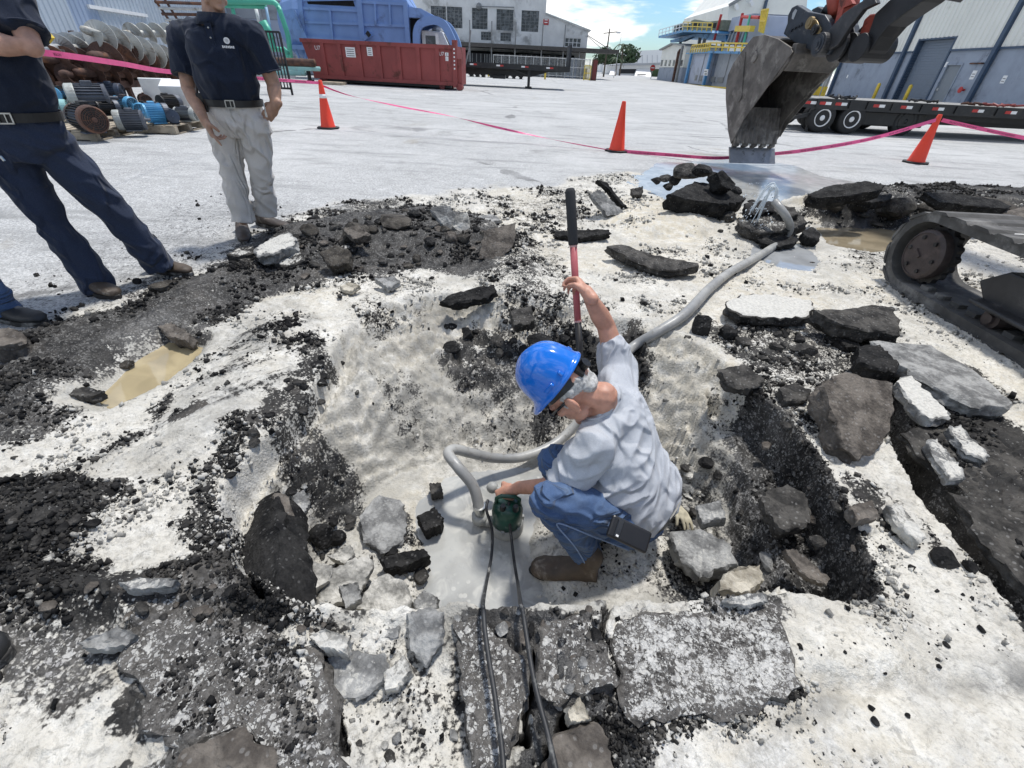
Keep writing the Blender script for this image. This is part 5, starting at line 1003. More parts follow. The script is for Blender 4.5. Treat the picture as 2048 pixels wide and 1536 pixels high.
for off in (.2, -1.9):
    P = [Vector(Q.p(x, y, off)) for x, y in arc]; C_ = []
    for i in range(len(P) - 1):
        a, b, c, d = P[max(i - 1, 0)], P[i], P[i + 1], P[min(i + 2, len(P) - 1)]
        for k in range(6): t = k / 6; C_.append(.5 * ((2 * b) + (c - a) * t + (2 * a - 5 * b + 4 * c - d) * t * t + (3 * b - a - 3 * c + d) * t ** 3))
    C_.append(P[-1]); V = []
    for i, p in enumerate(C_):
        t = (C_[min(i + 1, len(C_) - 1)] - C_[max(i - 1, 0)]).normalized(); n9 = Vector((-t.z, 0, t.x)); V += [p + n9 * .2, p + n9 * .2 + Vector((0, .3, 0)), p - n9 * .2 + Vector((0, .3, 0)), p - n9 * .2]
    m_ = MB(); m_.add(V, [(i * 4 + j, i * 4 + (j + 1) % 4, i * 4 + 4 + (j + 1) % 4, i * 4 + 4 + j) for i in range(len(C_) - 1) for j in range(4)] + [(0, 1, 2, 3), tuple(len(V) - 4 + k for k in (3, 2, 1, 0))]); m_.build('arched_guard', M['blue'], bc)
m_ = MB(); a_, z_ = Q.sz(600, 95); m_.box2((a_ - .6, 32.8, z_ - .1), (a_ + 1.0, 35, z_ + .12)); m_.beam((a_ - .3, 33, z_), (a_ - .05, 33, z_ - 1.0), .1, .1); m_.beam((a_ + .4, 33, z_), (a_ - .02, 33, z_ - 1.0), .1, .1); m_.build('stand_bracket', M['blue'], bc)
m_ = MB()
for x in (-11.6, -8.4, -5.6): m_.box2((x - .15, 33.3, 0), (x + .15, 35.2, .9))
m_.build('support_leg', M['black_steel'], bc)
lt = thing('lorry', 'white lorry cab parked under the blue arched guard', 'lorry', (Q.sz(862, 95)[0], 34, 0)); Q2 = FP(33.45)
m_ = MB(); a0, zt_ = Q2.sz(842, 60); a1 = Q2.sz(884, 62)[0]; a2 = Q2.sz(899, 96)[0]; m_.prism([(a0, 33.45, .9), (a0, 33.45, zt_), (a1, 33.45, zt_ - .02), (a2, 33.45, 1.9), (a2, 33.45, .9)], (0, 2.1, 0)); m_.build('cab', M['white'], lt, bevel=.05)
m_ = MB(); b0, c1_ = Q2.sz(851, 70), Q2.sz(873, 90); Q2.rect(m_, b0[0], c1_[0], c1_[1], b0[1] - .02, .012, .01); m_.build('side_window', M['glass_dark'], lt)
m_ = MB(); m_.prism([(a1 + .05, 33.75, zt_ - .12), (a2 + .01, 33.75, 1.98), (a2 + .01, 35.55, 1.98), (a1 + .05, 35.55, zt_ - .12)], (.03, 0, .015)); m_.build('windscreen', M['glass_dark'], lt)
m_ = MB(); p = Q2.p(876, 78, .35); m_.box(p, (.16, .1, .5)); m_.beam(p, p + np.array([.1, .3, 0]), .03); m_.build('wing_mirror', M['white'], lt)
m_ = MB(); m_.sph(Q2.p(874, 57, -1.0), (.5, .5, .2)); m_.build('roof_fairing', M['white'], lt)
m_ = MB(); m_.box2((a0 - 5, 33.9, .55), (a2 + .5, 35.5, .9)); m_.build('chassis', M['black_steel'], lt)
for xw in (a0 + .8, a0 - 3.2):
    for yy in (33.75, 35.45):
        w_ = MB(); w_.tube([(xw, yy - .14, .5), (xw, yy + .14, .5)], .5, 18); wo = w_.build('wheel', M['tarp'], lt); r_ = MB(); r_.tube([(xw, yy - .16, .5), (xw, yy + .16, .5)], .24, 14); r_.build('rim', M['greygalv'], wo)

# ---- pipes and pipe stock left of the compactor
G3 = FP(31.0)
def pipe(name, px, Y, r, mat, label, cat='pipe', group=None, n=10):
    g = FP(Y); P = [Vector(g.p(x, y)) for x, y in px]; R_ = [P[0]]
    for i in range(1, len(P) - 1):
        a = P[i] + (P[i - 1] - P[i]).normalized() * r * 2.2; b = P[i] + (P[i + 1] - P[i]).normalized() * r * 2.2
        for k in range(5):
            t_ = k / 4; R_.append(a * (1 - t_) ** 2 + P[i] * 2 * t_ * (1 - t_) + b * t_ * t_)
    R_.append(P[-1]); m_ = MB(); m_.tube(R_, r, n); return tag(m_.build(name, M[mat], None, True), label, cat, group)
pipe('green_pipe', [(440, 3), (553, 4), (562, 28), (576, 70), (582, 118)], 31, .13, 'mint', 'long mint green pipe crossing above the khaki man\'s shoulder', group='mint green pipes')
pipe('green_pipe', [(440, 11), (532, 13)], 31.2, .11, 'mint', 'shorter mint green pipe just under the long one', group='mint green pipes')
pipe('green_pipe', [(494, 55), (530, 55), (537, 68), (541, 97)], 29.5, .24, 'mint', 'thick mint green elbow pipe beside the khaki man\'s sleeve', group='mint green pipes')
pipe('green_pipe', [(540, 98), (568, 99), (575, 106), (578, 120)], 29.6, .12, 'mint', 'thin mint green pipe bending down right of the thick elbow', group='mint green pipes')
pipe('green_pipe', [(462, 3), (468, 30), (474, 70)], 31.4, .1, 'mint', 'upright mint green pipe right behind the khaki man', group='mint green pipes')
pipe('blue_pipe', [(532, 14), (541, 60), (551, 96)], 30.6, .07, 'paleblue', 'thin pale blue upright pipe between the green pipes')
pipe('white_pipe', [(512, 18), (520, 52)], 32, .09, 'white', 'white upright pipe on the grey panel wall')
for k, (y0, y1, x0, x1, r, m_, lb) in enumerate([(120, 126, 488, 630, .22, 'rust', 'brown steel beam lying on the pipe rack'), (134, 138, 500, 640, .13, 'teal', 'pale pipe at the top of the stacked stock'), (141, 145, 505, 610, .2, 'teal', 'pale teal pipe with its end showing by the red container'), (149, 152, 500, 590, .12, 'white', 'white pipe lowest in the stacked stock')]):
    pipe('stock_pipe', [(x0, y0), (x1, y1)], 27.5 + .05 * k, r * .8, m_, lb, 'pipe', 'pipe stock by the red container')
m_ = MB()
for x in (-13.6, -11.5): m_.box2((x, 27.6, 0), (x + .15, 28.2, .15)); m_.box2((x, 27.75, .15), (x + .1, 28.0, .6))
tag(m_.build('pipe_rack', M['black_steel'], None), 'low black rack carrying the pipe stock', 'rack')
gt = thing('steel_gate', 'black barred steel gate panel behind the khaki man\'s elbow', 'gate', (-9.5, 19, 0)); g9 = FP(19.0); P = [g9.p(512, 62), g9.p(535, 62), g9.p(560, 157), g9.p(532, 157)]
m_ = MB(); a0 = P[0][0]; a1 = P[1][0] + .4; zt_ = P[0][2]
for a, b in [((a0, 0), (a0, zt_)), ((a1, 0), (a1, zt_)), ((a0, .2), (a1, .2)), ((a0, zt_), (a1, zt_)), ((a0, zt_ * .5), (a1, zt_ * .5))]: m_.beam((a[0], 19, a[1]), (b[0], 19, b[1]), .06, .06)
m_.build('frame', M['black_steel'], gt)
for k in range(1, 7):
    m_ = MB(); x = a0 + (a1 - a0) * k / 7; m_.beam((x, 19, .2), (x, 19, zt_), .035, .035); m_.build('bar', M['black_steel'], gt)
# grey panelled plant behind the pipes
gp = thing('plant_building', 'grey sheet clad plant building behind the green pipes', 'building', (-17, 39, 0)); G4 = FP(39.0); a0, a1 = G4.sz(440, 60)[0], G4.sz(640, 60)[0]
m_ = MB(); m_.box2((a0, 39, 0), (a1, 48, 9)); m_.build('wall', M['conc_panel'], gp)
for k in range(9):
    m_ = MB(); G4.rect(m_, a0, a1, k * 1.0 + .06, k * 1.0 + 1.03, .05 + .0, .06); m_.build('cladding_sheet', M['lilac' if k % 3 else 'conc_panel'], gp)
for x, lb in [(585, 'front'), (480, 'x'), (530, 'y')]:
    m_ = MB(); p = G4.sz(x, 60)[0]; G4.rect(m_, p - .08, p + .08, 0, 9, .14, .085); m_.build('corner_post', M['greygalv'], gp)

# ---- corrugated shed on the left
WL = Pl((-15.5, 12), (-.2, 1)); sh = thing('corrugated_shed', 'pale corrugated metal shed wall behind the stacked augers', 'building', (-16, 14, 0))
M['shed'] = pm('pale_blue_sheet', (.47, .52, .57), .5, .25, var=.07, sc=.6, dirt=(.38, .42, .47), dirt_amt=.25, dsc=.6)
M['shed2'] = pm('mid_blue_sheet', (.34, .41, .53), .5, .25, var=.06, sc=.6)
def corrugated(pl, a0, a1, z0, z1, off, pitch, depth, mat, parent, name='wall_sheet'):
    n = max(1, int(round((a1 - a0) / pitch))); prof = []
    for k in range(n):
        a = a0 + (a1 - a0) * k / n; p_ = (a1 - a0) / n; prof += [(a, 0), (a + p_ * .45, 0), (a + p_ * .55, depth), (a + p_ * .9, depth)]
    prof.append((a1, 0)); V = [pl.w(a, z, off + o) for z in (z0, z1) for a, o in prof]; m_ = len(prof)
    b = MB(); b.add(V, [(i, i + 1, m_ + i + 1, m_ + i) for i in range(m_ - 1)]); return b.build(name, mat, parent, fix=False)
m_ = MB(); WL.rect(m_, -4, 30, 0, 9, -.02, .2); m_.build('wall', M['conc_panel'], sh)
cuts = [-4, .4, 2.2, 4.1, 6.0, 7.4, 9.3, 11.2, 13.2, 15.6, 18, 20.5, 23, 26, 30]
for i in range(len(cuts) - 1): corrugated(WL, cuts[i] + .015, cuts[i + 1] - .015, .1, 8.9, .01 + .012 * (i % 2), .32, .035, M['shed2' if i in (4, 6) else 'shed'], sh)
m_ = MB(); WL.rect(m_, 10.5, 15.2, 2.35, 2.47, .14, .08); m_.build('white_trim', M['white'], sh)
# rack of thin tubes against the shed
rk = thing('tube_rack', 'dark tube rack with grey conduit against the shed beside the khaki man', 'rack', (-16, 20, 0)); g2 = FP(20.0)
for a, b in [((310, 0), (352, 60)), ((328, -4), (368, 60))]:
    m_ = MB(); m_.beam(g2.p(*a), g2.p(*b), .06, .06); m_.build('upright', M['rust'], rk)
for k in range(5):
    m_ = MB(); y = 4 + k * 12; m_.tube([g2.p(310 + k * 7, y), g2.p(420, y + 4 - k)], .05, 6); m_.build('tube', M['greygalv' if k % 2 else 'rust'], rk)
yb = MB(); yb.beam(FP(9.0).p(65, 45), FP(9.0).p(100, 82), .10, .16); tag(yb.build('yellow_beam', M['yellow'], None), 'leaning yellow steel channel beside the stacked augers', 'beam')

# ---- screw augers in their rack
def auger(A, B_, rad, shaft, turns, mat, label, smat=None, phase=0.0):
    rad *= .70; shaft *= .8; turns *= 1.35
    A = Vector(A); B_ = Vector(B_); d = (B_ - A); Lh = d.length; d.normalize(); a = d.cross(Vector((0, 0, 1))).normalized(); b = d.cross(a); t_ = thing('screw_auger', label, 'auger', A, 'stacked screw augers')
    m_ = MB(); m_.tube([A - d * .12, A, B_, B_ + d * .1], [shaft * .75, shaft, shaft, shaft * .75], 12); m_.build('shaft', smat or mat, t_, True); n = int(turns * 22); V = []
    for i in range(n + 1):
        q = 2 * PI * turns * i / n + phase; c = A + d * (Lh * i / n); e = a * math.cos(q) + b * math.sin(q)
        for r_, o in ((shaft * .9, -.012), (rad, -.008), (rad, .008), (shaft * .9, .012)): V.append(c + e * r_ + d * o)
    Fc = [(i * 4 + j, i * 4 + (j + 1) % 4, i * 4 + 4 + (j + 1) % 4, i * 4 + 4 + j) for i in range(n) for j in range(4)] + [(0, 1, 2, 3), (n * 4 + 3, n * 4 + 2, n * 4 + 1, n * 4)]
    m_ = MB(); m_.add(V, Fc); m_.build('spiral_flight', mat, t_); return t_
M['augw'] = pm('pale_auger_paint', (.44, .44, .41), .55, .2, var=.15, sc=3, dirt=(.25, .22, .18), dirt_amt=.35, dsc=2.5)
f = lambda x, y, Y: FP(Y).p(x, y)
auger(f(205, 92, 10.6), f(365, 140, 13), .30, .09, 6.0, M['rust'], 'rusty auger just below the topmost pale one', phase=.7)
auger(f(95, 118, 9.4), f(300, 128, 12.6), .30, .09, 7.0, M['rust'], 'long rusty auger in the middle row', phase=2.6)
auger(f(62, 152, 9.2), f(215, 158, 11.6), .28, .09, 5.0, M['rust'], 'rusty auger lowest at the left of the stack', phase=1.9)
auger(f(176, 62, 10.2), f(352, 124, 12.6), .34, .09, 5.2, M['augw'], 'pale grey auger lying topmost with its cut end to the left')
auger(f(250, 68, 12.5), f(440, 66, 15.0), .30, .09, 6.5, M['augw'], 'pale auger farthest back at the top of the stack', phase=1)
auger(f(98, 98, 9.6), f(215, 84, 12.2), .31, .08, 4.2, M['greygalv'], 'shiny galvanised auger left of the pale topmost one')
auger(f(140, 98, 10.2), f(235, 75, 12.6), .27, .08, 3.5, M['augw'], 'short grey auger behind the shiny one', phase=2)
auger(f(188, 112, 9.9), f(350, 122, 13), .34, .1, 5.0, M['rust'], 'rusty auger directly under the pale topmost one')
auger(f(60, 135, 9.2), f(200, 140, 11.5), .30, .09, 4.5, M['rust'], 'rusty auger behind the left man\'s elbow', phase=.5)
auger(f(160, 145, 9.8), f(360, 152, 13), .30, .09, 6.0, M['rust'], 'long rusty auger on the bottom row', phase=1.3)
auger(f(75, 100, 10.4), f(180, 110, 12.5), .3, .09, 4.0, M['rust'], 'rusty auger at the back left of the stack', phase=2.2)
auger(f(128, 148, 9.4), f(190, 150, 11), .26, .08, 3.0, M['rust'], 'short rusty auger end on in the bottom row', phase=.9)
auger(f(230, 130, 11.2), f(370, 140, 14), .3, .09, 4.0, M['rust'], 'rusty auger at the back of the bottom row', phase=.2)
ar = thing('auger_rack', 'rusty steel frame holding up the stacked augers', 'rack', (-8.3, 11, 0))
for x, y, Y in [(118, 185, 9.6), (262, 178, 11.0), (300, 180, 12.2), (70, 180, 9.2)]:
    p = FP(Y).p(x, y); m_ = MB(); m_.beam((p[0], Y, 0), (p[0] - .15, Y, 1.45), .08, .08); m_.beam((p[0] - 1.2, Y, 0), (p[0] - 1.3, Y, 1.45), .08, .08); m_.beam((p[0], Y, .5), (p[0] - 1.3, Y, .5), .07, .07); m_.build('rack_upright', M['rust'], ar)
m_ = MB(); m_.beam(f(120, 172, 9.3), f(380, 164, 13.2), .12, .12); m_.build('rack_beam', M['rust'], ar)

# ---- pallets and scrapped motors
def pallet(c, yaw, label, sx=1.2, sy=1.0):
    t_ = thing('wooden_pallet', label, 'pallet', (c[0], c[1], 0), 'pallets under the old motors'); Rz = Matrix.Rotation(yaw, 3, 'Z'); O = Vector((c[0], c[1], 0)); rr = random.Random(int(c[0] * 100))
    for k in range(7):
        m_ = MB(); x = -sx / 2 + sx * (k + .5) / 7; m_.box(O + Rz @ Vector((x, 0, .131 + rr.uniform(-.002, .003))), (sx / 7 - .03, sy, .02), Rz); m_.build('deck_board', M['wood'], t_)
    for y in (-sy / 2 + .05, 0, sy / 2 - .05):
        m_ = MB(); m_.box(O + Rz @ Vector((0, y, .07)), (sx, .09, .098), Rz); m_.build('stringer', M['wood'], t_)
    for x in (-sx / 2 + .06, 0, sx / 2 - .06):
        m_ = MB(); m_.box(O + Rz @ Vector((x, 0, .0105)), (.1, sy, .019), Rz); m_.build('bottom_board', M['wood'], t_)
pallet((-7.32, 8.06), .1, 'pallet under the rusty motor nearest the khaki man'); pallet((-6.74, 9.10), .08, 'pallet to the right behind the khaki man\'s arm'); pallet((-8.02, 9.15), .1, 'pallet behind carrying the large grey motor'); pallet((-8.58, 8.0), .1, 'pallet behind the left man\'s belt')
MM = {'navy': pm('motor_navy', (.045, .06, .09), .5, .3, var=.3, dirt=(.12, .08, .06), dirt_amt=.35), 'lgrey': pm('motor_grey', (.36, .38, .36), .55, .2, var=.15, dirt=(.2, .19, .17), dirt_amt=.35), 'black': pm('motor_black', (.02, .02, .02), .5, .2, var=.4), 'lblue': pm('motor_blue', (.10, .36, .60), .5, .1, var=.2, dirt=(.25, .3, .33), dirt_amt=.3), 'dgrey': pm('motor_dark_grey', (.10, .11, .13), .5, .3, var=.25), 'rust': M['rust'], 'teal': M['teal']}
def motor(px, Y, ln, rad, yaw, body, fins, cowl, label, tilt=0.0, flange=False):
    ln *= .72; rad *= .66
    g = FP(Y).p(*px); c = Vector(g); t_ = thing('electric_motor', label, 'motor', c, 'scrapped motors on the pallets'); X = Matrix.Rotation(yaw, 4, 'Z') @ Matrix.Rotation(tilt, 4, 'Y') @ Matrix.Rotation(PI / 2, 4, 'Y'); Mx = Matrix.Translation(c) @ X
    m_ = MB(); m_.lathe([(rad * .5, -ln / 2), (rad * .86, -ln / 2 + .01), (rad * .86, ln / 2 - .06), (rad * .6, ln / 2 - .05)], 24, Mx); m_.build('body', MM[body], t_)
    m_ = MB()
    for k in range(26):
        q = 2 * PI * k / 26; Rk = X.to_3x3() @ Matrix.Rotation(q, 3, 'Z'); m_.box(c + Rk @ Vector((rad * .92, 0, -.02)), (rad * .20, rad * .05, ln * .72), Rk)
    m_.build('cooling_fin', MM[fins], t_)
    m_ = MB(); m_.lathe([(rad * .99, ln * .33), (rad * 1.02, ln * .36), (rad * 1.0, ln * .56), (rad * .9, ln * .6), (rad * .86, ln * .6), (rad * .86, ln * .57), (.02, ln * .56)], 26, Mx); co_ = m_.build('fan_cowl', MM[cowl], t_)
    m_ = MB(); R3 = X.to_3x3(); fc_ = c + R3 @ Vector((0, 0, ln * .592))
    for k in range(1, 6):
        r_ = rad * .84 * k / 5.4; P_r = [fc_ + R3 @ Vector((r_ * math.cos(q), r_ * math.sin(q), 0)) for q in [2 * PI * i_ / 28 for i_ in range(29)]]; m_.tube(P_r, rad * .022, 4, False)
    for k in range(12): q = 2 * PI * k / 12; m_.beam(fc_, fc_ + R3 @ Vector((rad * .86 * math.cos(q), rad * .86 * math.sin(q), 0)), rad * .03, rad * .03)
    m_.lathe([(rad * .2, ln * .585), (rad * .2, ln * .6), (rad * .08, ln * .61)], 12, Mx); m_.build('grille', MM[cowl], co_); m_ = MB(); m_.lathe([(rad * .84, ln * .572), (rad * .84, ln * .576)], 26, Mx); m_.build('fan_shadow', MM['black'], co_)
    m_ = MB(); m_.lathe([(rad * .97, -ln * .40), (rad * 1.0, -ln * .5), (rad * .5, -ln * .52), (rad * .16, -ln * .53), (rad * .13, -ln * .75)], 24, Mx); m_.build('end_bell', MM[cowl if flange else body], t_)
    m_ = MB(); Rz = Matrix.Rotation(yaw, 3, 'Z'); m_.box(c + Rz @ Vector((0, 0, -rad * 1.0)), (ln * .6, rad * 1.5, rad * .12), Rz); m_.box(c + Rz @ Vector((0, 0, -rad * .9)), (ln * .5, rad * .9, rad * .25), Rz); m_.build('foot', MM[body], t_)
    m_ = MB(); m_.box(c + Rz @ Vector((-.02, rad * .2, rad * 1.0)), (ln * .3, rad * .6, rad * .4), Rz); m_.build('terminal_box', MM[fins], t_, bevel=.01); return t_
motor((172, 236), 7.7, .72, .28, -.55, 'navy', 'black', 'rust', 'finned motor with a rusty fan cowl at the pallet\'s near corner')
motor((182, 196), 8.9, .70, .32, -2.5, 'dgrey', 'dgrey', 'lgrey', 'large grey motor with an open pale end ring')
motor((262, 240), 8.3, .50, .22, -2.6, 'dgrey', 'dgrey', 'lgrey', 'smaller grey motor with two pale bands on the near pallet')
motor((250, 208), 9.4, .46, .19, -.3, 'lblue', 'navy', 'lblue', 'bright blue motor in the middle of the pallets')
motor((312, 226), 8.8, .46, .22, .8, 'lblue', 'lblue', 'dgrey', 'pale blue motor with lettering like casing right of the grey ones')
motor((338, 205), 9.6, .46, .19, 1.2, 'black', 'black', 'dgrey', 'black motor standing near the khaki man\'s forearm')
motor((372, 228), 9.2, .46, .16, 0.0, 'lgrey', 'dgrey', 'lgrey', 'slim grey gear motor at the right end of the pallet')
motor((222, 182), 10.0, .46, .2, .2, 'navy', 'navy', 'navy', 'dark blue motor behind the large grey one')
motor((110, 215), 8.4, .4, .18, .5, 'teal', 'dgrey', 'teal', 'teal motor behind the left man\'s hip')
motor((125, 188), 9.2, .36, .16, 1.5, 'lblue', 'black', 'lgrey', 'small pale motor at the back left of the pallets')
motor((215, 215), 8.9, .4, .17, .9, 'black', 'black', 'dgrey', 'small black motor between the rusty and bright blue ones')
motor((345, 232), 8.9, .36, .15, 2.2, 'navy', 'navy', 'navy', 'small navy motor below the black one at the right')
motor((140, 205), 9.3, .4, .19, -.4, 'navy', 'dgrey', 'lgrey', 'navy motor tucked left of the large grey one')
motor((285, 218), 9.2, .36, .16, -1.2, 'dgrey', 'black', 'lblue', 'grey motor with a blue cowl between the blue ones')
motor((290, 200), 10.3, .4, .16, -.8, 'black', 'rust', 'rust', 'rusty motor at the back of the pallets')
for px, Y, s_, yw, lb in [((318, 180), 10.4, (.55, .04, .42), .5, 'upright pale sheet metal panel on the pallets'), ((352, 186), 10.0, (.40, .3, .36), .3, 'pale metal cabinet lying behind the black motor')]:
    p = FP(Y).p(*px); m_ = MB(); m_.box(p, s_, Matrix.Rotation(yw, 3, 'Z') @ Matrix.Rotation(.35, 3, 'X')); tag(m_.build('metal_panel', M['white'], None, bevel=.01), lb, 'panel')

# ---- big cream and blue-grey warehouse on the right
P1 = np.array([27.07, 47.84]); WR = Pl(P1, (-1.76, -18.73)); wh = thing('warehouse', 'large warehouse, blue grey below and cream corrugated above, with a roller door', 'building', (26.5, 40, 0))
def S(x, y): return WR.sz(x, y)
dA, dB = S(1811, 145)[0], S(1880, 141)[0]; dZ = 3.62; pA, pB = S(1896, 131)[0], S(1925, 130)[0]; pZ = 2.28; aMax = 42.0; DIV = 3.02
m_ = MB(); wall_cells(WR, m_, 0, aMax, 0, DIV, [(dA, dB, 0, DIV), (pA, pB, 0, pZ)], 0, .35); m_.build('lower_wall', M['bluegrey'], wh)
corrugated(WR, 0, dA - .1, DIV, 12, .03, .42, .06, M['cream'], wh, 'upper_sheet'); corrugated(WR, dA - .1, dB + .1, dZ + .08, 12, .03, .42, .06, M['cream'], wh, 'upper_sheet'); corrugated(WR, dB + .1, aMax, DIV, 12, .03, .42, .06, M['cream'], wh, 'upper_sheet')
m_ = MB(); WR.rect(m_, 0, aMax, 4.0, 12.0, -.02, .25); m_.box2((27.6, 5, 0), (60, 47.6, 11.9)); m_.build('inner_wall', M['cream'], wh)
m_ = MB(); WR.rect(m_, 0, dA - .12, DIV - .05, DIV + .05, .10, .10); WR.rect(m_, dB + .12, aMax, DIV - .05, DIV + .05, .10, .10); m_.build('dividing_flashing', M['navy_trim'], wh)
m_ = MB(); WR.rect(m_, dA - .14, dA, 0, dZ + .1, .06, .6); WR.rect(m_, dB, dB + .14, 0, dZ + .1, .06, .6); WR.rect(m_, dA, dB, dZ, dZ + .1, .06, .6); m_.build('door_frame', M['navy_trim'], wh)
do = MB(); n_ = 26
for k in range(n_): WR.rect(do, dA, dB, dZ * k / n_, dZ * (k + .86) / n_, -.30, .05); WR.rect(do, dA, dB, dZ * (k + .86) / n_, dZ * (k + 1) / n_, -.33, .03)
do.build('roller_door', M['shutter'], wh)
m_ = MB(); WR.rect(m_, pA - .08, pA, 0, pZ + .08, .05, .3); WR.rect(m_, pB, pB + .08, 0, pZ + .08, .05, .3); WR.rect(m_, pA, pB, pZ, pZ + .08, .05, .3); m_.build('door_frame', M['bluegrey'], wh)
m_ = MB(); WR.rect(m_, pA, pB, 0, pZ, -.06, .05); dd = m_.build('door', M['door_grey'], wh); m_ = MB(); m_.box(WR.w(pA + .12, 1.05, -.03), (.06, .12, .12)); m_.build('handle', M['greygalv'], dd)
for a in (S(1690, 110)[0] + .12, S(1816, 98)[0], S(1992, 110)[0], S(1992, 110)[0] + 8.4):
    m_ = MB(); m_.beam(WR.w(a, 0, .16), WR.w(a, 12, .16), .24, .2); m_.build('downpipe', M['navy_trim'], wh)
for x, y, s_ in [(1695, 153, .22), (1893, 129, .25), (1947, 150, .42), (2008, 159, .35)]:
    q = S(x, y); m_ = MB(); WR.rect(m_, q[0] - s_ * .4, q[0] + s_ * .4, q[1] - s_ / 2, q[1] + s_ / 2, .02, .02); no = m_.build('wall_notice', M['label'], wh)
    if s_ > .3:
        m_ = MB()
        for k in range(2): WR.rect(m_, q[0] - s_ * .28, q[0] + s_ * .28, q[1] - .1 + .12 * k, q[1] - .06 + .12 * k, .024, .003)
        m_.build('print_line', M['frame_dark'], no)
q = S(1955, 127); m_ = MB(); m_.tube([WR.w(q[0] - .5, q[1], .06), WR.w(q[0] + .6, q[1], .06), WR.w(q[0] + .6, q[1], .25)], .04, 6); m_.build('wall_pipe', M['rust'], wh)
q = S(1929, 180); m_ = MB(); m_.tube([WR.w(q[0], q[1], 0), WR.w(q[0], q[1], .2)], .06, 6); m_.lathe([(.05, 0), (.16, .02), (.16, .05), (.05, .07)], 12, Matrix.Translation(Vector(WR.w(q[0], q[1], .2))) @ Matrix.Rotation(-PI / 2, 4, 'Y')); m_.build('red_valve', M['red'], wh)
for x, y, lb in [(1786, 168, 'yellow bollard at the left side of the roller door'), (1853, 170, 'yellow bollard at the right side of the roller door')]:
    q = WR.p(x, y, .9); m_ = MB(); m_.tube([(q[0], q[1], 0), (q[0], q[1], 1.12), (q[0], q[1], 1.2), (q[0], q[1], 1.23)], [.11, .11, .08, .02], 12); tag(m_.build('yellow_bollard', M['yellow'], None, True), lb, 'bollard', 'yellow bollards')
# pipe bridge beside the warehouse corner
pb = thing('pipe_cluster', 'upright silver and blue pipes at the far corner of the warehouse', 'pipes', WR.w(-1.5, 0))
for k, (a, m_c, r) in enumerate([(-.5, 'greygalv', .16), (-.95, 'white', .14), (-1.4, 'skyblue', .12), (-1.9, 'greygalv', .2), (-2.5, 'greygalv', .12), (-3.2, 'white', .1)]):
    m_ = MB(); m_.tube([WR.w(a, 0, .4), WR.w(a, 2.3 + .25 * k, .4), WR.w(a - .3, 2.7 + .25 * k, .4), WR.w(a - 2, 2.8 + .25 * k, .4)], r, 10); po = m_.build('pipe', M[m_c], pb, True); m_ = MB(); m_.tube([WR.w(a, .05, .4), WR.w(a, .75, .4)], r * 1.3, 10); m_.build('yellow_guard', M['yellow'], po)
m_ = MB()
for z in (1.2, 2.2, 3.2): m_.beam(WR.w(0, z, .75), WR.w(-4, z, .75), .06, .06)
for a in (-.2, -2.2, -4): m_.beam(WR.w(a, 0, .75), WR.w(a, 3.6, .75), .07, .07)
m_.build('pipe_support', M['greygalv'], pb)

# ---- blue steel platform, sub-station and towers beyond the warehouse
WB = Pl((24.0, 97.6), (22.4 - 24, 47.2 - 97.6))
def panel(name, pts, mat, parent, off=0.0, th=1.5): m_ = MB(); WB.poly(m_, pts, off, th); return m_.build(name, M[mat], parent)
sb = thing('small_gabled_building', 'small gabled building, cream above grey, with a row of narrow windows', 'building', WB.p(1335, 160))
panel('lower_wall', [(1313, 163), (1361, 168), (1366, 135), (1319, 135)], 'bluegrey', sb, .03, 6); panel('upper_wall', [(1319, 134.6), (1366, 134.6), (1374, 92), (1348, 88), (1325, 100)], 'cream', sb, 0, 6); panel('roof_edge', [(1324, 101), (1348, 88.5), (1374, 92.5), (1374, 90), (1348, 86), (1323, 99)], 'frame_dark', sb, .5, 6.5)
for x in (1321, 1329, 1337, 1345, 1353, 1361): w_ = panel('window', [(x, 132), (x + 3.4, 132), (x + 5.4, 120), (x + 2, 120)], 'frame_dark', sb, .06, .1); panel('pane', [(x + .5, 131), (x + 3, 131), (x + 4.8, 121), (x + 2.4, 121)], 'glass_dark', w_, .09, .02)
m_ = MB(); m_.tube([WB.p(1351, 167, .5), WB.p(1364, 104, .5), WB.p(1367, 101, .5)], .22, 7); m_.build('chimney_pipe', M['rust'], sb); m_ = MB(); m_.tube([WB.p(1360, 168, .7), WB.p(1375, 92, .7)], .2, 7); m_.build('downpipe', M['frame_dark'], sb); panel('side_wall', [(1363, 168), (1378, 168), (1390, 96), (1375, 94)], 'cream', sb, -1.0, 3)
ss = thing('substation', 'lilac panelled substation under a yellow railed blue deck', 'building', WB.p(1440, 172))
panel('panel', [(1376, 166), (1408, 170), (1422, 106), (1387, 108)], 'lilac', ss, 0, 3); panel('panel', [(1413, 171), (1520, 180), (1530, 104), (1429, 106)], 'conc_panel', ss, -.6, 3)
for a, b in [((1374, 167), (1388, 106)), ((1411, 172), (1428, 105))]:
    m_ = MB(); m_.beam(WB.p(*a, .3), WB.p(*b, .3), .45, .3); m_.build('blue_post', M['skyblue'], ss)
panel('blue_deck', [(1426, 106.5), (1540, 110), (1540, 104), (1426, 102)], 'skyblue', ss, .6, 4); panel('blue_deck', [(1378, 108), (1426, 106), (1426, 103.5), (1380, 106)], 'skyblue', ss, .5, 4)
for q in [[(1389, 161), (1393, 161), (1396, 150), (1392, 150)], [(1399, 162), (1403, 162), (1406, 151), (1402, 151)], [(1425, 164), (1436, 165), (1438, 154), (1427, 154)], [(1412, 163), (1420, 164), (1422, 153), (1415, 153)]]: panel('vent', q, 'frame_dark', ss, .05 if q[0][0] < 1410 else -.5, .1)
sgn = panel('notice', [(1418, 151), (1425, 152), (1427, 139), (1420, 139)], 'label', ss, .7, .1)
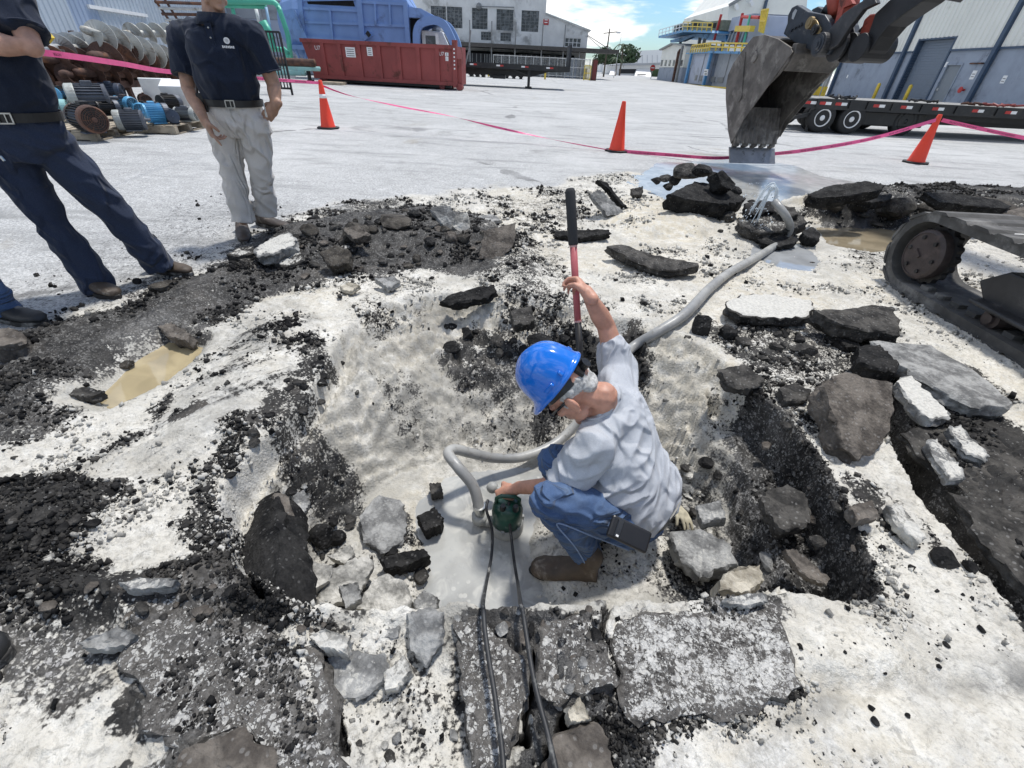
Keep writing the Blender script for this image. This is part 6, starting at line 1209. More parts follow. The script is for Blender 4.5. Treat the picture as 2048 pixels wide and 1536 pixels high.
for q0 in (142, 147): panel('print_mark', [(1420.5, q0 + 3), (1425, q0 + 3), (1425.5, q0), (1421, q0)], 'frame_dark', sgn, .75, .02)
m_ = MB()
for x in (1400, 1412, 1440, 1465, 1490): m_.beam(WB.p(x - 3, 165, .05 if x < 1410 else -.52), WB.p(x + 12, 108, .05 if x < 1410 else -.52), .06, .05)
m_.build('seam', M['frame_dark'], ss)
panel('yellow_kerb', [(1385, 171), (1412, 174), (1412, 171), (1385, 168)], 'yellow', ss, 1.0, .4); panel('yellow_kerb', [(1414, 174), (1540, 184), (1540, 180), (1414, 171)], 'yellow', ss, 1.2, .4)
def railing(pts0, pts1, n, mat, parent, off, r=.07):
    m_ = MB()
    for k in range(n + 1):
        t_ = k / n; a = (pts0[0][0] * (1 - t_) + pts0[1][0] * t_, pts0[0][1] * (1 - t_) + pts0[1][1] * t_); b = (pts1[0][0] * (1 - t_) + pts1[1][0] * t_, pts1[0][1] * (1 - t_) + pts1[1][1] * t_); m_.beam(WB.p(*a, off), WB.p(*b, off), r * 1.5, r * 1.5)
    for u in (.5, 1.0):
        a = [(pts0[i][0] * (1 - u) + pts1[i][0] * u, pts0[i][1] * (1 - u) + pts1[i][1] * u) for i in (0, 1)]; m_.beam(WB.p(*a[0], off + .01), WB.p(*a[1], off + .01), r * 1.5, r * 1.5)
    return m_.build('railing', M[mat], parent)
railing([(1387, 107), (1426, 104)], [(1392, 91), (1430, 86)], 8, 'yellow', ss, .5, .09); railing([(1428, 102), (1520, 105)], [(1430, 86), (1524, 88)], 7, 'yellow', ss, .6, .09)
pf = thing('cooler_platform', 'blue steel platform carrying olive coolers above the small gabled building', 'platform', WB.p(1370, 165, -8))
panel('blue_deck', [(1317, 76), (1366, 64), (1424, 66), (1424, 61), (1366, 59), (1317, 72)], 'skyblue', pf, 0, 10); panel('blue_beam', [(1319, 84), (1340, 82), (1360, 72), (1420, 82), (1420, 68), (1366, 66), (1319, 79)], 'skyblue', pf, -2, .6)
for a, b in [((1331, 96), (1333, 76)), ((1372, 92), (1378, 68)), ((1365, 90), (1368, 68)), ((1404, 100), (1412, 68))]: m_ = MB(); m_.beam(WB.p(*a, -2.5), WB.p(*b, -2.5), .4, .4); m_.build('column', M['frame_dark'], pf)
railing([(1318, 74), (1366, 61)], [(1320, 60), (1368, 46)], 7, 'white', pf, .1, .06); railing([(1366, 61), (1424, 63)], [(1368, 44), (1427, 46)], 6, 'yellow', pf, .1, .07)
for k, (q, lb) in enumerate([([(1334, 67), (1360, 61), (1364, 47), (1349, 46), (1337, 50)], 'left olive cooler on the blue platform'), ([(1366, 59), (1395, 59), (1397, 42), (1376, 38), (1369, 41)], 'middle olive cooler on the blue platform'), ([(1397, 59), (1425, 60), (1430, 39), (1408, 42), (1399, 44)], 'right olive cooler on the blue platform')]):
    ac = thing('cooler_unit', lb, 'cooler', WB.p(*q[0], -1.5), 'olive coolers on the platform'); panel('casing', q, 'olive', ac, -1, 5)
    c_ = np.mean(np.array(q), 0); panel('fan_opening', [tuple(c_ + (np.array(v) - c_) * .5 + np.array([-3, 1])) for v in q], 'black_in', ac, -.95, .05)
tw = thing('cooling_tower', 'tall lilac cooling tower with dark louvres and red pipes', 'tower', WB.p(1450, 170, -4))
panel('tower_panel', [(1424, 62), (1461, 50), (1470, 25), (1432, 34)], 'lilac', tw, -2, 6); panel('louvre_bank', [(1417, 88), (1454, 90), (1461, 58), (1425, 66)], 'frame_dark', tw, -2.2, 5); panel('tower_panel', [(1464, 92), (1495, 96), (1507, 30), (1472, 28)], 'lilac', tw, -1.6, 6); panel('tower_panel', [(1500, 96), (1560, 100), (1570, 30), (1516, 42)], 'lilac', tw, -3, 6)
for x in range(1420, 1460, 6): m_ = MB(); m_.beam(WB.p(x, 88, -2.1), WB.p(x + 8, 62, -2.1), .12, .25); m_.build('louvre', M['conc_panel'], tw)
for a, b in [((1416, 80), (1430, 28)), ((1457, 92), (1471, 26)), ((1470, 33), (1503, 34))]: m_ = MB(); m_.tube([WB.p(*a, -.8), WB.p(*b, -.8)], .16, 6); m_.build('red_pipe', M['red'], tw)
m_ = MB(); m_.tube([WB.p(1475, 92, -.6), WB.p(1489, 30, -.6)], .12, 6); m_.build('green_pipe', M['mint'], tw); m_ = MB(); m_.beam(WB.p(1465, 57, -.5), WB.p(1495, 57, -.5), .5, .5); m_.build('yellow_beam', M['yellow'], tw)
railing([(1508, 62), (1516, 66)], [(1514, 20), (1526, 18)], 4, 'yellow', tw, -.5, .09)
gb = thing('gabled_hall', 'tall cream gabled hall rising behind the cooling tower', 'building', WB.p(1500, 160, -12)); W2 = FP(112.0)
m_ = MB(); W2.poly(m_, [(1440, 158), (1458, 12), (1480, -2), (1530, -60), (1620, -60), (1600, 165)], 0, 30); m_.build('wall', M['cream'], gb)
m_ = MB(); m_.beam(W2.p(1457, 11, .3), W2.p(1481, -3, .3), .5, .5); m_.beam(W2.p(1481, -3, .3), W2.p(1530, -61, .3), .5, .5); m_.build('roof_edge', M['frame_dark'], gb); m_ = MB(); m_.beam(W2.p(1512, 80, .3), W2.p(1532, 0, .3), .6, .4); m_.build('downpipe', M['navy_trim'], gb)
for x, y in [(1472, 14), (1501, 6)]: m_ = MB(); m_.beam(W2.p(x, y + 6, .8), W2.p(x - 4, y - 4, .8), .7, .5); m_.build('flood_light', M['white'], gb)

# ---- low white sheds, trees and poles at the far end
D1 = FP(150.0); lw = thing('low_white_building', 'low white building with slanted awnings at the far end of the yard', 'building', D1.p(1270, 152))
def pan2(pl, name, pts, mat, parent, off=0., th=2.): m_ = MB(); pl.poly(m_, pts, off, th); return m_.build(name, M[mat], parent)
pan2(D1, 'wall', [(1213, 152), (1320, 158), (1320, 127), (1213, 130)], 'white', lw, 0, 8); pan2(D1, 'roof_edge', [(1213, 131), (1245, 127), (1326, 125), (1326, 130), (1245, 131)], 'conc_panel', lw, .6, 9)
pan2(D1, 'dark_opening', [(1238, 147), (1268, 147), (1273, 138), (1238, 138)], 'tarp', lw, .05, .2); pan2(D1, 'hedge_gap', [(1297, 160), (1316, 161), (1318, 138), (1299, 138)], 'leaf', lw, .1, .2)
for x in (1262, 1211): m_ = MB(); q = [D1.p(x, 157, 4), D1.p(x + 35 if x > 1250 else x + 16, 159, 4), D1.p(x + 38 if x > 1250 else x + 20, 138, .1), D1.p(x + 12, 137, .1)]; m_.prism(q, (0, 1.2, -.1)); m_.build('awning', M['white'], lw)
pan2(D1, 'awning_slot', [(1270, 150), (1287, 150), (1288, 148), (1271, 148)], 'tarp', lw, 2.8, .1)
D2 = FP(220.0); ww = thing('white_warehouse', 'long white warehouse roof on the horizon', 'building', D2.p(1270, 150)); pan2(D2, 'wall', [(1200, 150), (1330, 156), (1330, 99), (1262, 102), (1222, 112), (1200, 114)], 'white', ww, 0, 20)
for k in range(12): x = 1204 + k * 10; pan2(D2, 'sheet_rib', [(x, 140), (x + .7, 140), (x + .7, 110), (x, 110)], 'conc_panel', ww, .12, .1)
def tree(px, Y, h, cr, label, seed, palm=False):
    rr = random.Random(seed); b = FP(Y).p(*px); b = np.array([b[0], Y, 0]); t_ = thing('palm_tree' if palm else 'tree', label, 'tree', b); m_ = MB(); top = Vector((b[0] + rr.uniform(-.3, .3), Y, h * (.9 if palm else .55))); m_.tube([Vector(b), (Vector(b) + top) / 2 + Vector((.1, 0, 0)), top], [h * .035, h * .028, h * .02], 7)
    if not palm:
        for k in range(5): m_.tube([top, top + Vector((rr.uniform(-1, 1) * cr, rr.uniform(-1, 1) * cr, rr.uniform(.2, .6) * h * .5))], [h * .015, h * .005], 5)
    m_.build('trunk', M['bark'], t_); m_ = MB()
    if palm:
        for k in range(16):
            q = 2 * PI * k / 16 + rr.uniform(-.2, .2); dr = Vector((math.cos(q), math.sin(q), 0)); sd = Vector((-math.sin(q), math.cos(q), 0)); p_ = top; up = rr.uniform(.3, 1.0)
            for j in range(6):
                n_ = top + dr * cr * (j + 1) / 6 + Vector((0, 0, up * cr * (j + 1) / 6 - cr * 1.1 * ((j + 1) / 6) ** 2)); wd = cr * .12 * (1 - j / 7); m_.add([p_ - sd * wd, p_ + sd * wd - Vector((0, 0, wd * .6)), n_ + sd * wd * .8 - Vector((0, 0, wd * .6)), n_ - sd * wd * .8], [(0, 1, 2, 3)]); p_ = n_
    else:
        for k in range(420):
            v = Vector((rr.gauss(0, 1), rr.gauss(0, 1), rr.gauss(0, 1))).normalized() * (rr.random() ** .4); c = Vector((b[0] + v.x * cr * (1 + .3 * math.sin(v.y * 5)), Y + v.y * cr, h * .68 + v.z * h * .34)); s_ = cr * rr.uniform(.10, .22); a = Vector((rr.gauss(0, 1), rr.gauss(0, 1), rr.gauss(0, 1))).normalized(); e = a.cross(Vector((rr.gauss(0, 1), rr.gauss(0, 1), rr.gauss(0, 1)))).normalized()
            m_.add([c + a * s_, c + e * s_ * .6, c - a * s_, c - e * s_ * .6], [(0, 1, 2, 3)])
    m_.build('crown', M['leaf'], t_, fix=False)
tree((1205, 150), 170, 6.6, 3.0, 'dark round tree left of the low white building', 1); tree((1254, 150), 175, 7.6, 3.4, 'wide dark tree above the roof of the low white building', 2); tree((1226, 150), 190, 5.2, 5.5, 'low spreading tree behind the palm', 5); tree((1238, 155), 135, 6.5, 2.6, 'palm in front of the low white building', 3, True); tree((1230, 155), 128, 3.5, 2.0, 'short bushy palm beside the taller palm', 4, True)
up = thing('utility_pole', 'wooden utility pole with a lamp arm at the end of the dock canopy', 'pole', D1.p(1207, 150)); q = FP(100).p(1207, 152); m_ = MB(); m_.tube([(q[0], 100, 0), (q[0], 100, 7)], [.16, .1], 7); m_.build('mast', M['bark'], up); m_ = MB(); m_.beam((q[0] - 1, 100, 6.3), (q[0] + 1.4, 100, 6.6), .12, .12); m_.build('cross_arm', M['bark'], up); m_ = MB(); m_.box((q[0] + 1.6, 99.9, 6.5), (.7, .4, .25)); m_.build('lamp_head', M['white'], up)
m_ = MB(); q = FP(95).p(1228, 150); m_.tube([(q[0], 95, 0), (q[0] + .3, 95, 6.4)], [.06, .03], 6); tag(m_.build('flag_pole', M['greygalv'], None), 'thin bare pole between the dock and low white building', 'pole')
ss_ = thing('stop_sign', 'round red sign before the small gabled building', 'sign', WB.p(1315, 165, 3)); q = WB.p(1314, 136, .8); m_ = MB(); m_.tube([(q[0], q[1], 0), (q[0], q[1], q[2])], .06, 6); m_.build('post', M['greygalv'], ss_); m_ = MB(); m_.tube([(q[0], q[1], q[2]), (q[0], q[1] - .06, q[2])], .48, 8); m_.build('sign_plate', M['red'], ss_); m_ = MB(); m_.box((q[0], q[1] - .08, q[2]), (.6, .03, .13)); m_.build('sign_band', M['white'], ss_)
# ================================================================== DIGGER, TRAILER, CONES, TAPE
M['bucket'] = pm('worn_bucket_steel', (.125, .112, .10), .68, .2, var=.35, sc=5, bump=.35, bsc=45, dirt=(.27, .25, .225), dirt_amt=.4, dsc=4)
M['bucket_in'] = pm('bucket_inside_steel', (.045, .038, .034), .7, .2, var=.4, sc=7, bump=.5, bsc=60, dirt=(.12, .11, .10), dirt_amt=.25, dsc=6)
M['blade'] = pm('polished_edge', (.25, .255, .265), .4, .6, var=.16, sc=7, dirt=(.14, .135, .13), dirt_amt=.2, dsc=9)
M['coupler'] = pm('dark_blue_coupler', (.032, .038, .048), .5, .2, var=.3, sc=5, bump=.1, dirt=(.22, .21, .2), dirt_amt=.12, dsc=6)
M['armgrey'] = pm('dark_arm_steel', (.045, .045, .047), .5, .3, var=.3, sc=4, bump=.15, dirt=(.15, .14, .13), dirt_amt=.25, dsc=4)
M['armblack'] = pm('black_arm_paint', (.014, .014, .015), .5, .1, var=.3, dirt=(.07, .065, .06), dirt_amt=.2)
M['armred'] = pm('orange_red_paint', (.36, .065, .04), .5, .1, var=.2, sc=5, dirt=(.10, .035, .028), dirt_amt=.4, dsc=5)
M['rubber'] = pm('track_rubber', (.070, .068, .065), .78, var=.3, sc=7, bump=.25, bsc=50, dirt=(.20, .195, .185), dirt_amt=.4, dsc=3.5)
M['hub'] = pm('greasy_hub', (.060, .047, .045), .55, .3, var=.3, sc=6, bump=.2, dirt=(.11, .085, .08), dirt_amt=.3, dsc=7)
M['brass'] = pm('dull_brass', (.28, .21, .11), .5, .6, var=.2, sc=8)
M['tyre'] = pm('tyre_rubber', (.018, .018, .018), .75, var=.3)
M['lime_smear'] = pm('lime_smear', (.62, .62, .60), .8)

ex = thing('excavator', 'tracked excavator reaching in from the right with a worn bucket hanging over the yard', 'excavator', (4.3, 1.6, 0))
B0 = at(1470, 325, .1); E1 = np.array([-.15, .989, 0]); BW = np.array([.989, .15, 0]) * .78
KP = Pl(B0, E1)
def Z5(x, y): return 1440 + x / 4.517, y / 4.517
def kp(x, y, off=0.0): return KP.p(*Z5(x, y)) + BW * off
side = [(300, 330), (400, 312), (520, 350), (640, 430), (612, 560), (520, 680), (400, 800), (290, 940), (185, 1080), (140, 1220), (95, 1300), (70, 1180), (62, 1050), (50, 900), (52, 780), (70, 680), (120, 570), (190, 470), (250, 390)]
S2 = [kp(*q) for q in side]
for off in (0.0, .96):
    m_ = MB(); m_.prism([p + BW * off for p in S2], BW * .04); m_.build('side_plate', M['bucket'], ex, bevel=.006)
# shell: back of the bucket from the hinge round to the cutting edge, real thickness
back = [(520, 352), (400, 318), (300, 336), (250, 396), (190, 476), (122, 576), (72, 686), (54, 786), (52, 900), (66, 1050), (74, 1180), (97, 1305)]
Pb = [kp(*q) for q in back]; cen = np.mean(Pb, 0)
m_ = MB(); n_ = len(Pb); V = []
for p in Pb:
    o = cen - p; o = o / np.linalg.norm(o) * .035
    for q, off in ((p, .041), (p, .959), (p + o, .959), (p + o, .041)): V.append(q + BW * off)
m_.add(V, [(i * 4 + j, i * 4 + (j + 1) % 4, i * 4 + 4 + (j + 1) % 4, i * 4 + 4 + j) for i in range(n_ - 1) for j in range(4)] + [(0, 1, 2, 3), tuple(n_ * 4 - 4 + k for k in (3, 2, 1, 0))]); m_.build('bucket_shell', M['bucket_in'], ex)
m_ = MB()
for off in (-.012, 1.0): m_ = MB(); m_.prism([kp(*q, off) for q in [(640, 428), (660, 470), (215, 1085), (140, 1225), (120, 1150), (180, 1040), (600, 540)]], BW * .014); m_.build('side_cutter', M['bucket'], ex)
m_ = MB(); m_.prism([kp(*q, -.02) for q in [(235, 470), (215, 560), (150, 640), (110, 760), (95, 830), (175, 925), (200, 880), (215, 700)]], BW * .02); m_.build('wear_plate', M['bucket'], ex)
m_ = MB(); m_.tube([kp(318, 515, -.03), kp(318, 515, .0)], .07, 14); m_.tube([kp(318, 515, -.032), kp(318, 515, -.02)], .04, 12); m_.build('lifting_boss', M['bucket'], ex)
m_ = MB(); m_.beam(kp(640, 440, .05), kp(640, 440, .95), .10, .12); m_.prism([kp(*q, .04) for q in [(600, 470), (660, 440), (660, 480), (570, 640), (540, 640)]], BW * .92); m_.build('torque_tube', M['bucket'], ex, bevel=.01)
e0, e1 = kp(92, 1330), kp(95, 1472); dn = e1 - e0
m_ = MB(); m_.prism([e0 - BW * .01, e0 + BW * 1.03, e1 + BW * 1.03, e1 - BW * .01], np.array([E1[0], E1[1], 0]) * .035); m_.build('cutting_edge', M['blade'], ex)
for k in range(5):
    o = .08 + k * .205; a = kp(120, 1180) + BW * o; b = kp(104, 1325) + BW * o; m_ = MB(); m_.beam(a, b, .085, .09); m_.build('tooth_adapter', M['bucket'], ex, bevel=.01)
for k in range(4):
    o = .17 + k * .205; a = kp(107, 1290) + BW * o - KP.d * .03; m_ = MB(); m_.box(a, (.05, .04, .05)); m_.build('tooth_pin', M['white'], ex)
m_ = MB(); rr = random.Random(2); Vd = []; nx_, ny_ = 26, 12
for iy in range(ny_):
    for ix in range(nx_):
        o = .05 + .9 * ix / (nx_ - 1); u = iy / (ny_ - 1); a = kp(118 + 40 * u, 1290 - 330 * u); Vd.append(a + BW * o - KP.d * (.02 + .035 * abs(math.sin(ix * 1.9 + 2 * u)) * (1 - u * .6) + rr.uniform(0, .015)))
m_.add(Vd, [(iy * nx_ + ix, iy * nx_ + ix + 1, (iy + 1) * nx_ + ix + 1, (iy + 1) * nx_ + ix) for iy in range(ny_ - 1) for ix in range(nx_ - 1)]); m_.build('caked_dirt', M['bucket'], ex, fix=False)
# quick coupler
cpl = [(470, 300), (505, 205), (510, 130), (545, 60), (590, 36), (635, 62), (690, 98), (750, 108), (835, 125), (885, 205), (905, 300), (905, 420), (868, 488), (790, 492), (690, 440), (575, 385)]
for off in (.22, .62):
    m_ = MB(); m_.prism([kp(*q, off) for q in cpl], BW * .12); m_.build('coupler_plate', M['coupler'], ex, bevel=.012)
m_ = MB(); m_.prism([kp(*q, .341) for q in [(560, 200), (840, 180), (880, 400), (600, 380)]], BW * .278); m_.build('coupler_core', M['armblack'], ex)
m_ = MB(); m_.prism([kp(*q, .213) for q in [(548, 160), (556, 110), (580, 74), (596, 84), (578, 130), (562, 170)]], BW * .006); m_.build('hook_slot', M['greygalv'], ex)
m_ = MB(); m_.prism([kp(*q, .19) for q in [(690, 210), (705, 165), (745, 150), (780, 180), (818, 260), (800, 300), (760, 300), (715, 260)]], BW * .03); br = m_.build('brass_plate', M['brass'], ex, bevel=.006)
for x, y, r, c in [(733, 200, .065, 'brass'), (775, 262, .055, 'armblack')]: m_ = MB(); m_.tube([kp(x, y, .14), kp(x, y, .19)], r, 16); m_.tube([kp(x, y, .13), kp(x, y, .15)], r * .5, 12); m_.build('pin_cap', M[c], br)
m_ = MB()
for k, (x, y) in enumerate([(560, 240), (590, 225), (620, 215), (640, 210)]): m_.beam(kp(x, y, .21), kp(x - 18 + k * 3, y + 42 - k * 8, .21), .018, .02)
m_.beam(kp(535, 262, .21), kp(640, 205, .21), .018, .02); m_.build('raised_emblem', M['coupler'], ex)
for x, y, r, o0, o1, c in [(836, 398, .125, .10, .86, 'armgrey'), (905, 410, .16, .28, .34, 'armgrey'), (960, 420, .15, .36, .72, 'armblack'), (1085, 420, .14, .3, .8, 'armblack')]:
    m_ = MB(); m_.tube([kp(x, y, o0), kp(x, y, o1)], r, 24); m_.build('pivot_pin', M[c], ex, bevel=.008)
for r_, o in ((.10, .085), (.065, .07), (.03, .06)): m_ = MB(); m_.tube([kp(836, 398, o), kp(836, 398, o + .02)], r_, 20); m_.build('pin_ring', M['coupler'], ex)
# link arms, ram and stick (continued out of the picture to the machine)
m_ = MB(); m_.prism([kp(*q, .20) for q in [(800, 350), (900, 240), (1010, 110), (1110, 40), (1270, -60), (1300, 20), (1180, 80), (1060, 240), (960, 400), (880, 450)]], BW * .08); m_.prism([kp(*q, .70) for q in [(800, 350), (900, 240), (1010, 110), (1110, 40), (1270, -60), (1300, 20), (1180, 80), (1060, 240), (960, 400), (880, 450)]], BW * .08); m_.build('link_arm', M['armgrey'], ex, bevel=.01)
m_ = MB(); m_.prism([kp(*q, .45) for q in [(1010, 330), (1060, 160), (1110, 110), (1190, 100), (1170, 220), (1110, 400), (1050, 430)]], BW * .2); m_.build('link_arm', M['armred'], ex, bevel=.015)
for (x, y, x2, y2, r) in [(822, 118, 800, -120, .085), (905, 190, 960, -160, .11)]: m_ = MB(); m_.tube([kp(x, y, .45), kp(x2, y2, .45)], r, 16); m_.build('hydraulic_ram', M['armred'], ex, True)
m_ = MB(); m_.prism([kp(*q, .3) for q in [(880, 200), (900, 130), (930, 0), (1000, -60), (1040, 20), (960, 60), (920, 200)]], BW * .06); m_.build('ram_bracket', M['armred'], ex)
m_ = MB(); m_.tube([kp(730, 110, .42), kp(760, 60, .42), kp(800, 100, .42)], .05, 10); m_.build('hose_loop', M['armblack'], ex, True)
pA_ = [kp(*q, .36) for q in [(1010, 500), (1100, 505), (1165, 440), (1240, 320), (1320, 220), (1430, 130), (1610, 0), (1760, -130), (1600, -190), (1330, -20), (1250, 60), (1200, 110), (1130, 330), (1010, 420)]]
m_ = MB(); m_.prism(pA_, BW * .3); m_.build('stick', M['armblack'], ex, bevel=.012)
tip = kp(1700, -160, .5); knee = Vector((4.9, 4.6, 4.1)); foot_ = Vector((4.35, 2.0, 1.5))
m_ = MB(); m_.beam(tip, knee, .3, .42); m_.build('stick_upper', M['armblack'], ex); m_ = MB(); m_.beam(knee + Vector((.1, .25, .1)), foot_, .36, .5); m_.build('boom', M['armred'], ex, bevel=.03)
m_ = MB(); m_.box((4.3, .6, 1.35), (1.9, 2.6, 1.1)); m_.box((4.3, -.55, 1.3), (1.95, .5, 1.0)); m_.build('upper_body', M['armred'], ex, bevel=.06)
m_ = MB(); m_.box((3.75, 1.7, 1.75), (.8, 1.3, 1.5)); cb = m_.build('cab', M['armblack'], ex, bevel=.08); m_ = MB(); m_.box((3.75, 2.36, 1.9), (.66, .02, .9)); m_.box((3.34, 1.7, 1.95), (.02, 1.0, .8)); m_.build('cab_window', M['glass_dark'], cb)
m_ = MB(); m_.tube([(4.3, .9, .45), (4.3, .9, .8)], .6, 24); m_.box((4.3, .9, .4), (1.3, 1.6, .25)); m_.build('undercarriage', M['armblack'], ex)
# tracks: the near one fills the right edge of the picture
TX = 2.83; TWd = .50; ya, yb_ = -.35, 3.16; rz = .268
def tr_path(n_arc=14, inset=0.0):
    r = rz - inset; P = []
    for k in range(n_arc + 1): q = -PI / 2 + PI * k / n_arc; P.append((yb_ + r * math.cos(q), rz + r * math.sin(q)))
    for k in range(1, 12): P.append((yb_ + (ya - yb_) * k / 12, rz + r - .012 * math.sin(PI * k / 12)))
    for k in range(n_arc + 1): q = PI / 2 + PI * k / n_arc; P.append((ya + r * math.cos(q), rz + r * math.sin(q)))
    for k in range(1, 12): P.append((ya + (yb_ - ya) * k / 12, rz - r))
    return P
for x0 in (TX, TX + 1.75):
    O_, I_ = tr_path(), tr_path(14, .055); n_ = len(O_); V = []; first = x0 == TX
    for (y, z), (yi, zi) in zip(O_, I_): V += [(x0, y, z + .012), (x0 + TWd, y, z + .012), (x0 + TWd, yi, zi + .012), (x0, yi, zi + .012)]
    m_ = MB(); m_.add(V, [(i * 4 + j, i * 4 + (j + 1) % 4, ((i + 1) % n_) * 4 + (j + 1) % 4, ((i + 1) % n_) * 4 + j) for i in range(n_) for j in range(4)]); bl = m_.build('track_belt', M['rubber'], ex, True); bl.data.set_sharp_from_angle(angle=R(40))
    # lugs all round
    per = [0.0]
    for i in range(n_): per.append(per[-1] + math.dist(O_[i], O_[(i + 1) % n_]))
    nl = 52
    for k in range(nl):
        s_ = per[-1] * k / nl; i = max(j for j in range(n_) if per[j] <= s_); t_ = (s_ - per[i]) / (per[i + 1] - per[i]); a, b = O_[i], O_[(i + 1) % n_]; y = a[0] + (b[0] - a[0]) * t_; z = a[1] + (b[1] - a[1]) * t_; ty, tz = b[0] - a[0], b[1] - a[1]; l_ = math.hypot(ty, tz); ty /= l_; tz /= l_; ny, nz = tz, -ty
        m_ = MB(); c_ = Vector((x0 + TWd / 2, y + ny * .008, z + nz * .008 + .012)); Rm = Matrix(((1, 0, 0), (0, ty, ny), (0, tz, nz))); off_ = (k % 2) * .02; pts = [(-.078, -.012), (-.045, .008), (.045, .008), (.078, -.012)]
        m_.prism([c_ + Rm @ Vector((-TWd / 2 - .006 + off_ * 0, p_, q_)) for p_, q_ in pts], (TWd + .012, 0, 0)); m_.build('track_lug', M['rubber'], ex)
    if not first: continue
    for k in range(0, nl, 2):
        y = ya + (yb_ - ya) * k / nl; m_ = MB(); m_.box((x0 + .10, y, .078), (.06, .07, .03)); m_.build('guide_lug', M['rubber'], ex)
    cy, cz_ = yb_ - .02, rz + .012; Mx = Matrix.Translation((x0 + .06, cy, cz_)) @ Matrix.Rotation(-PI / 2, 4, 'Y'); V = []; nt_ = 17
    m_ = MB(); prof = []
    for k in range(nt_ * 4): q = 2 * PI * k / (nt_ * 4); r = .200 if k % 4 in (0, 1) else .184; prof.append(Mx @ Vector((r * math.cos(q), r * math.sin(q), -.02)))
    m_.prism(prof, (.04, 0, 0)); m_.build('sprocket', M['armblack'], ex)
    m_ = MB(); m_.lathe([(.168, -.02), (.168, .035), (.154, .05), (.146, .052), (.144, .046), (.02, .048)], 30, Mx); hb = m_.build('hub_cover', M['hub'], ex, True); hb.data.set_sharp_from_angle(angle=R(35))
    for k in range(6):
        q = 2 * PI * k / 6 + .4; m_ = MB(); p = Mx @ Vector((.115 * math.cos(q), .115 * math.sin(q), .045)); m_.tube([p, p - Vector((.014, 0, 0))], .014, 8); m_.build('hub_bolt', M['armblack'], hb)
    m_ = MB(); m_.box(Mx @ Vector((.0, .03, .052)), (.012, .07, .02), Matrix.Rotation(.6, 3, 'X')); m_.build('hub_lug', M['hub'], hb)
    m_ = MB(); m_.prism([(x0 + .10, 2.62, .15), (x0 + .10, 2.74, .26), (x0 + .10, 2.60, .37), (x0 + .10, -.2, .37), (x0 + .10, -.35, .26), (x0 + .10, -.2, .15)], (.3, 0, 0)); m_.prism([(x0 + .02, 2.64, .15), (x0 + .02, 2.66, .18), (x0 + .02, -.3, .18), (x0 + .02, -.3, .15)], (.09, 0, 0)); m_.build('track_frame', M['armgrey'], ex, bevel=.012)
    for k in range(6):
        y = 2.48 - k * .48; m_ = MB(); m_.tube([(x0 + .05, y, .115), (x0 + .40, y, .115)], .058, 18); m_.tube([(x0 + .03, y, .115), (x0 + .06, y, .115)], .03, 12); m_.build('track_roller', M['hub'], ex)
    m_ = MB(); rr = random.Random(4)
    for y, w_, h_ in [(2.66, .10, .05), (2.5, .16, .10), (2.28, .14, .14), (2.05, .2, .12), (1.8, .16, .14)]:
        m_.sph((x0 + .16 + rr.uniform(-.03, .08), y, rz * 2 + .013), (w_ * .8, w_, .012), 10)
    m_.build('lime_patch', M['lime_smear'], ex)

# ---- long black equipment trailer at the right
t0 = thing('equipment_trailer', 'long black tandem axle equipment trailer with red and white reflectors', 'trailer', (10, 15.5, 0)); TY = 14.8; dz = .82; TP = FP(TY); xl = TP.sz(1590, 200)[0]; xr = 17.5
M['deckwood'] = pm('grey_deck_planks', (.30, .295, .28), .85, var=.25, sc=3, dirt=(.16, .15, .14), dirt_amt=.3)
for k in range(12):
    m_ = MB(); m_.box2((xl + .7, TY + .06 + k * .2, dz - .05), (xr, TY + .06 + k * .2 + .185, dz - .002 + .001 * (k % 3))); m_.build('deck_plank', M['deckwood'], t0)
m_ = MB(); m_.prism([(xl, TY, dz - .16), (xl + .5, TY, dz - .24), (xr, TY, dz - .24), (xr, TY, dz + .01), (xl + .7, TY, dz + .01), (xl, TY, dz - .04)], (0, .055, 0)); m_.prism([(xl, TY + 2.46, dz - .16), (xl + .5, TY + 2.46, dz - .24), (xr, TY + 2.46, dz - .24), (xr, TY + 2.46, dz + .01), (xl, TY + 2.46, dz - .04)], (0, .055, 0)); m_.build('side_rail', M['black_steel'], t0)
for yy in (TY + .75, TY + 1.6): m_ = MB(); m_.box2((xl + .3, yy, dz - .52), (xr, yy + .13, dz - .055)); m_.build('chassis_beam', M['black_steel'], t0)
m_ = MB(); m_.box2((TP.sz(1730, 250)[0], TY + .3, .22), (TP.sz(1862, 250)[0], TY + 2.2, dz - .245)); m_.build('belly_box', M['black_steel'], t0, bevel=.03)
m_ = MB(); m_.box2((TP.sz(1862, 250)[0], TY + .5, .42), (xr, TY + 2.0, dz - .25)); m_.build('lower_frame', M['black_steel'], t0)
m_ = MB()
for k in range(5): m_.box2((xl - .0 - .03, TY + .1 + k * .55, dz - .15), (xl + .66, TY + .2 + k * .55, dz - .06))
m_.build('tail_rail', M['black_steel'], t0)
for yy in (TY + .1, TY + 1.7):
    m_ = MB(); a = TP.sz(1568, 240)[0]; b = TP.sz(1630, 240)[0]; m_.prism([(a, yy, .30), (b, yy, .52), (b, yy, .42), (a, yy, .22)], (0, .05, 0)); m_.prism([(a, yy + .6, .30), (b, yy + .6, .52), (b, yy + .6, .42), (a, yy + .6, .22)], (0, .05, 0))
    for k in range(5): x = a + (b - a) * (k + .5) / 5; m_.beam((x, yy + .02, .26 + .2 * (k + .5) / 5), (x, yy + .63, .26 + .2 * (k + .5) / 5), .05, .05)
    m_.beam((b - .08, yy + .02, 0.02), (b - .08, yy + .02, .5), .06, .06); m_.build('loading_ramp', M['black_steel'], t0)
